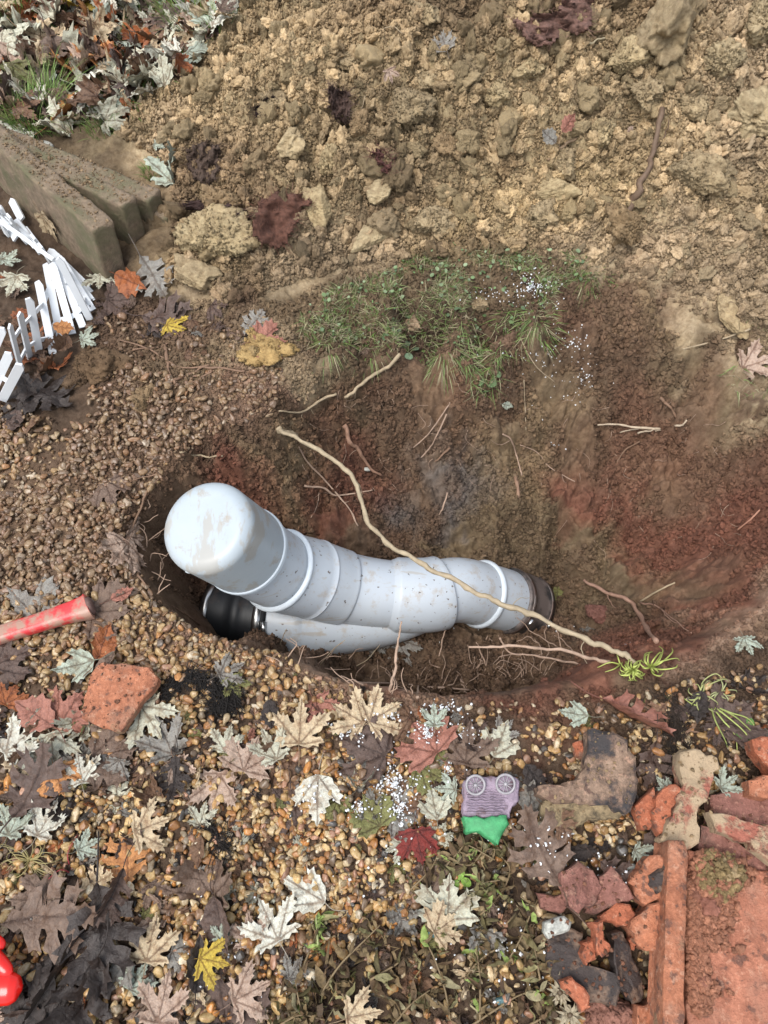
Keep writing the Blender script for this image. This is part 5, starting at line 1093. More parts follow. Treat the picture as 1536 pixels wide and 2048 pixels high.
for (u, v) in ((951, 1570), (1011, 1568)):
    c = pz(u, v, .061); e1 = np.array([1, 0, 0.]); e2 = np.array([0, math.cos(.35), math.sin(.35)]); e3 = np.cross(e1, e2); r = .0168
    ring = np.array([c + r * (math.cos(a) * e1 + math.sin(a) * e2) for a in np.linspace(0, 2 * math.pi, 29)]); V, F = tube(ring, .0024, 8, False)
    wh = wpart('wheel', V, F, M['pewter'], tw)
    def wsub(nm, V, F): 
        o = link(nm, mesh_np(nm, np.asarray(V) - ORG[tw.name], F), M['pewter'], wh); return o
    V, F = tube([c - e3 * .002, c + e3 * .004], [.0038, .003], 12); wsub('hub', V, F)
    V, F = tube([c - e3 * .0030, c - e3 * .0016], r * .98, 28); o = wsub('wheel_disc', V, F); o.data.materials.clear(); o.data.materials.append(M['lilac'])
    for a in np.linspace(0, 2 * math.pi, 11)[:-1]:
        d = math.cos(a) * e1 + math.sin(a) * e2; V, F = tube([c + d * .003 + e3 * .0012, c + d * r], .0009, 5); wsub('spoke', V, F)

# ------------------------------------------------------------------ red plastic handle and red grips
hp = [pd(-60, 1292, 1.585), pd(0, 1270, 1.59), pd(40, 1257, 1.60), pd(85, 1243, 1.605), pd(130, 1228, 1.61), pd(170, 1216, 1.615), pd(180, 1212, 1.615)]
zoff = zat(np.array([hp[3][0]]), np.array([hp[3][1]]))[0]; hp = [pz(*[(float(a)) for a in project(p)[:2]], zoff + .034) for p in hp]
hP = smooth_path(hp, 8); nH = len(hP); T, Nn, B = frames(hP); R_ = np.interp(np.linspace(0, 1, nH), [0, .25, .45, .7, .85, .97, 1], [.019, .0195, .0195, .022, .027, .029, .024])
a = np.linspace(0, 2 * math.pi, 28, endpoint=False); up = np.array([0, 0, 1.])
V = []; 
for i in range(nH):
    sdv = np.cross(T[i], up); sdv /= np.linalg.norm(sdv); u2 = np.cross(sdv, T[i])
    for q in a:
        cx, sy = math.cos(q), math.sin(q); e = (abs(cx) ** 3.2 + abs(sy) ** 3.2) ** (-1 / 3.2); V.append(hP[i] + R_[i] * e * (cx * sdv + .72 * sy * u2))
F = [(i * 28 + j, i * 28 + (j + 1) % 28, (i + 1) * 28 + (j + 1) % 28, (i + 1) * 28 + j) for i in range(nH - 1) for j in range(28)] + [tuple(range(28))[::-1], tuple((nH - 1) * 28 + j for j in range(28))]
hd = wroot('broken_tool', hp[3] - [0, 0, .03]); tag(hd, 'mud-smeared red plastic tool handle lying on the gravel at the left edge', 'handle')
go = wpart('grip', V, F, M['red_dirty'], hd)
M['mudcap'] = simple('mud filled socket', (.17, .10, .085), .8, var=.4, scale=40, bd=.002)
e = hP[-1]; V, F = tube([e - T[-1] * .002, e + T[-1] * .006], [.0235, .017], 9); wpart('socket_end', V * [1, 1, 1], F, M['mudcap'], hd)
for off in (-.008, .008):
    sdv = np.cross(T[nH // 2], up); sdv /= np.linalg.norm(sdv); q = hP[6:nH - 14] + sdv * off + [0, 0, .0132]; V, F = tube(q, .0012, 5); wpart('moulded_rib', V, F, M['red_dirty'], hd)
rg = wroot('plastic_grips', pz(-10, 1960, 0)); tag(rg, 'pair of glossy bright red plastic grips entering at the bottom left corner', 'grips')
def blob(name, pts_, rs_, flat=.6, seg=20, mat='red_gloss'):
    C = smooth_path(pts_, 6); Rr = np.interp(np.linspace(0, 1, len(C)), np.linspace(0, 1, len(rs_)), rs_); V, F = tube(C, Rr, seg); V = np.array(V); zc = C[:, 2].mean(); V[:, 2] = zc + (V[:, 2] - zc) * flat; return wpart(name, V, F, M[mat], rg)
blob('lower_grip', [pz(-90, 1985, .055), pz(-40, 1982, .055), pz(0, 1978, .055), pz(22, 1977, .055), pz(36, 1976, .055), pz(45, 1976, .055)], [.026, .026, .025, .024, .018, .004])
blob('upper_grip', [pz(-60, 1880, .06), pz(-20, 1915, .06), pz(0, 1930, .06), pz(15, 1943, .06), pz(22, 1950, .06)], [.018, .018, .015, .011, .005])
blob('pivot_arm', [pz(-40, 1875, .055), pz(-10, 1885, .055), pz(4, 1893, .055), pz(8, 1896, .055)], [.014, .013, .009, .003])

# ------------------------------------------------------------------ leaves
SILV = [(0, 1), (.03, .90), (.07, .89), (.06, .81), (.12, .78), (.10, .70), (.17, .65), (.13, .57), (.12, .47), (.17, .47), (.24, .55), (.28, .65), (.33, .60), (.38, .71), (.43, .64), (.50, .73), (.52, .66), (.64, .72), (.58, .61), (.63, .55), (.54, .50), (.58, .42), (.48, .40), (.46, .32), (.36, .28), (.26, .22), (.34, .17), (.43, .17), (.52, .07), (.40, .06), (.40, -.03), (.28, .02), (.20, -.05), (.10, -.02), (0, 0)]
BRD = [(0, 1), (.05, .86), (.14, .84), (.12, .74), (.22, .70), (.18, .58), (.24, .52), (.36, .62), (.40, .74), (.46, .68), (.60, .76), (.60, .62), (.74, .58), (.64, .48), (.70, .38), (.56, .30), (.48, .24), (.62, .20), (.72, .10), (.56, .04), (.54, -.06), (.36, -.02), (.22, -.08), (.08, -.02), (0, 0)]
OAK = [(0, 1), (.03, .94), (.10, .96), (.08, .88), (.15, .86), (.10, .78), (.09, .71), (.20, .77), (.26, .87), (.28, .79), (.38, .79), (.30, .71), (.32, .64), (.15, .57), (.13, .53), (.28, .56), (.40, .64), (.41, .56), (.49, .52), (.37, .47), (.33, .41), (.13, .39), (.12, .35), (.22, .35), (.35, .38), (.31, .30), (.35, .24), (.20, .22), (.09, .15), (.13, .10), (.03, .03), (0, 0)]
ROUND = [(0, 1), (.08, .90), (.13, .80), (.24, .78), (.22, .66), (.36, .60), (.31, .46), (.35, .34), (.24, .26), (.22, .14), (.1, .05), (0, 0)]
PTD = [(0, 1), (.05, .87), (.10, .86), (.09, .77), (.16, .74), (.14, .65), (.22, .61), (.19, .52), (.27, .48), (.33, .56), (.42, .62), (.40, .52), (.48, .46), (.39, .38), (.42, .29), (.30, .20), (.27, .10), (.14, .05), (0, 0)]
VEINS = {'silver': [(0, 1), (.62, .70), (-.62, .70), (.50, .08), (-.50, .08)], 'broad': [(0, 1), (.60, .75), (-.60, .75), (.70, .11), (-.70, .11)], 'oak': [(0, 1)], 'round': [(0, 1)], 'arrow': [(0, 1), (.40, .60), (-.40, .60)]}
SIDE = {'silver': [((0, .35), (.16, .64)), ((0, .55), (.11, .77)), ((.3, .34), (.37, .68)), ((.3, .34), (.57, .43))], 'broad': [((0, .4), (.21, .69)), ((0, .6), (.13, .83)), ((.3, .37), (.39, .72)), ((.3, .37), (.69, .39))],
        'oak': [((0, .12), (.34, .26)), ((0, .25), (.34, .37)), ((0, .38), (.48, .52)), ((0, .40), (.40, .63)), ((0, .58), (.37, .78)), ((0, .62), (.26, .86)), ((0, .78), (.14, .86))],
        'round': [((0, .15), (.30, .35)), ((0, .35), (.33, .58)), ((0, .55), (.22, .76))], 'arrow': [((0, .3), (.20, .6)), ((0, .5), (.15, .73)), ((.15, .22), (.42, .30))]}
def leaf_mesh(kind, shape, seed, curl=.15):
    rs = np.random.RandomState(seed)
    def half(sx):
        k1, k2 = rs.uniform(.85, 1.12), rs.uniform(-.06, .06)
        return [(sx * (x * k1 + rs.uniform(-.012, .012) * (x > 0)), y + k2 * x + rs.uniform(-.012, .012) * (0 < y < 1)) for x, y in shape]
    R_, L_ = half(1), half(-1); poly = R_ + L_[::-1][1:-1]
    out = []
    for i in range(len(poly)):
        a, b = np.array(poly[i]), np.array(poly[(i + 1) % len(poly)]); L = np.linalg.norm(b - a); m = max(1, int(L / .055)); nn = np.array([-(b - a)[1], (b - a)[0]]) / (L + 1e-9)
        for k in range(m): out.append(a + (b - a) * k / m + (nn * rs.uniform(-.012, .012) if k else 0))
    out = np.array(out); m = len(out); pl = [tuple(p) for p in out]
    vp = []; segs = [((0, .02), t) for t in VEINS[kind]] + [((sx * a[0], a[1]), (sx * b[0], b[1])) for a, b in SIDE[kind] for sx in (1, -1)]
    for si, (a, b) in enumerate(segs):
        a, b = np.array(a), np.array(b); n_ = max(2, int(np.linalg.norm(b - a) / .035))
        for k in range(0 if si == 0 else 1, n_):
            vp.append((*(a + (b - a) * k / n_), 1.0 if si < len(VEINS[kind]) else .55))
    vp = np.array(vp); gx, gy = np.meshgrid(np.arange(-.8, .81, .055), np.arange(-.1, 1.01, .055)); gx = gx.ravel() + rs.uniform(-.015, .015, gx.size); gy = gy.ravel() + rs.uniform(-.015, .015, gy.size)
    d1 = np.min(np.hypot(gx[:, None] - out[None, :, 0], gy[:, None] - out[None, :, 1]), 1); d2 = np.min(np.hypot(gx[:, None] - vp[None, :, 0], gy[:, None] - vp[None, :, 1]), 1)
    k = inpoly(gx, gy, pl) & (d1 > .022) & (d2 > .022); dv_ = np.min(np.hypot(vp[:, 0][:, None] - out[None, :, 0], vp[:, 1][:, None] - out[None, :, 1]), 1); kv = inpoly(vp[:, 0], vp[:, 1], pl) & (dv_ > .015)
    P2 = [Vector(p) for p in out] + [Vector(p[:2]) for p in vp[kv]] + [Vector(p) for p in zip(gx[k], gy[k])]
    tv, te, tf, ov, _, _ = geometry.delaunay_2d_cdt(P2, [(i, (i + 1) % m) for i in range(m)], [], 1, 1e-7)
    wv = [0.0] * m + list(vp[kv][:, 2]) + [0.0] * int(k.sum())
    W = np.array([max([wv[j] for j in o] or [0]) if len(o) else 0 for o in ov]); V = np.array([[p[0], p[1], 0] for p in tv]); x, y = V[:, 0].copy(), V[:, 1].copy()
    c = inpoly(*np.array([[V[list(f)][:, 0].mean(), V[list(f)][:, 1].mean()] for f in tf]).T, pl); F = [tuple(f) for f, kk in zip(tf, c) if kk]
    kx, ky, tw_ = rs.uniform(-.8, 1.5), rs.uniform(-1.0, 1.5), rs.uniform(-.6, .6); rr = np.hypot(x, y - .4)
    z = curl * (kx * x * x + ky * (y - .4) ** 2 * .9 + tw_ * x * (y - .4) + .9 * rr ** 2 * fbm(x * 2.5 + seed, y * 2.5, 0, 3, seed))
    z = z + (.022 + .06 * curl) * fbm(x * 6 + seed, y * 6, 0, 3, seed + 1) - .018 * (W > .9) 
    V[:, 2] = z
    if curl > .7:  # folded along the midrib
        sgn = 1 if rs.rand() < .5 else -1; a = rs.uniform(.5, 1.6); side_ = x * sgn > 0; xa = np.abs(x); V[:, 0] = np.where(side_, sgn * xa * math.cos(a), V[:, 0]); V[:, 2] = np.where(side_, V[:, 2] + xa * math.sin(a), V[:, 2])
    V[:, 2] -= np.percentile(V[:, 2], 30)
    b0 = V[np.argmin(np.hypot(x, y))]; C_ = smooth_path([b0, b0 + [rs.uniform(-.04, .04), -.2, .02], b0 + [rs.uniform(-.15, .15), -.45, .03]], 3)
    PV, PF = tube(C_, np.linspace(.012, .008, len(C_)), 5); o = len(V); V = np.vstack([V, PV]); F += [tuple(i + o for i in f) for f in PF]; W = np.r_[W, np.full(len(PV), .8)]
    V[:, 1] -= .42
    me = mesh_np('leaf', V, F); me.materials.append(M['leaf']); setcol(me, 'vein', W[:, None] * np.ones((1, 3))); return me
SH = {'silver': SILV, 'broad': BRD, 'oak': OAK, 'round': ROUND, 'arrow': PTD}
LM = {}
for k, (nm, sh) in enumerate(SH.items()):
    LM[nm] = [leaf_mesh(nm, sh, 500 + 20 * k + i, c) for i, c in enumerate([.12, .25, .45, .75, 1.1, .2, .35, .6])]
LC = {'pale': (.44, .44, .35), 'white': (.54, .54, .47), 'green': (.36, .41, .34), 'cream': (.48, .385, .255), 'pink': (.38, .28, .22), 'dusty': (.155, .105, .078), 'brown': (.15, .085, .05), 'purple': (.095, .062, .050),
      'dark': (.036, .027, .024), 'orange': (.48, .22, .08), 'rust': (.30, .10, .035), 'red': (.17, .022, .016), 'olive': (.17, .17, .06), 'yellow': (.45, .33, .05), 'grey': (.22, .21, .19), 'salmon': (.30, .13, .095)}
LEAFN = {'silver': 'maple_leaf', 'broad': 'maple_leaf', 'oak': 'oak_leaf', 'round': 'leaf', 'arrow': 'maple_leaf'}
def leaf_at(p, ang, size, shape, col, var, tilt=(0, 0), label=None, group=None, jit=.0, nrm=None, cat='leaf'):
    o = bpy.data.objects.new(LEAFN[shape], LM[shape][(var + (5 if RS.rand() < .4 and var < 3 else 0)) % 8]); COL.objects.link(o)
    nn = Vector(nrm if nrm is not None else normal(p[0], p[1], .03)); q = Vector((0, 0, 1)).rotation_difference(nn)
    Rz = Matrix.Rotation(-math.radians(ang), 4, 'Z'); Rt = Euler((tilt[0], tilt[1], 0)).to_matrix().to_4x4()
    s = size * {'silver': .74, 'broad': .72, 'oak': .92, 'round': .9, 'arrow': .9}[shape]; o.matrix_world = Matrix.Translation(Vector(p)) @ q.to_matrix().to_4x4() @ Rz @ Rt @ Matrix.Diagonal((s * RS.uniform(.92, 1.08), s, s, 1))
    c = np.array(LC[col]) * (1 + jit * RS.uniform(-1, 1)); o.color = (*[float(x) for x in c], 1)
    return tag(o, label, cat, group)
HL = [ # u, v, px, heading, shape, colour, curl variant, label, lift
 (255,1722,125,-12,'oak','orange',1,'tan-orange lobed oak leaf lying on the gravel left of the dark clump',.012),
 (612,1782,105,-62,'arrow','white',1,'white arrow-shaped maple leaf on the open gravel pointing up and left',.014),
 (635,1592,100,178,'arrow','white',0,'white maple leaf dusted with granules, its stalk end downwards',.014),
 (432,1585,125,184,'silver','pink',1,'pinkish long-lobed maple leaf pointing down on the gravel centre left',.014),
 (155,1330,85,-105,'arrow','green',1,'pale green serrated leaf under the curved terracotta piece',.02),
 (600,1450,115,0,'silver','cream',1,'cream maple leaf pointing up below the lip',.02),
 (500,1512,95,20,'broad','pink',0,'pinkish-white maple leaf with reddish blotch left of the cream one',.018),
 (540,1492,90,-30,'silver','pale',1,'pale maple leaf overlapping the pinkish-white one',.024),
 (455,1480,70,10,'silver','pale',2,'small pale ragged leaf left of the pinkish-white one',.02),
 (700,1430,95,-60,'silver','cream',1,'cream maple leaf spread on the lip, left of its twin',.022),
 (765,1428,95,60,'silver','cream',0,'cream maple leaf spread on the lip, right of its twin',.024),
 (730,1495,150,-70,'broad','purple',2,'dark purple folded leaf strewn with granules below the twin cream leaves',.014),
 (850,1478,125,-40,'broad','salmon',1,'reddish-brown leaf covered in granules beneath the mint-coloured one',.018),
 (935,1490,110,10,'silver','dusty',1,'dusty brown leaf right of the granule-covered reddish one',.016),
 (868,1432,60,0,'silver','green',1,'mint-pale little leaf on top of the granule-covered reddish leaf',.032),
 (1000,1482,80,25,'arrow','pale',0,'pale upright veined leaf above the toy wagon ornament',.016),
 (1010,1460,60,40,'silver','grey',1,'grey leaf tip by the pale upright veined leaf',.012),
 (1150,1428,62,-80,'arrow','green',1,'small pale leaf left of the pinkish-brown leaf',.014),
 (1258,1432,165,120,'oak','salmon',3,'wide pinkish-brown leaf with wet brown patches above the charred slab',.022),
 (838,1690,85,170,'broad','red',0,'glossy wet dark red leaf on the gravel in the foreground',.022),
 (790,1695,50,-110,'silver','pale',0,'small pale leaf tucked under the glossy red leaf on its left',.012),
 (882,1665,50,30,'broad','pale',0,'small pale leaf behind the glossy red leaf',.014),
 (745,1625,90,-30,'broad','olive',0,'olive-green leaf speckled with granules left of the glossy red leaf',.016),
 (800,1590,95,0,'broad','brown',0,'orange-brown wet leaf under the granules in the middle',.010),
 (810,1630,80,100,'broad','grey',1,'greyish limp leaf below the granule patch',.012),
 (868,1610,70,-10,'arrow','pale',2,'pale green pointed leaf standing right of the granule patch',.022),
 (893,1578,55,-85,'silver','green',0,'bright mint leaf just left of the toy wagon ornament',.02),
 (860,1545,80,120,'broad','olive',0,'olive leaf with a yellow spot above the bright mint leaf',.014),
 (1085,1705,175,-25,'oak','dusty',2,'large grey-pink lobed leaf lying over the edge of the toy wagon ornament',.050),
 (1110,1640,80,140,'oak','brown',1,'brown upper lobe leaf hanging over the toy wagon ornament corner',.052),
 (1068,1555,70,150,'round','dark',1,'blackish wet leaf between toy wagon ornament and charred slab',.03),
 (1060,1605,75,10,'round','grey',1,'grey-green veined leaf edge beside the charred slab',.02),
 (897,1800,105,5,'broad','pale',0,'pale grey-green maple leaf beside the wilted stems',.024),
 (890,1850,80,60,'broad','cream',1,'cream leaf below the pale grey-green one in the wilted stems',.026),
 (850,1760,90,-20,'broad','dusty',1,'dusty leaf behind the pale grey-green one',.012),
 (302,1882,120,5,'silver','cream',1,'cream star-shaped maple leaf left of the dark crumpled disc of leaves',.02),
 (325,2000,130,8,'silver','pink',1,'pink-cream long-lobed leaf at the bottom edge',.022),
 (500,1985,120,65,'silver','pink',1,'pinkish leaf pointing right above the bottom edge',.024),
 (425,1922,80,100,'silver','yellow',1,'small golden leaf on the dark crumpled leaves at the bottom',.034),
 (395,1935,120,0,'round','dark',3,'dark crumpled disc of wet leaf at the bottom centre left',.018),
 (470,1990,165,20,'broad','purple',1,'large dark reddish-brown leaf at the bottom edge',.012),
 (540,1845,110,-30,'silver','white',1,'white ragged leaf above the wilted stems, right of the dark strip',.022),
 (500,1860,80,-10,'silver','pink',2,'reddish-pink curled leaf beside the white ragged leaf',.018),
 (430,1760,130,10,'broad','dusty',3,'dark red-brown rotted leaf strip on the gravel below the black tuft',.012),
 (440,1840,110,160,'round','purple',3,'purple-brown rotted leaf below the rotted strip',.014),
 (445,1865,50,0,'silver','green',2,'mint curled leaf at the end of the rotted strip',.024),
 (200,1860,225,170,'oak','dark',2,'very large blackish-grey oak leaf pointing down at bottom left',.03),
 (95,1835,210,85,'oak','dusty',2,'large dusty purple leaf pointing right at the left edge',.028),
 (60,1800,120,-90,'broad','dusty',1,'dusty pinkish leaf at the left edge above the red grips',.02),
 (110,1960,200,30,'oak','dark',3,'crumpled wet black leaf right of the red grips',.016),
 (170,1990,190,200,'oak','dark',4,'crumpled black leaf hanging to the bottom edge',.020),
 (60,2030,190,-60,'broad','dark',2,'black wet leaf under the red grips',.010),
 (250,1930,85,150,'round','grey',3,'slate-grey curled leaf right of the crumpled black leaf',.018),
 (275,1955,70,30,'silver','green',1,'mint and green leaf above the pink-cream one',.012),
 (225,1785,110,200,'oak','purple',3,'brownish crumpled leaf above the blackish-grey oak leaf',.03),
 (65,1575,165,15,'oak','purple',2,'large purple-brown oak leaf at the left edge',.024),
 (118,1562,75,150,'broad','orange',2,'glossy orange curled leaf over the purple-brown oak leaf',.026),
 (30,1640,90,15,'silver','green',1,'mint-pale leaf at the left edge below the oak leaf',.022),
 (92,1640,95,20,'silver','white',1,'white narrow-lobed leaf right of the mint-pale one',.020),
 (160,1540,80,-20,'silver','white',1,'white spiky maple leaf above the small orange pebble',.022),
 (232,1540,60,190,'silver','grey',1,'pale grey leaf right of the white spiky one',.016),
 (175,1690,60,60,'silver','green',1,'small mint leaf above the tan-orange oak leaf',.020),
 (300,1652,95,70,'silver','cream',1,'slim cream leaf pointing up right of the tan-orange oak leaf',.02),
 (350,1550,85,180,'oak','dark',2,'dark leaf scrap right of the pale grey leaf',.016),
 (40,1480,120,45,'silver','white',1,'big white maple leaf at the left edge in the litter',.020),
 (105,1500,100,160,'silver','pale',1,'pale maple leaf right of the big white one',.016),
 (55,1520,90,-40,'silver','cream',1,'cream leaf under the big white maple leaf',.012),
 (225,1505,130,80,'broad','dusty',1,'dusty brown flattened leaf below the terracotta piece',.010),
 (75,1432,95,-60,'round','salmon',1,'salmon-red leaf left of the terracotta piece',.018),
 (140,1420,100,30,'broad','salmon',2,'wet red leaf touching the terracotta piece',.016),
 (300,1440,110,140,'silver','pale',1,'pale ragged leaf behind the lower corner of the terracotta piece',.02),
 (330,1475,110,-30,'silver','grey',2,'grey folded leaf below the black root clump',.016),
 (218,1222,120,90,'broad','dusty',1,'dusty brown leaf at the end of the red plastic handle',.014),
 (242,1190,50,60,'round','salmon',2,'small pink curled leaf scrap above the end of the handle',.02),
 (55,1218,150,-45,'broad','grey',0,'dull grey leaf pressed into the gravel above the handle',.006),
 (205,1290,80,10,'round','rust',3,'curled rust leaf above the terracotta piece',.016),
 (215,1330,70,-160,'round','dusty',3,'folded purplish leaf standing at the top of the terracotta piece',.03),
 (20,1320,130,60,'broad','purple',1,'purple-brown leaf at the left edge below the handle',.012),
 (20,1390,60,20,'broad','rust',2,'rusty leaf scrap at the left edge',.02),
 (240,1105,95,200,'broad','pink',1,'dull pink leaf left of the white cap',.018),
 (272,1075,70,60,'silver','pink',2,'pinkish curled leaf over the rim left of the white cap',.02),
 (265,1115,60,110,'round','dusty',2,'brown-pink leaf scrap beside the dull pink leaf',.022),
 (218,985,85,150,'broad','dusty',2,'dusty brown leaf on the gravel up left of the white cap',.014),
 (82,785,150,120,'oak','dark',2,'large blackish leaf at the foot of the picket fence',.02),
 (45,800,120,170,'oak','dark',2,'black leaf under the large blackish one by the fence',.012),
 (30,840,60,170,'round','purple',2,'small purple-brown leaf at the left edge on the gravel',.014),
 (70,850,50,200,'round','brown',3,'curled ochre-brown leaf scrap below the blackish leaf',.014),
 (96,452,82,190,'broad','cream',1,'dry cream maple leaf leaning on the side of the nearest slab',.0),
 (344,335,95,10,'silver','green',3,'curled whitish leaf standing at the left foot of the heap',.03),
 (318,285,40,80,'silver','green',2,'small mint leaf above the curled whitish one',.02),
 (25,570,75,185,'silver','pale',1,'pale maple leaf lying under the folded fence',.02),
 (20,520,50,90,'silver','green',1,'small pale leaf beneath the folded fence',.02),
 (258,562,80,120,'round','rust',3,'curled rust-orange leaf under the slab ends',.018),
 (305,550,100,150,'oak','grey',2,'slate-grey leaf between the slab ends and the heap',.014),
 (200,562,60,170,'silver','pale',1,'pale leaf tucked at the bottom of the nearest slab end',.02),
 (240,600,80,90,'broad','purple',1,'dark flattened leaf below the slab ends',.008),
 (330,640,110,100,'oak','purple',1,'dark purple flattened leaf in the mud right of the fence',.006),
 (350,655,60,110,'silver','yellow',0,'ochre leaf scrap on the purple flattened leaf',.010),
 (178,675,50,70,'silver','green',1,'small mint leaf at the fence bottom',.016),
 (125,655,45,100,'round','orange',3,'orange curled scrap caught on the fence pickets',.03),
 (125,690,55,200,'round','brown',4,'brown curled leaf at the bottom of the pickets',.02),
 (95,735,55,30,'round','brown',4,'upright brown leaf in front of the front pickets',.02),
 (540,685,80,80,'broad','salmon',1,'pinkish-brown leaf left of the grass strip',.008),
 (505,650,70,30,'oak','grey',0,'slate leaf in the mud left of the grass strip',.006),
 (890,92,62,-10,'oak','grey',2,'grey dry leaf caught on the heap near the top',.03),
 (1135,248,42,30,'round','salmon',1,'half-buried reddish leaf in the middle of the heap',.03),
 (1100,275,40,-60,'round','grey',1,'small grey leaf beside the half-buried reddish one',.024),
 (1260,270-10,18,30,'round','pink',1,'tiny pinkish scrap on the right of the heap',.02),
 (780,150,36,160,'silver','pink',2,'small pale scrap of leaf upper centre of the heap',.024),
 (1495,1290,52,170,'silver','green',1,'mint-pale leaf near the right edge below the red slope',.014),
 (1515,725,85,80,'silver','pink',2,'pinkish leaf at the right edge above the rim',.016),
 (1470,1430,110,60,'broad','purple',1,'purple-brown decayed leaf right of the dark root knot',.012),
 (1400,1410,70,200,'round','dark',3,'black curled leaf right of the pinkish-brown leaf',.016),
 (1310,1530,110,185,'oak','purple',2,'maroon-brown leaf right of the charred slab',.014),
 (1320,1690,100,200,'round','purple',3,'purple curled leaf by the crescent-shaped shard',.02),
 (1455,1565,60,60,'silver','green',1,'mint spotted leaf between brick fragments on the right',.05),
 (1328,1570,40,-40,'arrow','green',1,'small mint leaf tip left of the yellow-muddied shard',.045),
 (1285,1710,60,120,'silver','green',1,'mint leaf between the gravel pocket and the roof tile rim',.03),
 (1160,1700,60,90,'round','dark',3,'black wet scrap under the charred slab',.02),
 (1230,1750,90,130,'oak','purple',1,'dark purple leaf among the shards',.03),
 (805,1300,80,150,'silver','grey',1,'grey maple leaf in the bottom of the hole',.012),
 (745,1290,60,190,'silver','grey',1,'smaller grey leaf in the bottom of the hole beside the near wall',.012),
 (1115,1185,35,180,'round','olive',1,'olive leaf scrap on the floor of the hole right of the coupling',.012),
 (1180,1260,50,80,'silver','grey',1,'pale greenish leaf scrap on the floor under the long root',.012),
 (730,705,28,180,'arrow','dusty',1,'small tan leaf on the rim at the left end of the grass',.012),
 (1013,810,26,90,'round','green',1,'tiny pale green leaf stuck on the wall under the hanging tuft',.012),
 (725,2030,95,80,'silver','cream',1,'cream leaf at the bottom edge in the wilted stems',.03),
 (590,1940,60,30,'silver','grey',2,'grey leaf above the wilted stems',.02),
 (460,1340,70,60,'silver','grey',1,'grey-white leaf scrap on the gravel just below the lip',.014),
 (470,1372,60,150,'silver','olive',1,'olive and grey scrap beside the black root clump',.012),
 (540,1425,60,170,'round','dark',2,'dark small leaf left of the cream maple leaf',.018),
 (590,1525,110,110,'broad','brown',1,'brown leaf beneath the cream maple leaf',.008),
 (640,1420,80,150,'silver','salmon',2,'reddish spiky leaf right of the cream maple leaf',.012),
 (680,1620,60,160,'broad','olive',2,'small olive leaf right of the white granule-dusted leaf',.012),
 (590,1620,95,170,'oak','purple',2,'thin purple leaf left of the white granule-dusted leaf',.008),
 (310,1790,70,150,'silver','dusty',2,'dusty brown scrap at the stalk of the orange oak leaf',.010),
 (400,1700,60,180,'round','brown',3,'rusty brown leaf piece under the black tuft',.012),
 (405,1630,60,10,'silver','pale',2,'pale torn leaf above the black tuft',.02),
]
for (u, v, px, ang, sh, col, var, lab, lift) in HL:
    p, t = hit(u, v); q = pz(u, v, p[2] + lift + .003); nr = None
    if 'side of the nearest slab' in lab:
        A, d, s_d, up = SL[0]; q = pd(97, 452, 1.94); nr = np.array([-.5, -.65, .45]); nr /= np.linalg.norm(nr); q = None
        # put it on the slab's broad face
        fn = -s_d if s_d[1] > 0 else s_d; rr_ = ray(97, 452); base = A + fn * (.031 + .006); tt_ = ((base - CAMP) @ fn) / (rr_ @ fn); q = CAMP + rr_ * tt_; nr = fn
        o = leaf_at(q, ang, px * tt_ / FPX, sh, col, 0, (0, 0), lab, nrm=nr); continue
    if 'ornament' in lab and ('over' in lab): q = pz(u, v, lift); nr = np.array([0, 0, 1.])
    k = var % 5; 
    leaf_at(q, ang, px * t / FPX * (1.10 if px < 120 else .98), sh, col, k, (RS.uniform(-.12, .12), RS.uniform(-.12, .12)), lab, nrm=nr)
# litter filling in between, one object each
def litter(n, poly, size, cols, w_, label, group, lift, tilt, shapes=('silver', 'silver', 'broad', 'oak'), xr=(-1.4, 1.0), yr=(-.3, 2.9), sep=.0, vars_=(1, 2, 3, 4)):
    x, y, z, u, v = sample(n * 60, xr, yr); k = np.where(inpoly(u, v, poly) & (z > -.04))[0]; put = []
    for i in k:
        if len(put) >= n: break
        if any((x[i] - a) ** 2 + (y[i] - b) ** 2 < sep * sep for a, b in put): continue
        put.append((x[i], y[i])); c = cols[RS.choice(len(cols), p=np.array(w_) / sum(w_))]; cn = {'pale': 'pale', 'white': 'whitish', 'green': 'pale green', 'cream': 'cream', 'pink': 'pinkish', 'dusty': 'dusty brown', 'brown': 'brown', 'purple': 'dark purplish', 'dark': 'blackish', 'orange': 'orange', 'rust': 'rust-coloured', 'olive': 'olive', 'grey': 'grey', 'yellow': 'yellow', 'salmon': 'reddish', 'red': 'red'}[c]
        leaf_at((x[i], y[i], z[i] + RS.uniform(*lift)), RS.uniform(0, 360), RS.uniform(*size), RS.choice(shapes), c, RS.choice(vars_), RS.normal(0, tilt, 2), cn + ' ' + label, cn + ' ' + group, .25)
LAWNL = [(-60, -60), (560, -60), (500, 10), (400, 140), (290, 195), (290, 240), (130, 275), (0, 270), (-60, 250)]
litter(150, LAWNL, (.10, .16), ['pale', 'white', 'cream', 'green', 'brown', 'rust', 'dusty', 'orange', 'pink', 'olive', 'yellow', 'purple'], [20, 16, 14, 10, 10, 10, 8, 6, 5, 4, 3, 4], 'leaf in the thick litter on the lawn beyond the slabs', 'leaves on the lawn', (.012, .06), .35, sep=.028)
litter(62, [(0, 1400), (330, 1480), (420, 1500), (380, 1600), (200, 1620), (180, 1720), (330, 1800), (520, 1850), (560, 2060), (-40, 2060), (-40, 1420)], (.035, .085), ['dusty', 'purple', 'pale', 'cream', 'brown', 'dark', 'grey', 'pink'], [5, 6, 5, 4, 5, 6, 3, 3], 'leaf in the lower left ground litter', 'leaves in the lower left litter', (.001, .009), .18, sep=.03)
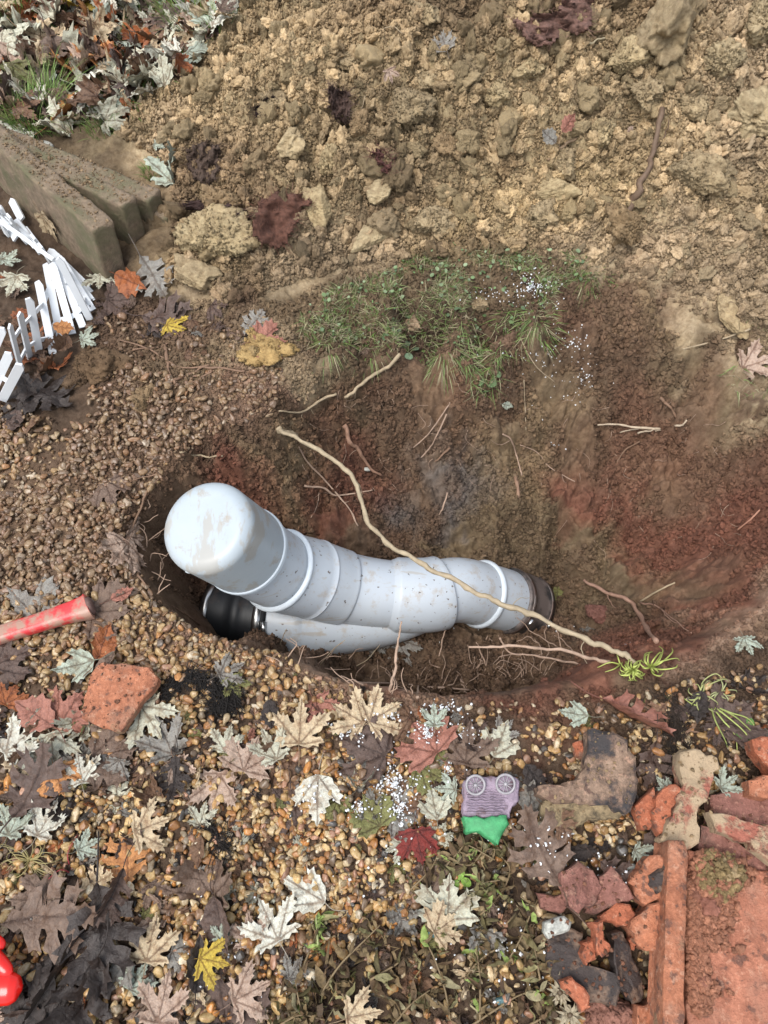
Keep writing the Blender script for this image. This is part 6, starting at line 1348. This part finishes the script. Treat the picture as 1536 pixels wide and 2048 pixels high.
litter(30, [(560, 1400), (1000, 1410), (1050, 1520), (900, 1560), (780, 1640), (680, 1580), (560, 1560), (440, 1520), (430, 1460)], (.045, .09), ['dusty', 'purple', 'pale', 'cream', 'brown', 'salmon', 'grey'], [6, 5, 4, 3, 5, 3, 3], 'leaf in the litter band below the lip', 'leaves below the lip', (.001, .008), .15, sep=.03)
litter(18, [(-60, 480), (70, 600), (150, 700), (60, 780), (-60, 760)], (.05, .09), ['dusty', 'purple', 'pale', 'cream', 'brown', 'rust'], [6, 5, 3, 3, 4, 3], 'leaf in the litter under the picket fence', 'leaves under the fence', (.006, .02), .3, sep=.03)
litter(16, [(200, 560), (330, 540), (520, 620), (460, 720), (330, 760), (200, 700)], (.04, .08), ['dusty', 'purple', 'dark', 'grey', 'brown'], [6, 5, 3, 3, 4], 'leaf trodden into the mud right of the fence', 'leaves trodden into the mud', (.002, .006), .12, sep=.04)
litter(18, [(1290, 1330), (1536, 1330), (1536, 1480), (1440, 1560), (1300, 1700), (1240, 1740), (1290, 1560), (1300, 1450)], (.04, .08), ['dusty', 'purple', 'dark', 'grey', 'brown', 'green'], [5, 6, 4, 3, 4, 1], 'leaf in the dark litter around the shards on the right', 'leaves around the shards', (.003, .014), .25, sep=.035)
litter(16, [(560, 1850), (880, 1700), (1100, 1800), (1100, 2060), (560, 2060)], (.04, .08), ['dusty', 'olive', 'dark', 'grey', 'brown', 'cream'], [5, 5, 4, 3, 6, 2], 'leaf matted under the wilted stems', 'leaves under the wilted stems', (.003, .012), .25, sep=.035)
litter(24, [(180, 1560), (560, 1560), (700, 1640), (640, 1850), (340, 1830), (300, 1700)], (.03, .07), ['dusty', 'cream', 'pale', 'brown', 'orange', 'grey'], [4, 4, 4, 4, 1, 3], 'leaf scattered on the bright gravel in the foreground', 'leaves on the bright gravel', (.001, .006), .2, sep=.06)

#__PART4__

# the rest of the litter: leaves past the first few hundred and countless broken bits
def litter_mass(name, n, poly, size, cols, wts, label, lift, tilt, kinds=('silver', 'broad', 'oak', 'round'), xr=(-1.4, 1.3), yr=(-.33, 2.9)):
    x, y, z, u, v = sample(n * 14, xr, yr); k = np.where(inpoly(u, v, poly) & (z > -.04))[0][:n]; m = len(k)
    pr_ = [LM[q][i].copy() for q in kinds for i in (1, 2, 3, 7)]; s = RS.uniform(*size, m); w_ = np.array(wts, float) / sum(wts)
    nn = normal(x[k], y[k], .03); tn = np.array([LC[c] for c in cols])[RS.choice(len(cols), m, p=w_)] * RS.uniform(.7, 1.2, (m, 1))
    rot = np.stack([np.arcsin(np.clip(-nn[:, 1], -1, 1)) + RS.normal(0, tilt, m), RS.normal(0, tilt, m), RS.uniform(0, 6.28, m)], 1)
    tag(scatter(name, pr_, np.stack([x[k], y[k], z[k] + RS.uniform(*lift, m)], 1), rot, np.stack([s * RS.uniform(.5, 1, m), s, s], 1), RS.randint(0, len(pr_), m), tn, M['leaf_i']), label)
LOW = [(-60, 1330), (330, 1420), (560, 1330), (1000, 1420), (1250, 1400), (1300, 1330), (1560, 1340), (1560, 1500), (1300, 1560), (1300, 1720), (1100, 1760), (1100, 2080), (-60, 2080)]
litter_mass('lawn_leaf_litter', 190, LAWNL, (.06, .11), ['pale', 'white', 'cream', 'brown', 'rust', 'dusty', 'olive', 'purple'], [5, 4, 4, 5, 3, 4, 1, 4], 'mass of further fallen leaves matted on the lawn', (.004, .045), .35)
litter_mass('leaf_bits', 420, LOW, (.012, .038), ['brown', 'dusty', 'purple', 'dark', 'cream', 'grey', 'rust', 'olive'], [6, 5, 5, 4, 2, 2, 2, 2], 'broken bits of wet leaf strewn over the gravel', (.002, .010), .3)
litter_mass('leaf_bits', 260, [(-60, 1440), (330, 1480), (420, 1560), (240, 1640), (200, 1740), (330, 1810), (540, 1860), (620, 2080), (-60, 2080)], (.03, .07), ['brown', 'dusty', 'purple', 'dark', 'cream', 'grey'], [6, 5, 6, 6, 1, 2], 'matted dark leaf fragments at the lower left', (.001, .008), .2)
litter_mass('leaf_bits', 160, [(-60, 480), (70, 600), (150, 700), (60, 790), (-60, 800)], (.02, .06), ['brown', 'dusty', 'purple', 'dark', 'cream', 'rust'], [6, 5, 6, 3, 2, 2], 'matted leaf fragments under the picket fence', (.001, .01), .25)
litter_mass('leaf_bits', 130, [(180, 560), (330, 530), (560, 620), (540, 740), (300, 780), (180, 720)], (.012, .035), ['brown', 'dusty', 'purple', 'dark', 'grey'], [6, 5, 5, 3, 1], 'leaf fragments trodden into the mud left of the hole', (.001, .005), .15)
litter_mass('leaf_bits', 160, [(640, 1850), (880, 1700), (1080, 1760), (1110, 2080), (600, 2080)], (.02, .05), ['brown', 'dusty', 'purple', 'dark', 'olive'], [6, 5, 5, 5, 2], 'dark leaf fragments beneath the wilted stems', (.001, .01), .25)
# ------------------------------------------------------------------ grass and other plants
def blades(name, spots, label, mat='grass', top=False, origin=None):
    """spots: (point, height, width, lean vector, colour)"""
    Vs, Fs, Cs, o = [], [], [], 0
    for (p, h, w_, lean, col) in spots:
        lean = np.array(lean, float); a = RS.uniform(0, 6.28); sdv = np.array([math.cos(a), math.sin(a), 0]) * w_ / 2
        for i, t in enumerate((0, .35, .7, 1)):
            c = p + np.array([0, 0, h * (t - .35 * t * t * min(1.6, np.linalg.norm(lean) / max(h, 1e-3)))]) + lean * t * t; k = (1, .9, .6, .05)[i]
            Vs += [c - sdv * k, c + sdv * k]; Cs += [col, col]
        for i in range(3): Fs.append((o + 2 * i, o + 2 * i + 1, o + 2 * i + 3, o + 2 * i + 2))
        o += 8
    V = np.array(Vs); org = np.array(origin) if origin is not None else V[0]; me = mesh_np(name, V - org, np.array(Fs)); setcol(me, 'tint', np.array(Cs)); ob = link(name, me, M[mat], None, org); return tag(ob, label)
GC = [(.11, .19, .035), (.15, .24, .06), (.20, .24, .09), (.34, .31, .18), (.08, .14, .03), (.26, .21, .13)]
def gspots(n, poly, h, w_, lean, xr, yr, wts=(5, 4, 3, 2, 3, 2), h2=None, dens=None):
    x, y, z, u, v = sample(n, xr, yr); k = inpoly(u, v, poly)
    if dens is not None: k &= fbm(x * 11, y * 11, 0, 3, dens) > -.2
    out = []; w_p = np.array(wts, float) / sum(wts)
    for i in np.where(k)[0]:
        a = RS.uniform(0, 6.28); l = RS.uniform(0, 1) * lean; out.append((np.array([x[i], y[i], z[i] - .002]), RS.uniform(*h), w_ * RS.uniform(.6, 1.3), (math.cos(a) * l, math.sin(a) * l, 0), np.array(GC[RS.choice(6, p=w_p)]) * RS.uniform(.7, 1.3)))
    return out
STRIP = [(600, 660), (620, 610), (690, 570), (740, 560), (850, 510), (900, 490), (1010, 510), (1150, 500), (1170, 530), (1200, 560), (1120, 570), (1095, 610), (1070, 650), (1000, 690), (930, 700), (850, 690), (760, 700), (680, 690), (620, 695)]
g = blades('grass', gspots(52000, STRIP, (.006, .030), .0024, .045, (-.4, .7), (1.05, 1.7), (2, 2, 6, 7, 3, 6), dens=8), 'trampled strip of short green grass on the far rim of the hole'); g['kind'] = 'stuff'
g = blades('grass', gspots(9000, LAWNL, (.02, .06), .003, .04, (-1.5, .0), (1.6, 3.2), (6, 5, 2, 1, 5, 1)), 'green grass showing between the leaves on the lawn'); g['kind'] = 'stuff'
g = blades('grass', gspots(2500, [(1180, 540), (1240, 545), (1260, 600), (1190, 590)], (.008, .025), .002, .02, (.3, 1.0), (1.2, 1.7)) + gspots(2500, [(1480, 640), (1600, 640), (1600, 800), (1500, 800)], (.01, .03), .002, .03, (.7, 1.4), (.9, 1.7)), 'sparse grass blades on the right rim of the hole'); g['kind'] = 'stuff'
def tuft(label, u, v, n, spread, h, lean, w_=.0025, bias=(0, 0, 0), wts=(6, 6, 2, 1, 3, 0), lift=0, bright=1.0):
    wild = 'rim' in label or 'wall' in label
    p, t = hit(u, v); sp = []
    for k in range(n):
        a = RS.uniform(0, 6.28); r = spread * math.sqrt(RS.rand()); q = np.array([p[0] + r * math.cos(a), p[1] + r * math.sin(a), 0]); q[2] = zat(q[0:1], q[1:2])[0] - .002 + lift
        b = RS.uniform(0, 6.28) if wild else a; l = np.array([math.cos(b), math.sin(b), 0]) * RS.uniform(.2, 1) * lean + np.array(bias) * RS.uniform(.3, 1); sp.append((q, RS.uniform(*h), w_ * RS.uniform(.6, 1.2), l, np.array(GC[RS.choice(6, p=np.array(wts) / sum(wts))]) * RS.uniform(.8, 1.4) * bright))
    o = blades('grass_tuft', sp, label, origin=p); o['category'] = 'grass tuft'; return o
tuft('bright green grass tuft in front of the lawn litter at the left edge', 70, 250, 300, .07, (.05, .11), .09, bias=(.03, .02, 0), bright=1.4)
tuft('long-bladed grass tuft fanning right above the bright one', 110, 215, 90, .03, (.10, .17), .10, bias=(.06, .08, 0), bright=1.4)
tuft('dark green grass tuft in the top left corner', 25, 40, 220, .06, (.07, .14), .08)
tuft('green grass tuft among the leaves at the top, left of the heap shoulder', 375, 50, 220, .07, (.07, .13), .08, bias=(-.03, .0, 0), bright=1.2)
tuft('small green grass tuft at the heap shoulder', 440, 55, 90, .04, (.05, .09), .06, bright=1.2)
tuft('small grass tuft behind the white stone', 205, 255, 120, .05, (.03, .06), .05, bright=1.2)
tuft('tiny grass tuft between the slabs and the heap', 305, 350, 90, .03, (.02, .04), .03, bright=1.1)
ht = tuft('grass tuft hanging from the rim over the back wall', 950, 700, 420, .075, (.008, .03), .06, bias=(0, -.015, -.02), wts=(4, 2, 3, 3, 5, 3))
tuft('second bunch of the hanging grass, lower on the wall', 962, 742, 380, .055, (.006, .028), .05, bias=(0, -.012, -.02), wts=(4, 2, 3, 2, 5, 2))
for i, (u, v, lab) in enumerate([(650, 680, 'ragged grass fringe at the left end of the turf strip'), (740, 690, 'ragged grass fringe above the pale forked root'), (830, 690, 'ragged grass fringe right of the clover sprig'), (890, 700, 'ragged grass fringe left of the hanging tuft'), (1015, 680, 'ragged grass fringe on the rim right of the hanging tuft'), (1075, 640, 'ragged grass fringe under the spilled white granules'), (1180, 545, 'sparse grass fringe at the right end of the turf strip'), (1500, 760, 'sparse grass fringe at the right edge of the rim')]):
    tuft(lab, u, v, 260 if i < 6 else 90, .06, (.008, .03), .055, bias=(0, -.02, -.02), wts=(4, 3, 5, 4, 4, 4))
# clover leaves in the strip
def disc_leaf(n=10, fold=.2, pointed=False):
    V = [(0, 0, 0)] + [(math.cos(a) * (.5 if pointed else .8) * (1 if not pointed else 1 - .0 * a), math.sin(a), fold * abs(math.cos(a))) for a in np.linspace(0, 2 * math.pi, n, endpoint=False)]
    return np.array(V), [(0, 1 + i, 1 + (i + 1) % n) for i in range(n)]
dl = mesh_np('clover_leaf', *disc_leaf()); 
x, y, z, u, v = sample(9000, (-.4, .7), (1.05, 1.7)); k = inpoly(u, v, STRIP); k &= RS.rand(len(k)) < .12; nq = k.sum()
s = RS.uniform(.003, .007, nq); tn = np.array([(.13, .20, .08), (.19, .25, .13), (.10, .15, .07)])[RS.randint(0, 3, nq)] * RS.uniform(.8, 1.2, (nq, 1))
M['small_leaf'] = simple('small green leaf', (.1, .2, .06), .5, var=.25, scale=2, src='inst'); M['small_leaf_o'] = simple('lance leaf', (.1, .2, .06), .7, var=.6, scale=5, src='obj', spec=.25, dark=(.07, .05, .03), dsc=3, dlo=.55, dhi=.7)
tag(scatter('clover', [dl], np.stack([x[k], y[k], z[k] + RS.uniform(.008, .022, nq)], 1), np.stack([RS.normal(0, .4, nq), RS.normal(0, .4, nq), RS.uniform(0, 6.28, nq)], 1), np.stack([s, s, s], 1), np.zeros(nq, int), tn, M['small_leaf']), 'clover and weed leaves among the grass on the far rim')
# small weeds with countable leaves
def weed(label, u, v, leaves, col, name='weed', stemc=(.25, .28, .12), lift=.02):
    p, t = hit(u, v); r = wroot(name, p); tag(r, label, 'weed')
    for (du, dv, px, ang) in leaves:
        q, tt_ = hit(u + du, v + dv); q = q + [0, 0, lift * RS.uniform(.5, 1.2)]; s = px * tt_ / FPX / 2
        o = link('leaf', dl2, None, r, Vector(q - p)); o.rotation_euler = (RS.normal(0, .3), RS.normal(0, .3), math.radians(ang)); o.scale = (s, s, s); o.color = (*(np.array(col) * RS.uniform(.8, 1.2)), 1)
        V, F = tube(smooth_path([p, (p + q) / 2 + [0, 0, .006], q], 3), .0009, 4); wpart('stem', V, F, M['stem'], r, col=stemc)
dl2 = mesh_np('leaf', *disc_leaf(12, .15)); dl2.materials.append(M['small_leaf_o'])
weed('four-leaved clover sprig on the rim left of the hanging tuft', 817, 708, [(-12, -8, 18, 0), (0, 12, 18, 90), (14, -2, 16, 50), (-2, -14, 14, 10)], (.15, .22, .13))
weed('little weed with round leaves at the lower end of the hanging tuft', 975, 770, [(-15, 0, 20, 0), (6, 6, 24, 60), (-6, 18, 16, 100), (20, -14, 14, 20)], (.14, .22, .10))
weed('green seedling leaves beside the red brick fragment at the right edge', 1490, 1470, [(0, -22, 28, 80), (-22, 0, 30, 10), (8, 8, 24, 40), (-10, 14, 18, 130)], (.14, .30, .08))
weed('sprig with two bright leaves in the wilted stems', 925, 1755, [(-8, -6, 24, 130), (6, 10, 22, 60), (-14, 12, 14, 20)], (.25, .42, .08))

# succulent green sprouts at the near lip
def sprout(label, u, v, stems, r=.0018, col=(.42, .48, .12), name='sprout'):
    p, t = hit(u, v); rt = wroot(name, p); tag(rt, label, 'sprout')
    for s in stems:
        P = [p + np.array([0, 0, .003])] + [above(u + a, v + b, h) for (a, b, h) in s]
        Q = smooth_path(P, 5); V, F = tube(Q, np.linspace(r * 1.1, r * .5, len(Q)), 5); wpart('stem', V, F, M['stem'], rt, col=tuple(np.array(col) * RS.uniform(.75, 1.2)))
def rnd_stems(n, L, h, bias=(0, 0)):
    out = []
    for k in range(n):
        a = RS.uniform(0, 6.28); l = RS.uniform(.5, 1) * L; dx, dy = math.cos(a) * l + bias[0], math.sin(a) * l * .8 + bias[1]; c_ = RS.choice([-1, 1]) * RS.uniform(.2, .8); out.append([(dx * .4 - dy * .4 * c_, dy * .4 + dx * .4 * c_, h * RS.uniform(.6, 1.3)), (dx * .9 - dy * .3 * c_, dy * .9 + dx * .3 * c_, h * RS.uniform(.5, 1.2)), (dx * 1.0 + dy * .15 * c_, dy - dx * .15 * c_, h * .4)])
    return out
sprout('ball of curled yellow-green shoots where the long root meets the lip', 1265, 1340, rnd_stems(34, 30, .03))
sprout('yellow-green shoots reaching right of the curled ball', 1300, 1335, rnd_stems(14, 45, .035, (25, -8)))
sprout('yellow-green shoots trailing left of the curled ball', 1240, 1330, [[(-20, -5, .02), (-45, 5, .012)], [(-12, 8, .02), (-30, 14, .01)], [(-5, -18, .03), (-8, -30, .02)]])
sprout('sprawling pale green stems on the dark soil right of the pinkish-brown leaf', 1400, 1390, rnd_stems(16, 55, .02, (20, 0)), .0016, (.38, .40, .16))
sprout('long limp green stems running down towards the red brick fragment', 1420, 1410, [[(30, 20, .02), (70, 55, .02), (90, 90, .01)], [(25, 30, .02), (50, 60, .02), (55, 100, .01)], [(40, 15, .02), (80, 30, .02), (100, 70, .01)], [(10, 30, .02), (30, 70, .015), (35, 85, .01)], [(45, 20, .02), (75, 45, .02), (110, 80, .01)], [(-30, 10, .02), (-60, 20, .01), (-80, 30, .01)], [(-30, 0, .02), (-55, -15, .01)]], .0018, (.36, .42, .12))
sprout('weak pale stems right of the sprawling ones', 1440, 1385, rnd_stems(10, 40, .02), .0014, (.40, .42, .2))
sprout('dry grass stems at the left edge below the mint-pale leaf', 60, 1720, rnd_stems(40, 75, .012), .0009, (.36, .30, .13), 'dry_grass')
sprout('red-stalked twiglets above the blackish-grey oak leaf', 150, 1750, [[(-30, 12, .02), (-60, 5, .015)], [(-15, -40, .02), (5, -80, .02)], [(-30, -10, .02), (-60, 15, .02)]], .0013, (.35, .05, .06))

# wilted plants at the bottom: stems with lance-shaped leaves
def lance(seed, fold=.25, curl=.3):
    rs = np.random.RandomState(seed); V, F = [], []; n = 8
    for i in range(n + 1):
        t = i / n; w_ = .19 * math.sin(math.pi * min(1, t * 1.02 + .02)) ** .8 * (1 - .2 * t) + .004; z = curl * (t * t) * rs.uniform(-.8, .8) + .06 * math.sin(t * 7 + seed)
        V += [(-w_, t, z + fold * w_), (0, t, z), (w_, t, z + fold * w_)]
    for i in range(n): o = 3 * i; F += [(o, o + 1, o + 4, o + 3), (o + 1, o + 2, o + 5, o + 4)]
    me = mesh_np('leaf', np.array(V), np.array(F)); me.materials.append(M['small_leaf_o']); return me
LN = [lance(k, RS.uniform(-.8, 1.6), RS.uniform(.3, 1.8)) for k in range(8)]
WC = [(.20, .14, .07), (.29, .21, .11), (.15, .095, .05), (.15, .125, .055), (.30, .27, .13), (.085, .055, .032), (.38, .33, .19)]
def wilted(label, pts_, nl, size, stemc=(.20, .14, .07), bright=0.0, lift=.02, name='wilted_plant'):
    Q = smooth_path(surf(pts_, lift), 5); r = wroot(name, Q[0]); tag(r, label, 'wilted plant'); V, F = tube(Q, np.linspace(.0022, .0012, len(Q)), 6); wpart('stem', V, F, M['stem'], r, col=stemc)
    for k in range(nl):
        i = int((k + .5) / nl * (len(Q) - 1)); q = Q[i] - Q[0]; o = link('leaf', LN[RS.randint(8)], None, r, Vector(q)); s = size * RS.uniform(.6, 1.25); tan = Q[min(i + 1, len(Q) - 1)] - Q[max(i - 1, 0)]; base = math.atan2(-tan[0], tan[1])
        o.rotation_euler = (RS.normal(-.2, .6), RS.normal(0, .9), base + RS.choice([-1, 1]) * RS.uniform(.2, 2.6)); o.scale = (s * RS.uniform(.5, 1.3), s, s)
        c = np.array(WC[RS.choice(7, p=[.2, .2, .17, .12, .11, .12, .08])]) if RS.rand() > bright else np.array((.32, .42, .12)); o.color = (*(c * RS.uniform(.7, 1.2)), 1)
W_ = [('leftmost wilted stem at the edge of the open gravel', [(640, 1990), (680, 1930), (730, 1880), (760, 1850)]), ('wilted stem reaching up to the white ragged leaf', [(600, 1950), (620, 1900), (640, 1860), (636, 1830)]), ('wilted stem crossing the bottom edge left of centre', [(700, 2060), (690, 2000), (660, 1950)]),
      ('wilted stem below the blue-green glazed stone', [(900, 2040), (890, 1980), (870, 1920), (850, 1880)]), ('tall wilted stem right of the pale grey-green leaf', [(960, 2040), (960, 1960), (955, 1880), (985, 1800)]), ('wilted stem curving under the toy wagon ornament', [(900, 1720), (940, 1730), (970, 1700), (1000, 1700)]),
      ('wilted stem between ornament and glossy red leaf', [(885, 1740), (920, 1700), (935, 1690), (990, 1720)]), ('wilted stem running beneath the big grey-pink leaf', [(960, 1830), (1000, 1790), (1020, 1740), (1000, 1710)]), ('wilted stem with olive leaves left of the granite chip', [(1010, 1930), (1040, 1880), (1060, 1830), (1075, 1800)]),
      ('wilted stem at the bottom edge under the turquoise stone', [(930, 2060), (990, 2020), (1040, 1990), (1090, 1980)]), ('wilted stem slanting down by the dark flat stone', [(1080, 1960), (1070, 1900), (1060, 1860)]), ('wilted stem lowest in the middle', [(780, 2060), (820, 2010), (860, 1980)]), ('wilted stem with the palest leaves in the lower middle', [(740, 1960), (790, 1930), (830, 1900)]),
      ('wilted stem bending to the bottom right of the glazed stone', [(930, 1960), (950, 1930), (990, 1900), (1030, 1900)]), ('wilted stem right of the sprig with bright leaves', [(945, 1800), (960, 1770), (1000, 1760)]), ('wilted stem nearest the dried seed heads', [(1060, 2050), (1090, 2030), (1120, 1990)]),
      ('short wilted stem above the glazed stone', [(850, 1850), (900, 1840), (940, 1850)]), ('wilted stem beside the dusty leaf', [(820, 1780), (860, 1740), (880, 1700)]), ('wilted stem on the gravel edge in the lower middle', [(620, 2060), (600, 2010), (590, 1960)]), ('wilted stem bent over at the lower left of the group', [(560, 2050), (600, 2030), (650, 2040)])]
for i, (lab, pl) in enumerate(W_): wilted(lab, pl, 30, .033, bright=.12 if i in (4, 7, 8, 14, 6) else .02, lift=RS.uniform(.015, .03))
wilted('clump of pale yellow-green leaves above the wilted stems', [(636, 1890), (634, 1860), (632, 1830)], 9, .032, (.3, .32, .14), .8, .03)
# dried seed heads
for (u, v, lab) in [(1120, 1985, 'dried spiky seed head, the upper of the pair at the bottom'), (1140, 2030, 'dried spiky seed head, the lower of the pair at the bottom')]:
    p, t = hit(u, v); p = pz(u, v, p[2] + .03); r = wroot('seed_head', p); tag(r, lab, 'seed head')
    for k in range(14):
        a = k / 14 * 6.28; o = link('bract', LN[k % 8], None, r); s = RS.uniform(.018, .028); o.scale = (s * .7, s, s); o.rotation_euler = (RS.uniform(-.4, .5), 0, a); o.color = (.42, .36, .25, 1)
    V, F = lumpy(2, .2, 2, k); wpart('core', V * .005 + p, F, M['stem'], r, col=(.1, .07, .04))
    Q = smooth_path([p, p + [-.01, -.02, -.01], p + [-.02, -.05, -.025]], 4); V, F = tube(Q, .0012, 5); wpart('stem', V, F, M['stem'], r, col=(.3, .24, .14))
# granules on the leaves near the lip, scattered last so that they lie on top
perlite('leaf_granules', [(710, 1470, 45, 30, 150, .03), (770, 1440, 60, 25, 90, .03), (850, 1470, 40, 35, 170, .03), (880, 1420, 60, 25, 70, .02), (920, 1470, 70, 50, 80, .02), (790, 1570, 45, 45, 260, .022), (800, 1620, 50, 50, 140, .02), (630, 1600, 35, 60, 90, .02), (720, 1620, 30, 30, 80, .02), (830, 1560, 60, 60, 80, .02), (800, 1650, 220, 180, 160, .02), (895, 1540, 10, 25, 40, .015), (1080, 1690, 80, 80, 120, .06), (1010, 1900, 150, 120, 60, .03), (1200, 1750, 90, 60, 50, .05), (450, 1900, 200, 140, 60, .02)], 'white granules spilled over the leaves and gravel below the lip')
